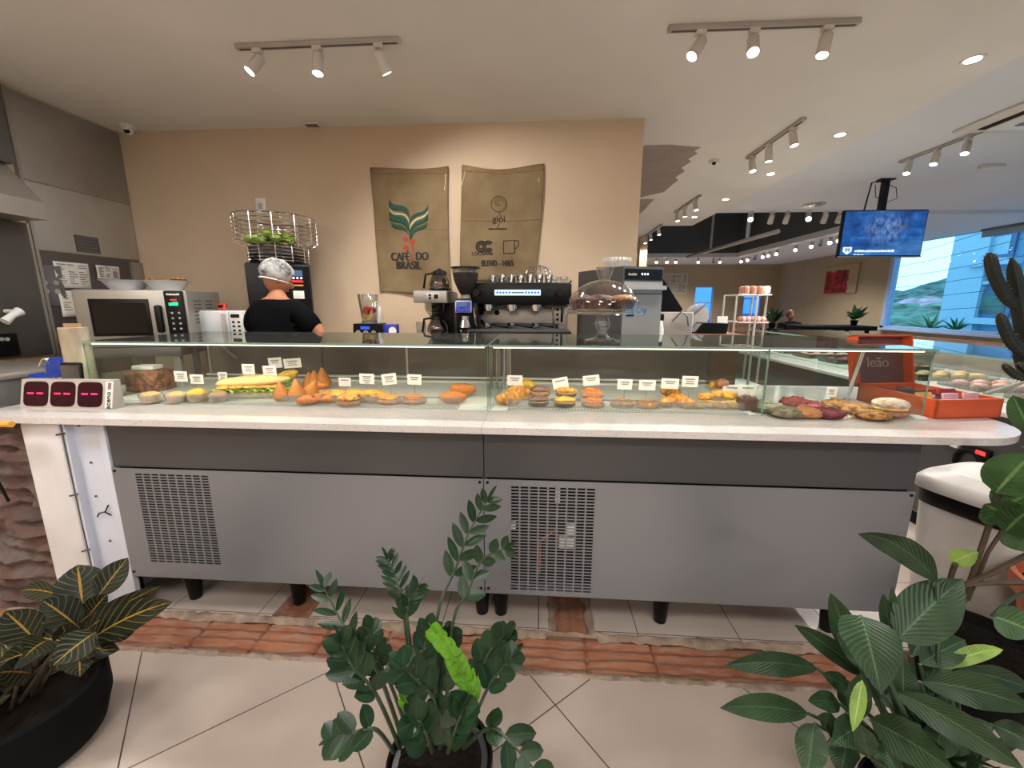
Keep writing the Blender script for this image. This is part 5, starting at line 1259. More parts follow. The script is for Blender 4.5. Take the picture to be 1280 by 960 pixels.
MB().lathe([(.0905, .478), (.093, .478), (.095, .51), (.092, .51)], seg=28).build('hopper_rim', 'carafe_glass', t)
MB().lathe([(0, .527), (.05, .525), (.102, .52), (.102, .508), (0, .508)], seg=28).build('lid', 'black_plastic', t)
m = MB().cyl((0, -.05, .16), .03, .04, 18).lathe([(.045, .1), (.03, .15)], (0, -.06, 0), 18); m.build('spout', 'chrome', t)
m = MB().cyl((0, -.06, .07), .036, .012, 18).tube([(-.03, -.06, .075), (-.035, -.02, .08), (.035, -.02, .08), (.03, -.06, .075)], .006, 6); m.build('portafilter_fork', 'chrome', t)
# ---- espresso machine
t = thing_at('espresso_machine', 'black and steel espresso machine with three groups and a lit button strip', 'espresso machine', 651, 3.2)
MB().bb(-.36, .36, -.05, .25, .03, .26, .01).build('body', 'steel', t)
MB().bb(-.375, .37, -.22, .27, .26, .415, .015).build('top_housing', 'black_plastic', t)
MB().bb(-.38, .375, -.28, .26, .0, .07, .008).build('base', 'black_plastic', t)
m = MB().bb(-.36, .36, -.275, -.06, .07, .082)
for k in range(22): m.bb(-.35+k*.032, -.335+k*.032, -.27, -.07, .082, .086)
m.build('drip_tray', 'steel_dark', t)
MB().bb(-.18, .15, -.226, -.22, .325, .365, .002).build('button_strip', 'lcd_pale', t)
m = MB()
for s in (-.16, .045):
    for k in range(5):
        m.box((s+k*.022, -.228, .345), (.013, .003, .013), .001)
m.build('buttons', 'lcd_blue', t); MB().bb(-.055, .03, -.2275, -.226, .34, .35).build('name_strip', 'gray_plastic', t)
for x in (-.31, .2, .29): MB().cyl((x, -.235, .345), .026, .03, 18, (PI/2, 0, 0)).build('knob', 'black_plastic', t)
for k, x in enumerate((-.24, -.06, .12)):
    g = MB().cyl((x, -.14, .25), .045, .04, 20).cyl((x, -.14, .225), .036, .02, 20).build('group_head', 'chrome', t)
    pf = MB().cyl((x, -.16, .115), .036, .03, 18, bev=.004).tube([(x, -.16, .1), (x-.02, -.17, .09)], .01, 8).build('portafilter', 'chrome', t)
    MB().tube([(x+.03, -.175, .118), (x+.1, -.22, .112), (x+.16, -.235, .108)], [.01, .015, .016], 8).build('portafilter_handle', 'black_plastic', pf)
for x in (-.32, .245): MB().tube([(x, -.2, .27), (x-.01, -.25, .24), (x, -.245, .13), (x+.015, -.24, .1)], .006, 8).build('steam_wand', 'chrome', t)
m = MB()
for x in (-.3, -.18): m.cyl((x, -.052, .2), .02, .006, 16, (PI/2, 0, 0))
m.cyl((-.3, -.052, .13), .018, .006, 16, (PI/2, 0, 0)); m.build('gauges', 'black_matte', t)
m = MB().bb(.26, .33, -.056, -.05, .12, .25, .004); m.build('switch_panel', 'steel_light', t)
m = MB()
for k in range(3): m.cyl((.28, -.058, .15+k*.037), .01, .006, 12, (PI/2, 0, 0))
m.bb(.305, .322, -.059, -.056, .13, .24); m.build('switches', 'black_matte', t)
m = MB().tube([(-.37, -.2, .425), (-.37, .24, .425), (.365, .24, .425), (.365, -.2, .425)], .007, 6)
m.build('cup_rail', 'black_plastic', t)
mx, my, mz = t.location
m = MB().lathe([(0, 0), (.024, 0), (.031, .06), (.029, .06), (.022, .004), (0, .004)], seg=16)
g0 = tag(m.build('small_glass', 'glassware'), 'small upturned glass on top of the espresso machine', 'glass', 'small glasses on the espresso machine')
g0.location = (mx-.2, my-.16, mz+.415)
for k in range(1, 21):
    i, j = k % 7, k//7
    o = g0.copy(); COL.objects.link(o); o.location = (mx-.2+i*.068, my-.16+j*.075, mz+.415)
for x, lab in ((.25, 'white cup lying on the espresso machine, left of a pair'), (.315, 'white cup lying on the espresso machine at its right end')):
    c_ = T('cup', lab, 'cup', (mx+x, my-.15, mz+.415), 0, 'cups on the espresso machine')
    MB().lathe([(0, .003), (.02, .003), (.03, .025), (.031, .045), (.028, .045), (.026, .025), (0, .012)], seg=20).build('bowl', 'glassware', c_)
    MB().tube([(.03, 0, .038), (.045, 0, .03), (.028, 0, .015)], .004, 6).build('handle', 'glassware', c_)
wd = T('wire_dome', 'tangled wire basket resting on the glasses of the espresso machine', 'basket', (mx+.13, my-.05, mz+.476))
m = MB()
for k in range(7):
    a = k*PI/7; m.tube([(.1*math.cos(a)*math.cos(q), .1*math.sin(a)*math.cos(q), .07*math.sin(q)) for q in [i*PI/12 for i in range(13)]], .002, 5)
for q in (.1, .5, .9): m.tube([(.1*math.cos(q)*math.cos(a*PI/10), .1*math.cos(q)*math.sin(a*PI/10), .07*math.sin(q)) for a in range(20)], .002, 5, True)
m.build('wires', 'chrome', wd)
# ---- tall steel oven/dishwasher with coffee filters on top
xl, xr = P(724, 380, y=2.9).x, P(823, 380, y=2.7).x; xm = P(777, 380, y=2.62).x
t = T('speed_oven', 'tall grey steel oven with a black control strip, right of the glass cake dome', 'oven', (0, 0, ZB))
ztop = P(800, 333, y=2.65).z-ZB
c0 = V((xm, 2.62)); cR = V((P(825, 400, y=2.72).x, 2.72)); dvx = (cR-c0).normalized(); nb = V((-dvx.y, dvx.x)); wq = (cR-c0).length
cL = V((P(722, 380, y=3.08).x, 3.08)); 
def pq(a, b): q = c0+dvx*a+(cL-c0)*b; return (q.x, q.y)
MB().prism([pq(0, 0), pq(wq, 0), pq(wq, 1), pq(0, 1)], ztop, 'z', 0).build('body', 'steel_dark', t, smooth=False)
fy = -.004
def fpan(a0, a1, z0, z1, off, mat, name, parent=t):
    o_ = V((dvx.y, -dvx.x))*off; pts = [c0+dvx*a0+o_, c0+dvx*a1+o_, c0+dvx*a1, c0+dvx*a0]
    return MB().prism([(p.x, p.y) for p in pts], z1-z0, 'z', z0).build(name, mat, parent, smooth=False)
fpan(.006, wq-.004, .02, ztop-.17, .008, 'steel', 'door')
fpan(.01, wq-.004, ztop-.16, ztop-.09, .006, 'steel', 'vent_lip')
fpan(.0, wq, ztop-.14, ztop-.115, .045, 'steel_light', 'door_handle')
fpan(.012, wq-.01, ztop-.08, ztop-.015, .006, 'black_plastic', 'control_strip')
fpan(.03, .085, .19, .225, .011, 'black_plastic', 'name_plate')
q_ = c0+dvx*.06+V((dvx.y, -dvx.x))*.012; aw = math.atan2(dvx.y, dvx.x)
scribble(t, (q_.x, q_.y, ztop-.048), .06, .014, 'rail_gray', aw, 5, 'maker_lettering')
for k in range(3):
    q_ = c0+dvx*(.13+k*.02)+V((dvx.y, -dvx.x))*.007; MB().box((q_.x, q_.y, ztop-.045), (.009, .004, .012), 0, (0, 0, aw)).build('indicator', 'led_white', t, smooth=False)
q_ = pq(wq*.35, .35)
cf = T('coffee_filters', 'stack of fluted white paper coffee filters on top of the steel oven', 'coffee filters', (P(771, 326, y=2.8).x, 2.8, ZB+ztop))
m = MB()
for k in range(4): m.lathe([(.055, .002+k*.006), (.088, .045+k*.006), (.087, .046+k*.006), (.053, .003+k*.006)], seg=72, fn=lambda a, z: 1+.05*math.cos(a*24)*min(1, z/.03))
m.lathe([(0, .002), (.055, .002)], seg=72); m.build('paper_cups', 'paper_white', cf)
# ---- panel, steamer hose, terminal stand right of the oven
t = T('slanted_panel', 'dark slanted panel leaning behind the steel oven', 'panel', (0, 3.3, ZB))
a, c, d = P(821, 345, y=3.3), P(826, 388, y=3.3), P(853, 386, y=3.3); a2 = P(828, 347, y=3.3)
MB().prism([(a.x-.1, a.z-ZB), (a2.x, a2.z-ZB), (d.x, d.z-ZB), (d.x-.02, .1), (a.x-.1, .1)], .02, 'y', 0).build('panel', 'black_matte', t, smooth=False)
MB().bb(a.x-.05, d.x+.0, -.05, -.005, 0, .2).build('stand', 'gray_plastic', t, smooth=False)
t = thing_at('side_cabinet', 'low grey steel cabinet right of the tall oven', 'cabinet', 838, 3.05, ZB-.0)
MB().bb(-.1, .12, -.1, .14, .0, .21, .004).build('box', 'steel', t)
MB().tube([(-.02, -.11, .15), (.03, -.14, .22), (.07, -.14, .18), (.085, -.13, .12)], .006, 8).build('hose', 'gray_plastic', t)
t = thing_at('spray_bottle', 'white spray bottle with a black trigger beside the oven', 'bottle', 825, 2.78, ZB)
MB().lathe([(0, 0), (.03, 0), (.028, .1), (.02, .14), (.016, .16), (0, .16)], seg=18).build('bottle', 'white_plastic', t)
MB().box((0, 0, .18), (.05, .03, .05), .012).tube([(-.01, 0, .16), (-.03, 0, .13)], .008, 6).build('trigger', 'black_plastic', t)
# ================================================================ till desk behind
dk = T('till_desk', 'brown wooden till desk behind the right end of the back bar', 'desk', (0, 0, 0))
xa, xb = P(852, 420, y=4.0).x, P(932, 424, y=4.0).x
zd = P(880, 418, y=4.0).z
MB().bb(xa, xb, 4.0, 4.5, zd-.06, zd, .004).build('top', 'wood_brown', dk); MB().bb(xa+.03, xb-.03, 4.05, 4.45, 0, zd-.06).build('body', 'wood_brown', dk, smooth=False)
px_ = lambda u: P(u, 410, y=4.2).x
t = T('till', 'black sloping till with a paper slot on the brown desk', 'till', (px_(885), 4.2, zd))
MB().prism([(-.16, 0), (.14, 0), (.15, .1), (-.08, .105)], .2, 'y', -.1).build('body', 'black_plastic', t, smooth=False)
m = MB().box((-.13, -.02, .055), (.01, .12, .1), 0, (0, .65, 0)).box((-.085, -.05, .07), (.008, .05, .08), 0, (0, .65, 0)); m.build('paper_slot', 'steel_light', t)
t = T('desk_screen', 'thin till screen on a jointed arm, seen edge-on above the desk', 'screen', (px_(866), 4.25, zd))
MB().tube([(-.03, 0, 0), (-.05, 0, .12), (.0, 0, .16)], .012, 8).build('arm', 'gray_plastic', t)
MB().box((.02, 0, .21), (.2, .16, .018), .004, (0, -.75, 0)).build('panel', 'gray_plastic', t)
MB().tube([(-.14, -.02, .16), (.0, -.02, .2)], .012, 6).build('bracket', 'steel_light', t)
t = T('white_disc_scale', 'pale round-backed scale standing on the till desk', 'scale', (px_(879), 4.4, zd))
MB().cyl((0, 0, .16), .12, .03, 28, (PI/2, 0, 0)).box((0, 0, .03), (.12, .08, .06), .01).build('dial', 'rail_gray', t)
t = T('white_sign_box', 'small white box standing at the left end of the till desk', 'box', (px_(858), 4.15, zd))
MB().box((0, 0, .1), (.06, .05, .2), .004).build('box', 'white_plastic', t)
t = T('card_stand', 'white card stand beside the till at the right of the desk', 'card', (px_(905), 4.25, zd))
MB().box((0, 0, .09), (.1, .01, .15), 0, (-.1, 0, 0)).bb(-.05, .05, -.03, .03, 0, .012).build('card', 'white_plastic', t, smooth=False)
t = T('ladder_chair', 'dark wooden ladder-back chair behind the till desk', 'chair', (P(935, 410, y=5.9).x, 5.9, 0))
for x in (-.22, .22): MB().bb(x-.02, x+.02, -.02, .02, 0, 1.22).build('back_post', 'wood_brown', t)
for z in (1.0, 1.1, 1.2): MB().bb(-.2, .2, -.015, .015, z-.05, z).build('slat', 'wood_brown', t)
MB().bb(-.22, .22, -.45, .02, .68, .72, .01).build('seat', 'wood_brown', t)
for x in (-.2, .2): MB().bb(x-.02, x+.02, -.44, -.4, 0, .68).build('leg', 'wood_brown', t)
# display rack with wrapped goods
ra = P(915, 430, y=4.6); rb = P(973, 430, y=4.6); zr = P(945, 368, y=4.6).z; zm = P(945, 402, y=4.6).z
t = T('display_rack', 'slim white wire rack with goods on two shelves behind the glass cases', 'rack', (ra.x, 4.6, 0)); Wr = min(rb.x, 2.42)-ra.x
for x, y in ((0, 0), (Wr, 0), (Wr*.5, -.12), (0, .3), (Wr, .3)): MB().tube([(x, y, 0), (x, y, zr+(.05 if x == Wr else 0))], .012, 8).build('post', 'rail_gray', t)
for z in (zr, zm, .6): MB().bb(0, Wr, -.1, .3, z-.012, z, .003).build('shelf', 'white_plastic', t)
for k in range(4):
    x = ra.x+.04+k*(Wr-.02)/4; o = tag(MB().box((0, 0, .045), ((Wr-.06)/4-.012, .16, .085), .02).build('wrapped_loaf', 'wrapped_brown' if k < 3 else 'paper_tag'), 'wrapped brown loaf on the top shelf of the white rack' if k < 3 else 'pale wrapped packet at the right end of the top shelf of the white rack', 'loaf', 'packages on the rack top shelf' if k < 3 else None); o.location = (x+.05, 4.65, zr)
for k in range(10):
    o = tag(bun(.035, .05, .04, .2).build('snack_bag', 'pink_sweet' if k % 2 else 'wrapped_brown'), 'small bag of biscuits on the middle shelf of the white rack', 'snack bag', 'snack bags on the rack middle shelf'); o.location = (ra.x+.04+k*(Wr-.08)/9, 4.55, zm)
# far furniture and person
t = T('far_table', 'long dark table far back below the red picture', 'table', (P(1038, 405, y=10.0).x, 10.0, 0))
MB().bb(-.75, .75, -.4, .4, .9, 1.0, .02).build('top', 'black_matte', t)
for x, y in ((-.6, -.3), (.6, -.3), (-.6, .3), (.6, .3)): MB().bb(x-.03, x+.03, y-.03, y+.03, 0, .9).build('leg', 'black_matte', t)
def small_plant(u, v, y, lab, s, z0, n=26):
    t = T('potted_plant', lab, 'plant', (P(u, v, y=y).x, y, z0))
    MB().lathe([(0, 0), (.07*s, 0), (.1*s, .16*s), (.085*s, .16*s), (0, .13*s)], seg=18).build('pot', 'pot_black', t)
    m = MB()
    for k in range(n):
        a, e = U(0, 2*PI), U(.1, 1.4); L = s*U(.25, .45); b0 = V((0, 0, .14*s)); m.leaf(b0+V((U(-.05, .05), 0, U(0, .15)))*s, b0+V((math.cos(a)*math.cos(e), math.sin(a)*math.cos(e), .35+math.sin(e)))*L, .13*s, .1, .2, U(-.6, .6), nu=2, nv=4)
    m.build('foliage', 'monstera_leaf', t)
small_plant(1068, 400, 10.0, 'round leafy pot plant on the far dark table', .75, 1.0)
small_plant(967, 390, 9.0, 'dark plume-like plant in a vase behind the white rack', .7, .98)
t = T('plant_pedestal', 'dark pedestal carrying the plume-like plant behind the white rack', 'pedestal', (P(967, 390, y=9.0).x, 9.0, 0))
MB().bb(-.15, .15, -.15, .15, 0, .05, .01).bb(-.12, .12, -.12, .12, .05, .94).bb(-.16, .16, -.16, .16, .94, .98, .01).build('pedestal', 'black_matte', t)
# ---------------------------------------------------------------- skinned figures
def skin_obj(name, verts, edges, radii, mat, parent, sub=2, root=0):
    me = bpy.data.meshes.new(name); me.from_pydata([tuple(v) for v in verts], edges, [])
    o = bpy.data.objects.new(name, me); COL.objects.link(o)
    sk = o.modifiers.new('skin', 'SKIN'); sk.use_smooth_shade = True
    for i, r in enumerate(radii):
        sv = me.skin_vertices[0].data[i]; sv.radius = (r, r) if isinstance(r, (int, float)) else r; sv.use_root = (i == root)
    ss = o.modifiers.new('sub', 'SUBSURF'); ss.levels = sub; ss.render_levels = sub
    dg = bpy.context.evaluated_depsgraph_get(); dg.update()
    m2 = bpy.data.meshes.new_from_object(o.evaluated_get(dg)); bpy.data.objects.remove(o); bpy.data.meshes.remove(me)
    for p in m2.polygons: p.use_smooth = True
    m2.materials.clear(); m2.materials.append(M[mat]); m2.name = name
    o = bpy.data.objects.new(name, m2); COL.objects.link(o); o.parent = parent
    return o
def chain(pts):
    return [(i, i+1) for i in range(len(pts)-1)]
# --- barista seen from behind, turned to his right side, head bowed
px0 = P(350, 400, y=2.65).x
bar = T('person', 'person in a black t-shirt and white hairnet bending over work at the back bar', 'person', (px0, 2.65, 0))
zsh = P(352, 378, y=2.65).z   # shoulder line
hz = P(345, 344, y=2.70).z; hx = P(344, 344, y=2.70).x-px0
print('barista shoulder', zsh, 'head', hz, hx)
B = [V((0, -.03, .98)), V((0, -.035, 1.14)), V((0, -.02, 1.30)), V((-.005, .0, zsh-.05)), V((-.02, .03, zsh+.02)), V((hx, .06, zsh+.09)),      # 0 pelvis..5 neck
     V((.10, -.02, .90)), V((.11, .0, .50)), V((.115, -.02, .10)), V((.12, .1, .04)),
     V((-.10, -.02, .90)), V((-.11, .0, .50)), V((-.115, -.02, .10)), V((-.12, .1, .04)),
     V((.12, .0, zsh-.05)), V((.185, -.01, zsh-.08)), V((.30, -.0, zsh-.25)), V((.335, .05, zsh-.29)), V((.22, .25, zsh-.225)),
     V((-.12, .0, zsh-.05)), V((-.18, .0, zsh-.08)), V((-.215, .03, zsh-.28)), V((-.21, .09, zsh-.31)), V((-.1, .27, zsh-.225))]
E_ = [(0, 1), (1, 2), (2, 3), (3, 4), (4, 5), (0, 6), (6, 7), (7, 8), (8, 9), (0, 10), (10, 11), (11, 12), (12, 13), (3, 14), (14, 15), (15, 16), (16, 17), (17, 18), (3, 19), (19, 20), (20, 21), (21, 22), (22, 23)]
R_ = [(.14, .10), (.13, .09), (.14, .10), (.12, .08), .06, .05, .085, .06, .042, .035, .085, .06, .042, .035, .068, .055, .043, .042, .026, .068, .055, .043, .042, .026]
skin_obj('body', B, E_, R_, 'skin', bar)
# hands with five fingers each
def hand(w, d, up, side, parent, mir=1):
    w, d, up, side = V(w), V(d).normalized(), V(up).normalized(), V(side).normalized()
    vs = [w, w+d*.045, w+d*.085]; ed = [(0, 1), (1, 2)]; rr = [(.026, .018), (.036, .016), (.036, .014)]
    for k, (off, ln) in enumerate(((-.03, .062), (-.01, .072), (.011, .068), (.03, .052))):
        b0 = w+d*.085+side*off*.9; i = len(vs)
        vs += [b0, b0+d*ln*.45-up*.006, b0+d*ln*.8-up*.022, b0+d*ln*.95-up*.04]; ed += [(2, i), (i, i+1), (i+1, i+2), (i+2, i+3)]; rr += [.0095, .009, .0085, .007]
    i = len(vs); tb = w+d*.03-side*.03*mir
    vs += [tb, tb+d*.03-side*.025*mir-up*.008, tb+d*.06-side*.03*mir-up*.015]; ed += [(1, i), (i, i+1), (i+1, i+2)]; rr += [.013, .010, .008]
    skin_obj('hand', vs, ed, rr, 'skin', parent)
hand(B[18], (-.75, .6, -.12), (0, 0, 1), (.6, .75, 0), bar, 1)
hand(B[23], (.75, .6, -.1), (0, 0, 1), (.6, -.75, 0), bar, -1)
# head: face turned away to the right, bowed
m = MB(); m.blob((0, 0, 0), (.078, .098, .115), 3, .02, None, None, 24, 1.2)
for v in m.b.verts:      # chin and jaw taper, brow, nose (face towards +y locally)
    c = v.co
    if c.z < -.02: k = 1+ (c.z+.02)*2.2; c.x *= max(.55, k); c.y = c.y*max(.75, 1+(c.z+.02)*.9)+(.012 if c.y > 0 else 0)
m.blob((0, .1, -.02), (.014, .026, .026), 5, 0, None, None, 12); m.blob((0, .085, -.065), (.026, .014, .009), 6, 0, None, None, 12)
for s in (-1, 1):
    m.blob((s*.08, -.008, -.012), (.010, .022, .034), 7, 0, (0, s*.15, s*.3), None, 12)
hd = m.build('head', 'skin', bar); hd.location = (hx+.0, .07, hz-.02); hd.rotation_euler = (-.35, .0, -.75); hd.scale = (.88, .88, .88)
m = MB()
for s in (-1, 1): m.blob((s*.03, .088, .012), (.012, .008, .007), 1, 0, None, None, 10)
m.build('eyes', 'hair_dark', hd)
m = MB(); m.blob((0, -.012, .035), (.084, .1, .095), 9, .03, None, None, 22)
for v in m.b.verts:
    if v.co.z < .0: v.co.z = .0+(v.co.z)*.6
    if v.co.y > .05 and v.co.z < .05: v.co.y = .05
m.build('hair', 'hair_dark', hd)
m = MB(); m.blob((0, -.014, .04), (.101, .122, .106), 12, .07, None, None, 40, 5)
for v in m.b.verts:
    c = v.co
    if c.z < -.02: c.z = -.02+(c.z+.02)*.35; c.x *= .93; c.y *= .93
    if c.y > .07 and c.z < .06: c.y = .07+(c.y-.07)*.3
    from_n = NZ.noise(V((c.x*60, c.y*60, c.z*60)))*.004; c += c.normalized()*from_n
m.build('hairnet', 'hairnet', hd)
m = MB(); m.tube([(.085*math.cos(a*PI/12), -.012+.104*math.sin(a*PI/12), -.022+.012*math.sin(a*PI/12)) for a in range(24)], .006, 6, True); m.build('hairnet_band', 'white_plastic', hd)
# t-shirt over the torso and upper arms
Vs = [V((0, -.03, .93)), V((0, -.035, 1.1)), V((-.005, -.025, 1.26)), V((-.01, -.0, zsh-.07)), V((-.02, .03, zsh-.0)),
      V((.115, .0, zsh-.065)), V((.185, -.01, zsh-.10)), V((.265, -.0, zsh-.205)),
      V((-.12, .0, zsh-.065)), V((-.18, .0, zsh-.10)), V((-.205, .015, zsh-.225))]
skin_obj('shirt', Vs, [(0, 1), (1, 2), (2, 3), (3, 4), (3, 5), (5, 6), (6, 7), (3, 8), (8, 9), (9, 10)], [(.165, .125), (.165, .12), (.175, .125), (.15, .11), (.06, .055), .088, .076, .066, .088, .076, .066], 'shirt_black', bar)
Vp = [V((0, -.03, 1.0)), V((.10, -.02, .88)), V((.11, .0, .50)), V((.115, -.02, .10)), V((-.10, -.02, .88)), V((-.11, .0, .50)), V((-.115, -.02, .10))]
skin_obj('trousers', Vp, [(0, 1), (1, 2), (2, 3), (0, 4), (4, 5), (5, 6)], [(.17, .13), .11, .085, .075, .11, .085, .075], 'trouser_gray', bar)
for s in (-1, 1): MB().blob((s*.12, .06, .035), (.05, .14, .045), 2, .03, None, .75, 16).build('shoe', 'shoe_black', bar)
# --- seated person far back
fx = P(988, 398, y=10.8)
fp_ = T('person', 'far seated person with brown hair and a dark top, beyond the white rack', 'person', (fx.x, 10.8, 0))
z0 = fx.z-1.18
V2 = [V((0, 0, .5)), V((0, 0, .75)), V((0, .02, .98)), V((0, .02, 1.1)), V((.1, -.3, .52)), V((.1, -.42, .1)), V((-.1, -.3, .52)), V((-.1, -.42, .1)), V((.2, 0, .95)), V((.26, -.1, .72)), V((.12, -.3, .74)), V((-.2, 0, .95)), V((-.26, -.1, .72)), V((-.12, -.3, .74))]
skin_obj('body', V2, [(0, 1), (1, 2), (2, 3), (0, 4), (4, 5), (0, 6), (6, 7), (2, 8), (8, 9), (9, 10), (2, 11), (11, 12), (12, 13)], [.12, .11, .07, .045, .08, .05, .08, .05, .05, .04, .035, .05, .04, .035], 'skin', fp_, 1)
skin_obj('top', V2[:3]+[V2[8], V2[9], V2[11], V2[12], V((0, .02, 1.07))], [(0, 1), (1, 2), (2, 3), (3, 4), (2, 5), (5, 6), (2, 7)], [.2, .2, .18, .12, .09, .12, .09, .075], 'black_matte', fp_, 1)
m = MB().blob((0, 0, 1.2), (.08, .1, .115), 3, .02, None, None, 16).blob((0, -.1, 1.18), (.013, .02, .02), 1, 0, None, None, 8); m.build('head', 'skin', fp_)
MB().blob((0, .02, 1.23), (.1, .11, .115), 5, .1, None, None, 16).build('hair', 'wood_brown', fp_)
sth = T('stool', 'dark stool under the far seated person', 'stool', (fx.x, 10.8, 0))
MB().cyl((0, 0, .33), .18, .04, 20, bev=.008).build('seat', 'black_matte', sth)
for a in range(4): MB().tube([(.12*math.cos(a*PI/2+.8), .12*math.sin(a*PI/2+.8), .32), (.17*math.cos(a*PI/2+.8), .17*math.sin(a*PI/2+.8), 0)], .014, 6).build('leg', 'black_matte', sth)
# ================================================================ left kitchen
X0 = XL
def lp(u, v): p = P(u, v, x=X0); return p.y, p.z
t = T('steel_cladding', 'brushed steel wall panels with a dark seam in the upper left corner', 'wall panel', (0, 0, 0))
MB().bb(X0, X0+.012, 2.745, 3.495, 2.28, 2.835, .002).build('upper_panel', 'steel', t)
MB().bb(X0, X0+.012, 2.745, 3.495, 1.82, 2.27, .002).build('lower_panel', 'steel_light', t)
MB().bb(X0, X0+.006, 2.745, 3.495, .9, 1.815).build('back_panel', 'steel_dark', t, smooth=False)
MB().bb(X0, X0+.03, 2.725, 2.745, .9, 2.835).bb(X0, X0+.03, 3.40, 3.495, 1.4, 1.80).build('edge_strip', 'steel', t, smooth=False)
a, c = lp(90, 293), lp(124, 318)
m = MB(); m.bb(X0+.012, X0+.016, a[0], c[0], c[1], a[1])
m.build('vent_plate', 'steel_dark', t, smooth=False)
m = MB()
for k in range(5): z = c[1]+(a[1]-c[1])*(k+.5)/5; m.bb(X0+.016, X0+.02, a[0]+.01, c[0]-.01, z-.004, z+.004)
m.build('vent_slats', 'gray_plastic', t, smooth=False)
t = T('extractor_hood', 'sloping steel extractor hood cut by the left edge of the picture', 'hood', (0, 0, 0))
MB().prism([(X0+.001, 2.34), (X0+.04, 2.34), (X0+.26, 2.10), (X0+.26, 1.99), (X0+.001, 1.99)], 1.35, 'y', 1.3).build('canopy', 'steel', t, smooth=False)
MB().bb(X0+.001, X0+.1, 1.6, 2.66, 2.34, 2.845).build('duct', 'steel_dark', t, smooth=False)
for i, (q, lab, rot) in enumerate((((63, 326, 113, 361), 'closely written paper sheet, upper left of the notes on the steel wall', .0), ((69, 363, 116, 395), 'creased written paper sheet below the other notes on the steel wall', .03), ((116, 331, 148, 350), 'small paper note right of the larger sheets on the steel wall', .0))):
    a, c = lp(q[0], q[1]), lp(q[2], q[3])
    t = T('paper_note', lab, 'paper note', (X0+.010+i*.003, (a[0]+c[0])/2, (a[1]+c[1])/2), 0, 'notes taped to the steel wall')
    hy, hz_ = (c[0]-a[0])/2, (a[1]-c[1])/2
    MB().grid(lambda u, v: V((.004+.004*math.sin(u*5+v*3), -hy+2*hy*u, -hz_+2*hz_*v)), 6, 6, uv=False).build('sheet', 'paper_white', t, sol=.001)
    m = MB()
    for k in range(9):
        for j in range(3):
            if rnd.random() < .8: m.bb(.0095, .0098, -hy*.85+j*hy*.6, -hy*.85+j*hy*.6+hy*U(.25, .52), hz_*(.8-.18*k)-.003, hz_*(.8-.18*k)+.003)
    m.build('writing', 'ink_gray', t, smooth=False)
p = lp(60, 357)
t = T('switch_panel', 'steel switch plate with round sockets left of the paper notes', 'switch', (X0+.006, p[0]-.0, p[1]))
MB().bb(0, .012, -.09, .09, -.14, .14, .003).build('plate', 'gray_plastic', t)
m = MB()
for y in (-.035, .035):
    for z in (-.04, .02): m.cyl((.014, y, z), .018, .01, 14, (0, PI/2, 0))
m.build('sockets', 'steel_light', t)
# dark steel splash panel under the hood
t = T('steel_splashback', 'dark polished steel panel with a double edge strip under the hood at far left', 'wall panel', (0, 0, 0))
MB().bb(X0+.001, X0+.03, 1.5, 2.70, 1.09, 1.985, .003).build('panel', 'steel_dark', t)
for k in (0, .022): MB().bb(X0+.001, X0+.036, 2.70+k, 2.714+k, 1.09, 1.985).build('edge_strip', 'steel', t, smooth=False)
a, c = P(0, 447, x=X0+.05), P(20, 416, x=X0+.05)
MB().bb(X0+.03, X0+.06, a.y-.3, c.y, a.z, c.z, .01).build('control_box', 'black_plastic', t)
m = MB()
for u in (2, 9): q = P(u, 424, x=X0+.064); m.cyl(q, .012, .008, 10, (0, PI/2, 0))
m.build('control_dots', 'steel_light', t)
q0, q1 = P(6, 402, x=X0+.14), P(25, 389, x=X0+.14)
MB().tube([q0, (q0+q1)/2+V((0, 0, .006)), q1], [.026, .02, .03], 10).tube([q1, q1+V((-.105, 0, .0))], .012, 8).build('lever_handle', 'white_plastic', t)
# hob counter beneath
t = T('griddle_counter', 'grey steel cooking counter behind the queue display at far left', 'counter', (0, 0, 0))
MB().bb(X0+.05, -2.90, 1.95, 2.38, 0, 1.04, .006).build('body', 'steel_dark', t)
MB().bb(X0+.05, -2.88, 1.93, 2.40, 1.04, 1.075, .006).build('top', 'steel', t)
# oven, turned a little towards the room
oc = P(168, 390, y=2.56)
t = T('countertop_oven', 'steel countertop oven with a dark window and a green lit control column', 'oven', (oc.x, 2.56, 1.16), .30)
Wd = .62
z1 = P(168, 362, y=2.56).z-1.16
MB().bb(-Wd/2, Wd/2, 0, .5, .0, z1, .008).build('body', 'steel', t)
MB().bb(-Wd/2, Wd/2-.12, -.02, 0, .01, z1-.005, .006).build('door', 'steel', t)
m = MB().bb(-Wd/2+.08, Wd/2-.21, -.026, -.018, .08, z1-.06, .02); m.build('door_window', 'black_plastic', t)
m = MB().bb(-Wd/2+.10, Wd/2-.23, -.0275, -.026, .1, z1-.085); m.build('window_glass', 'lens_dark', t, smooth=False)
MB().bb(Wd/2-.175, Wd/2-.135, -.055, -.02, .1, z1-.1, .012).build('door_handle', 'black_plastic', t)
MB().bb(Wd/2-.115, Wd/2-.015, -.024, 0, .01, z1-.005, .004).build('control_column', 'black_plastic', t)
scribble(t, (Wd/2-.065, -.0255, z1-.028), .075, .013, 'paper_white', 0, 7, 'maker_lettering')
MB().box((Wd/2-.065, -.026, z1-.065), (.035, .003, .008)).build('red_digits', 'led_red', t)
scribble(t, (Wd/2-.068, -.0262, z1-.09), .055, .024, 'led_green', 0, 4, 'green_digits')
m = MB()
for i in range(2):
    for j in range(4): m.box((Wd/2-.085+i*.04, -.0255, z1-.15-j*.035), (.014, .002, .012), .001)
m.build('keys', 'rail_gray', t)
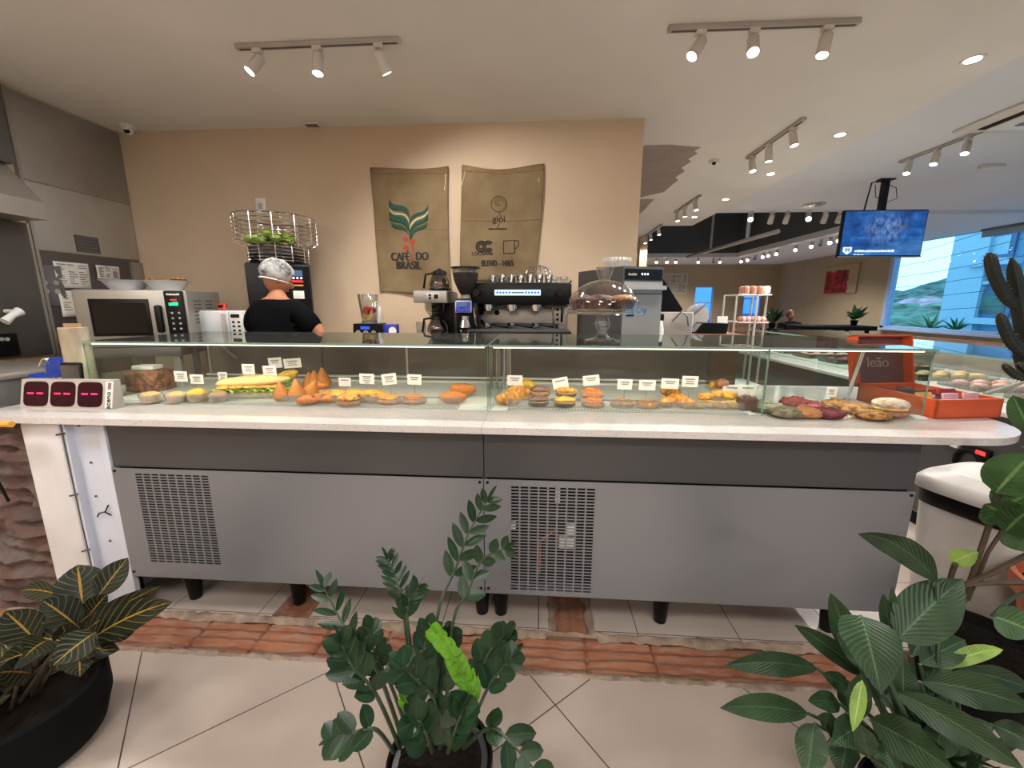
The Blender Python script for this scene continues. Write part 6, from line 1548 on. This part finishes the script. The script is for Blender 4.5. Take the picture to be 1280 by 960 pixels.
MB().bb(Wd/2-.1, Wd/2-.03, -.0265, -.0235, .04, .075).build('green_panel', 'led_green', t, smooth=False)
m = MB()
for i in range(2):
    for j in range(7): m.box((Wd/2+.001, .13+i*.17, z1-.07-j*.025), (.002, .1, .008))
m.build('side_vents', 'slot_dark', t)
ov = t
st = T('oven_stand', 'grey steel stand under the countertop oven', 'stand', (oc.x, 2.56, 0), .30)
MB().bb(-.32, .24, -.02, .50, 1.1, 1.16, .004).build('top', 'steel_dark', st)
for x, y in ((-.29, 0.02), (.2, 0.02), (-.29, .46), (.2, .46)): MB().bb(x-.02, x+.02, y-.02, y+.02, 0, 1.1).build('leg', 'steel', st)
for i, (u, lab) in enumerate(((158, 'white oval dish on the left of the countertop oven'), (200, 'white dish heaped with brown food on the countertop oven'))):
    q = P(u, 360, y=2.78)
    d = T('serving_dish', lab, 'dish', (q.x, 2.78+.06*i, 1.16+z1), .2)
    MB().lathe([(0, .004), (.09, .004), (.14, .065), (.16, .072), (.14, .07), (.088, .012), (0, .012)], seg=32, sy=.7).build('dish', 'white_enamel', d)
    if i:
        m = MB()
        for k in range(12): m.blob((U(-.09, .09), U(-.05, .05), .072+U(0, .012)), (.03, .025, .012), k, .3, None, None, 10)
        m.build('food', 'nut_cookie', d)
    else: MB().tube([(.02, 0, .03), (.06, 0, .06), (.1, .01, .075)], .005, 6).build('spoon', 'chrome', d)
# microwave
q = P(241, 388, y=2.8); q2 = P(305, 388, y=2.8); z0_ = 1.19; zt_ = q.z-z0_
t = T('microwave', 'white microwave right of the steel oven, half hidden by the person', 'microwave', (q.x, 2.8, z0_), 0)
Wm = q2.x-q.x
MB().bb(0, Wm, 0, .14, 0, zt_, .01).build('body', 'white_enamel', t)
MB().bb(.0, Wm*.7, -.02, 0, .005, zt_-.005, .008).build('door', 'white_enamel', t)
MB().bb(Wm*.62, Wm*.68, -.05, -.02, .03, zt_-.02, .012).build('door_handle', 'rail_gray', t)
MB().bb(Wm*.72, Wm-.01, -.012, 0, .01, zt_-.01, .004).build('control_panel', 'white_plastic', t)
m = MB().bb(Wm*.75, Wm*.92, -.014, -.012, zt_-.05, zt_-.025)
for i in range(2):
    for j in range(3): m.box((Wm*.79+i*.04, -.013, zt_-.08-j*.03), (.02, .003, .014), .001)
m.build('buttons', 'black_plastic', t)
q = P(278, 384, y=2.87)
tm = T('kitchen_timer', 'small red-cased timer on top of the white microwave', 'timer', (q.x, 2.87, z0_+zt_))
MB().box((0, 0, .025), (.06, .03, .05), .01, (-.25, 0, 0)).build('case', 'red_fruit', tm); MB().box((0, -.016, .03), (.04, .003, .02), .001, (-.25, 0, 0)).build('display', 'black_plastic', tm)
sh = T('side_table', 'low steel table under the white microwave', 'table', (P(241, 400, y=2.8).x, 2.8, 0))
MB().bb(.0, Wm, -.06, .2, 1.15, 1.19, .004).build('top', 'steel_dark', sh)
for x, y in ((.02, -.04), (Wm-.02, -.04), (.02, .18), (Wm-.02, .18)): MB().bb(x-.015, x+.015, y-.015, y+.015, 0, 1.15).build('leg', 'steel_dark', sh)
# ================================================================ second counter on the right
t = T('cold_counter', 'long glass-topped cold counter on the right, running away toward the window', 'counter', (0, 0, 0))
CX0, CX1, CY0, CY1, ZL = 2.5, 3.62, .9, 5.4, .90
MB().bb(CX0+.03, CX1, CY0, CY1, .1, ZL-.03).build('body', 'gray_plastic', t, smooth=False)
MB().bb(CX0-.04, CX1+.02, CY0-.02, CY1+.02, ZL-.028, ZL, .004).build('ledge', 'quartz', t)
MB().bb(CX0+.06, CX1-.05, CY0+.05, CY1-.05, 0, .1).build('plinth', 'dark_cavity', t, smooth=False)
MB().bb(CX0+.02, CX0+.03, CY0+.02, CY1-.02, .12, ZL-.035).build('front_panel', 'fascia_gray', t, smooth=False)
GX0, GZ = CX0+.18, 1.15
MB().bb(GX0, GX0+.006, CY0+.05, CY1, ZL+.005, GZ-.01).build('front_glass', 'clear_glass', t, smooth=False)
MB().bb(GX0-.002, CX1, CY0+.05, CY1, GZ-.008, GZ).build('top_glass', 'clear_glass', t, smooth=False)
MB().bb(CX1-.025, CX1+.01, CY0+.05, 4.4, GZ, GZ+.014).build('top_rail', 'wood_brown', t, smooth=False)
MB().bb(CX1-.02, CX1+.01, CY0+.05, CY1, GZ-.02, GZ).bb(GX0-.004, GX0+.008, CY0+.05, CY1, GZ-.012, GZ+.001).build('glass_edge', 'glass_edge', t, smooth=False)
MB().bb(GX0, CX1, CY1-.006, CY1, ZL+.005, GZ-.01).build('end_glass', 'clear_glass', t, smooth=False)
MB().bb(CX1-.012, CX1-.004, CY0+.05, CY1, ZL+.005, GZ-.022).build('rear_glass', 'acrylic', t, smooth=False)
for y in (1.75, 2.8, 3.9, 5.0): MB().tube([(CX1-.03, y, GZ-.015), (GX0+.12, y-.12, ZL+.01)], .012, 8).build('strut', 'rail_gray', t)
MB().bb(GX0+.02, CX1-.03, CY0+.1, CY1-.05, ZL, ZL+.005).build('deck', 'deck_white', t, smooth=False)
# electrics low on the near side panel
pc_ = P(1222, 564, x=CX0+.015)
MB().box((CX0+.012, pc_.y, pc_.z), (.02, .15, .05), .004).build('controller', 'black_plastic', t)
MB().box((CX0, pc_.y-.03, pc_.z), (.004, .05, .022), .001).build('red_digits', 'led_red', t)
pf = P(1211, 578, x=CX0+.015)
MB().tube([(CX0+.008, pf.y+.07*math.cos(a*PI/12), pf.z+.07*math.sin(a*PI/12)) for a in range(24)], .014, 6, True).build('cable_coil', 'black_matte', t)
MB().bb(CX0+.0, CX0+.02, pc_.y+.1, pc_.y+.14, pc_.z-.02, pc_.z+.04).bb(CX0+.0, CX0+.02, pc_.y+.16, pc_.y+.19, pc_.z-.02, pc_.z+.04).build('sockets', 'white_plastic', t, smooth=False)
# trays of sweets
tr0 = None; n = 0
names = [('pink_sweet', 'pink'), ('pale_bread', 'cream'), ('dough_base', 'tan'), ('red_cookie', 'red')]
for i in range(10):
    y = 1.2+i*.42; mt, nm = names[i % 4]
    tr = T('sweet_tray', 'clear tray of pastries under the glass of the cold counter on the right', 'tray', (GX0+.42, y, ZL+.006), 0, 'trays in the cold counter')
    m = MB().bb(-.28, .28, -.14, .14, 0, .006).bb(-.28, .28, -.14, -.134, 0, .045).bb(-.28, .28, .134, .14, 0, .045).bb(-.28, -.274, -.14, .14, 0, .045).bb(.274, .28, -.14, .14, 0, .045)
    m.build('tray', 'acrylic', tr, smooth=False)
    src = bun(.05, .045, .028, .12).build('tray_pastry', mt)
    tag(src, '%s pastry in a clear tray of the cold counter on the right' % nm, 'pastry', '%s pastries in the cold counter' % nm)
    for k in range(8):
        o = src if k == 0 else src.copy()
        if k: COL.objects.link(o)
        o.location = (GX0+.42-.2+(k % 4)*.135, y-.065+(k//4)*.13, ZL+.013); o.rotation_euler = (0, 0, U(0, 6))
# ================================================================ waste bin
bc = P(1222, 622, z=.60); bc = V((2.165, 1.92, 0))
t = T('waste_bin', 'white plastic waste bin with a black liner under the right end of the worktop', 'bin', bc, .35); t.scale = (1.06, 1.06, 1.04)
m = MB(); n_ = 32
def sq(r, z, e=4.5): return [(r*math.copysign(abs(math.cos(a))**(2/e), math.cos(a)), r*.82*math.copysign(abs(math.sin(a))**(2/e), math.sin(a)), z) for a in [2*PI*i/n_ for i in range(n_)]]
def loft(m, rings, cap0=True, cap1=True):
    R = [[m.b.verts.new(p) for p in r] for r in rings]
    for A, B in zip(R, R[1:]):
        for i in range(len(A)): m.b.faces.new((A[i], A[(i+1) % len(A)], B[(i+1) % len(A)], B[i]))
    if cap0: m.b.faces.new(R[0][::-1])
    if cap1: m.b.faces.new(R[-1])
    return m
loft(m, [sq(.20, 0), sq(.205, .01), sq(.235, .52)]).build('body', 'bin_white', t)
loft(MB(), [sq(.24, .49), sq(.246, .5), sq(.244, .56), sq(.235, .565)]).build('liner', 'black_plastic', t)
loft(MB(), [sq(.258, .562), sq(.264, .575), sq(.262, .595), sq(.235, .625), sq(.17, .64, 4), sq(.165, .645, 4), sq(.15, .65, 4)]).build('lid', 'bin_white', t)
tag(MB().blob((0, 0, .02), (.05, .04, .022), 3, .3, None, .8, 14).build('rubble_piece', 'mortar'), 'pale lump of rubble on the floor beside the cabinet end', 'rubble').location = P(1138, 690, z=0)
# ================================================================ plants
def pot(t, prof, mat, seg=36, soil=None):
    MB().lathe(prof, seg=seg).build('pot', mat, t)
    if soil:
        r, z = soil; m = MB(); m.lathe([(0, z+.012), (r*.6, z+.008), (r, z-.004), (r, z-.02), (0, z-.02)], seg=28)
        for k in range(40): a, q = U(0, 2*PI), U(0, r*.9); m.blob((q*math.cos(a), q*math.sin(a), z+.006), (.012, .012, .008), k, .3, None, None, 6)
        m.build('soil', 'soil', t)
def W(t, u, v, y): return P(u, v, y=y)-t.location
def lf(m, t, u0, v0, y0, u1, v1, y1, wpx, sag=.08, **k):
    a, b = W(t, u0, v0, y0), W(t, u1, v1, y1); dep = ((a+b)/2+t.location-CAM).dot(FW)
    m.leaf(a, b, wpx*dep/F, sag, face=(CAM-t.location-(a+b)/2), **k)
# ---- croton, left
ct = P(52, 905, y=1.0); t = T('croton_plant', 'croton with dark yellow-veined leaves in a wide black pot at the lower left corner', 'plant', (-1.655, .98, 0))
pot(t, [(0, 0), (.15, 0), (.19, .03), (.215, .12), (.215, .225), (.205, .235), (.195, .225), (.19, .2), (0, .2)], 'pot_black', 40, (.188, .205))
m = MB(); cy_ = .98
CR = [(103, 756, 0, 97, 706, .05, 46, .0), (122, 746, .03, 160, 697, .1, 28, .02), (98, 784, -.03, 52, 750, -.06, 34, .1), (102, 792, -.02, 202, 732, .02, 24, .1), (112, 800, -.06, 216, 752, -.08, 34, .1),
      (46, 802, -.1, 6, 764, -.12, 36, .1), (84, 800, -.05, 78, 780, -.08, 20, .1), (74, 744, .08, 26, 738, .1, 20, .15), (100, 806, -.06, -6, 796, -.12, 24, .15), (52, 812, -.1, -4, 830, -.16, 26, .15), (60, 826, -.08, 150, 812, -.06, 34, .12),
      (96, 812, -.08, 128, 812, -.14, 26, .1), (40, 842, -.1, -8, 842, -.2, 30, .1), (110, 770, .0, 134, 742, .0, 24, .0), (88, 790, .02, 120, 760, .04, 26, 0), (120, 790, -.1, 66, 832, -.2, 34, .1), (60, 800, -.1, 30, 822, -.2, 32, .1), (90, 800, .0, 60, 772, .03, 30, 0), (100, 818, -.1, 100, 846, -.18, 28, .1), (130, 800, .02, 176, 774, .05, 24, .05)]
for u0, v0, d0, u1, v1, d1, wp, sg in CR: lf(m, t, u0, v0, cy_+d0, u1, v1, cy_+d1, wp*1.1, sg*.8, fold=.25, roll=U(-.3, .3), nu=6, nv=12, wave=.05, shape='lance')
for k in range(26):      # lower leaves hanging over the rim
    a, e = U(0, 2*PI), U(-.15, .7); b0 = V((U(-.05, .08), U(-.06, .06), U(.24, .36))); L = U(.13, .2)
    m.leaf(b0, b0+V((math.cos(a)*math.cos(e)*L, math.sin(a)*math.cos(e)*L, math.sin(e)*L)), U(.045, .065), .08, .25, U(-.5, .5), nu=6, nv=10, wave=.05, shape='lance')
m.build('foliage', 'croton_leaf', t)
m = MB()
for k in range(9):
    u0, v0, d0 = CR[k][:3]; q = W(t, u0, v0, cy_+d0); b0 = V((U(-.05, .05), U(-.05, .05), .2)); m.tube([b0, (b0+q)/2+V((0, 0, .03)), q], [.006, .005, .004], 6)
m.build('stems', 'stem_brown', t)
# ---- ZZ plant, centre
t = T('zz_plant', 'zz plant with arching stems of glossy leaflets in a black pot at the bottom centre', 'plant', (-.262, .92, 0))
pot(t, [(0, 0), (.11, 0), (.14, .02), (.152, .1), (.15, .185), (.143, .19), (.138, .185), (.135, .17), (0, .165)], 'pot_black_gloss', 40, (.134, .17))
def zz(pts, n, lpx, wpx, ml, ms, start=.25, shape='round', spread=1.0, tw=0.0):
    q = [W(t, u, v, y) for u, v, y in pts]
    def ev(s):
        k = len(q)-1; i = min(int(s*k), k-1); f = s*k-i; p0, p1, p2, p3 = q[max(i-1, 0)], q[i], q[i+1], q[min(i+2, k)]
        return .5*(2*p1+(p2-p0)*f+(2*p0-5*p1+4*p2-p3)*f*f+(3*p1-p0-3*p2+p3)*f**3)
    ms.tube([ev(s/16) for s in range(17)], [.0062-.0042*s/16 for s in range(17)], 6)
    for k in range(n):
        s = start+(1-start)*k/(n-1) if n > 1 else 1
        c = ev(min(s, .995)); d = (ev(min(1, s+.04))-ev(max(0, s-.04))).normalized(); dep = (c+t.location-CAM).dot(FW)
        toC = (CAM-t.location-c).normalized(); sd_ = d.cross(toC).normalized()
        L = lpx*dep/F*(1-.35*abs(s-.55)/.5)*U(.88, 1.1); w_ = wpx*dep/F*U(.9, 1.1)*(1-.25*abs(s-.5))
        for sg in (-1, 1):
            dir_ = (sd_*sg*math.cos(.75)*spread+d*.75+toC*U(-.25, .35)).normalized()
            ml.leaf(c+d*sg*.004, c+dir_*L, w_, U(-.02, .06), .15, U(-.6, .6)+tw, face=toC, nu=4, nv=7, shape=shape)
    c = ev(1); dep = (c+t.location-CAM).dot(FW); d = (ev(1)-ev(.93)).normalized(); ml.leaf(c, c+d*lpx*.8*dep/F, wpx*dep/F, 0, .15, U(-.4, .4), shape=shape)
ml, ms = MB(), MB()
Y0 = .92
zz([(545, 930, Y0), (546, 776, 1.02), (569, 712, 1.1), (587, 664, 1.13), (608, 628, 1.14)], 7, 33, 12, ml, ms, .46, 'lance')
zz([(555, 930, Y0), (566, 780, 1.02), (584, 742, 1.05), (602, 701, 1.07), (630, 686, 1.05)], 5, 26, 14, ml, ms, .46, 'lance')
zz([(520, 930, Y0), (506, 776, 1.0), (496, 726, 1.05), (485, 700, 1.06)], 7, 24, 7, ml, ms, .45, 'lance')
zz([(530, 930, Y0), (512, 800, .98), (510, 760, 1.0), (522, 735, 1.0)], 6, 28, 9, ml, ms, .5, 'lance')
zz([(505, 930, Y0), (472, 838, .86), (446, 806, .84), (424, 772, .86), (406, 736, .88)], 7, 33, 11, ml, ms, .35, 'lance')
zz([(500, 935, Y0), (470, 868, .82), (440, 832, .80), (427, 806, .80)], 6, 34, 21, ml, ms, .35)
zz([(492, 940, .9), (470, 912, .78), (440, 916, .76), (420, 922, .76)], 4, 32, 22, ml, ms, .4)
zz([(580, 935, Y0), (612, 910, .82), (640, 930, .78), (668, 962, .76)], 4, 38, 22, ml, ms, .35)
zz([(570, 930, Y0), (592, 860, .98), (612, 815, 1.0), (630, 795, 1.0)], 5, 30, 24, ml, ms, .4)
zz([(580, 930, Y0), (610, 860, .92), (640, 822, .94)], 4, 28, 18, ml, ms, .5)
zz([(550, 935, .9), (545, 880, .82), (520, 850, .80), (505, 835, .80)], 5, 34, 24, ml, ms, .3)
zz([(540, 940, .88), (530, 910, .76), (520, 900, .74)], 4, 36, 30, ml, ms, .3)
zz([(560, 940, .88), (572, 905, .76), (580, 885, .74)], 4, 36, 30, ml, ms, .3)
zz([(530, 930, Y0), (525, 840, .95), (535, 790, .98)], 6, 30, 16, ml, ms, .35)
zz([(515, 930, Y0), (490, 860, .95), (470, 820, .95), (462, 790, .96)], 6, 28, 15, ml, ms, .4)
zz([(550, 930, Y0), (552, 850, 1.0), (560, 800, 1.02)], 6, 32, 22, ml, ms, .25)
ml.build('foliage', 'zz_leaf', t); ms.build('stems', 'stem_green', t)
ml, ms = MB(), MB()
zz([(560, 930, Y0), (590, 886, .80), (575, 836, .78), (545, 792, .78)], 13, 22, 18, ml, ms, .42, 'ovate', .75)
ml.build('young_shoot', 'zz_lime_leaf', t); ml = MB()
zz([(535, 930, Y0), (515, 900, .80), (505, 865, .78)], 5, 16, 12, ml, ms, .5, 'ovate', .7)
ml.build('young_shoot', 'zz_lime_leaf', t); ms.build('young_stem', 'zz_lime_leaf', t)
# ---- peace lily, right
t = T('peace_lily', 'broad-leaved peace lily spilling over its black pot at the lower right', 'plant', (1.0, .86, 0))
pot(t, [(0, 0), (.1, 0), (.12, .02), (.14, .15), (.145, .2), (.137, .2), (.13, .18), (0, .175)], 'pot_black', 36, (.129, .18))
m, ms = MB(), MB(); yc = .9
LL = [(1172, 728, .98, 1072, 667, .9, 40, .22), (1122, 800, .92, 1204, 724, 1.0, 62, .1), (1076, 770, .86, 1101, 868, .72, 70, .12), (1086, 840, .9, 1046, 790, .95, 26, .05), (1105, 830, .92, 1128, 752, 1.0, 24, .02), (1150, 830, .92, 1206, 800, .98, 40, .06), (1130, 880, .86, 1128, 820, .9, 34, .0), (1070, 900, .84, 1078, 840, .86, 30, 0), (1170, 925, .84, 1240, 905, .84, 34, .1), (1046, 915, .86, 1022, 895, .84, 30, .08), (1120, 940, .8, 1150, 905, .8, 36, .05), (1085, 945, .8, 1075, 905, .8, 32, .03), (1074, 834, .95, 1038, 741, 1.0, 38, .02), (1022, 836, .92, 906, 832, .9, 34, .14), (1010, 892, .86, 900, 885, .82, 36, .12),
      (1018, 905, .84, 1008, 972, .76, 42, .12), (1116, 802, .95, 1104, 742, .97, 20, 0), (1118, 796, .95, 1115, 733, .98, 14, 0), (1150, 852, .88, 1290, 886, .84, 46, .15), (1118, 864, .86, 1280, 962, .74, 48, .14), (1088, 900, .82, 1196, 968, .68, 58, .12),
      (1082, 846, .95, 993, 781, .98, 30, .1), (1195, 838, .95, 1290, 862, .95, 34, .12), (1240, 905, .85, 1300, 936, .8, 36, .1), (1180, 905, .85, 1166, 948, .8, 38, .05), (1100, 846, .92, 1062, 808, .94, 24, 0), (1140, 820, .95, 1156, 790, 1.0, 22, 0), (1060, 860, .92, 1028, 842, .9, 26, .05), (1050, 880, .9, 1010, 876, .86, 28, .08),
      (1120, 900, .9, 1170, 880, .86, 34, .05), (1080, 905, .86, 1040, 930, .8, 40, .08), (1100, 925, .84, 1120, 965, .76, 44, .08), (1060, 925, .86, 1050, 968, .8, 40, .08), (1140, 930, .86, 1220, 935, .8, 36, .1), (1095, 880, .96, 1135, 850, 1.0, 40, 0), (1065, 890, .96, 1060, 850, 1.0, 36, 0), (1150, 890, .95, 1200, 870, .98, 30, .05),
      (1190, 870, .9, 1175, 838, .95, 30, 0), (1160, 850, .95, 1192, 800, 1.0, 30, 0)]
for i, (u0, v0, y0, u1, v1, y1, wp, sg) in enumerate(LL):
    lf(m, t, u0, v0, y0, u1, v1, y1, wp*(.9 if wp > 60 else .82), sg*.8, fold=.3, roll=U(-.35, .35), nu=6, nv=14, wave=.05 if wp > 60 else .13, shape='ovate' if wp > 60 else 'lance')
    q = W(t, u0, v0, y0); a = U(0, 2*PI); b0 = V((.05*math.cos(a), .05*math.sin(a), .18)); ms.tube([b0, (b0+q)/2+V((0, 0, .05)), q], [.006, .005, .004], 6)
for k in range(30):
    a, e = U(0, 2*PI), U(-.2, 1.0); b0 = V((U(-.06, .06), U(-.05, .05), U(.2, .36))); L = U(.14, .24)
    m.leaf(b0, b0+V((math.cos(a)*math.cos(e)*L, math.sin(a)*math.cos(e)*L, math.sin(e)*L)), U(.04, .07), .1, .3, U(-.6, .6), nu=6, nv=10, wave=.12, shape='lance')
m.build('foliage', 'lily_leaf', t, sol=None); 
m = MB(); lf(m, t, 1176, 836, .93, 1254, 812, .95, 18, .18, fold=.3, shape='lance'); m.build('young_leaf', 'lily_lime_leaf', t); m = MB(); lf(m, t, 1078, 850, .8, 1066, 915, .72, 16, .05, fold=.2, shape='lance'); m.build('young_leaf', 'lily_lime_leaf', t)
ms.build('stems', 'stem_green', t)
# ---- black pot with a monstera behind the lily
t = T('monstera_plant', 'monstera with thick stems in a black pot at the right edge behind the peace lily', 'plant', (1.64, 1.40, 0))
pot(t, [(0, 0), (.13, 0), (.15, .02), (.19, .2), (.195, .24), (.185, .24), (.175, .21), (0, .2)], 'pot_black', 40, (.174, .21))
m, ms = MB(), MB()
for q in (((1205, 752), (1195, 735), (1232, 720), (1290, 690)), ((1200, 760), (1200, 732), (1240, 728), (1300, 728)), ((1205, 750), (1222, 700), (1242, 640), (1248, 615)), ((1210, 750), (1235, 690), (1262, 650), (1275, 630)), ((1198, 755), (1185, 735), (1190, 715), (1194, 705))):
    ms.tube([W(t, u, v, 1.40-.02*i) for i, (u, v) in enumerate(q)], .0085 if q[0][0] < 1209 else .006, 7)
ms.build('stems', 'stem_brown', t)
for u0, v0, y0, u1, v1, y1, wp, sg in ((1244, 616, 1.34, 1290, 568, 1.3, 52, .05), (1248, 640, 1.34, 1294, 612, 1.28, 44, .08), (1262, 650, 1.34, 1230, 630, 1.28, 42, .05), (1270, 655, 1.36, 1300, 690, 1.3, 50, .05), (1288, 540, 1.3, 1266, 494, 1.3, 24, .0), (1298, 545, 1.32, 1284, 498, 1.34, 22, 0), (1240, 770, 1.3, 1290, 790, 1.25, 40, .1), (1256, 665, 1.3, 1284, 640, 1.24, 44, .1)):
    lf(m, t, u0, v0, y0, u1, v1, y1, wp, sg, fold=.15, roll=U(-.2, .2), nu=6, nv=10, wave=.05, shape='round')
ms2 = MB().tube([W(t, 1275, 630, 1.34), W(t, 1300, 600, 1.32), W(t, 1285, 560, 1.31)], .007, 6).tube([W(t, 1285, 560, 1.31), W(t, 1275, 560, 1.3)], .005, 6).tube([W(t, 1300, 730, 1.34), W(t, 1262, 750, 1.32), W(t, 1240, 770, 1.3)], .006, 6); ms2.build('stems', 'stem_green', t)
m.build('foliage', 'monstera_leaf', t)
m = MB(); lf(m, t, 1189, 704, 1.36, 1223, 690, 1.34, 22, .1, fold=.3); m.build('young_leaf', 'lily_lime_leaf', t)
tp = P(1272, 745, y=1.62)
t = T('terracotta_planter', 'orange terracotta pot at the right edge behind the black pot', 'flower pot', (2.05, 1.42, 0))
MB().lathe([(0, 0), (.13, 0), (.15, .03), (.2, .36), (.225, .37), (.23, .44), (.215, .445), (.2, .4), (0, .38)], seg=40).build('pot', 'terracotta_pot', t); MB().cyl((0, 0, .385), .195, .03, 28).build('soil', 'soil', t)
# ---- cactus
t = T('cactus', 'tall dark branching cactus at the right edge in front of the window', 'cactus', (2.05, 1.42, .40))
def arm(pts, r, spines=True):
    q = [W(t, u, v, y) for u, v, y in pts]
    n = 18
    def ev(s):
        k = len(q)-1; i = min(int(s*k), k-1); f = s*k-i; p0, p1, p2, p3 = q[max(i-1, 0)], q[i], q[i+1], q[min(i+2, k)]
        return .5*(2*p1+(p2-p0)*f+(2*p0-5*p1+4*p2-p3)*f*f+(3*p1-p0-3*p2+p3)*f**3)
    C_ = [ev(i/n) for i in range(n+1)]
    prev = None; rings = []
    for i, c in enumerate(C_):
        d = (C_[min(i+1, n)]-C_[max(i-1, 0)]).normalized(); a = V((0, 1, 0)); nrm = (a-d*a.dot(d)).normalized() if prev is None else (prev-d*prev.dot(d)).normalized(); prev = nrm; bi = d.cross(nrm)
        s = i/n; k = r*(math.sqrt(max(0.02, 1-max(0, (s-.82)/.18)**2)))*(.78+.3*min(1, s/.35))
        ring_ = []
        for j in range(30):
            an = 2*PI*j/30; rr = k*(1+.14*math.cos(an*5)); v = c+(nrm*math.cos(an)+bi*math.sin(an))*rr; ring_.append(mc.b.verts.new(v))
            if j % 6 == 0 and spines and i > 0:
                o_ = (nrm*math.cos(an)+bi*math.sin(an))
                for e in (-.5, .5): msp.tube([v, v+(o_+bi*e*.6+d*U(-.5, .5)).normalized()*.006], [.0008, .0003], 3)
        rings.append(ring_)
    for A, B in zip(rings, rings[1:]):
        for j in range(30): mc.b.faces.new((A[j], A[(j+1) % 30], B[(j+1) % 30], B[j]))
    mc.b.faces.new(rings[0][::-1]); mc.b.faces.new(rings[-1])
mc, msp = MB(), MB()
q0 = t.location; base_u = 1420
def pxl(p):
    d = p-CAM; return (640+F*d.dot(RT)/d.dot(FW), 480-F*d.dot(UP)/d.dot(FW))
bu, bv = pxl(V((2.05, 1.42, .40))); tu, tv = pxl(V((2.03, 1.42, 1.15)))
arm([(bu, bv, 1.42), (tu, tv, 1.42), (1296, 470, 1.30), (1278, 405, 1.30), (1264, 322, 1.30)], .0165)
arm([(1274, 385, 1.30), (1258, 372, 1.29), (1243, 345, 1.28), (1236, 316, 1.28)], .0125)
arm([(1330, 470, 1.30), (1285, 445, 1.28), (1262, 425, 1.27), (1249, 391, 1.27)], .0115)
arm([(1340, 480, 1.30), (1300, 475, 1.26), (1272, 470, 1.25), (1254, 455, 1.25)], .0085)
arm([(1340, 470, 1.30), (1310, 470, 1.26), (1290, 468, 1.25), (1272, 454, 1.25)], .0085)
mc.build('stem', 'cactus_skin', t); msp.build('spines', 'cactus_spine', t)
bpy.context.view_layer.update()
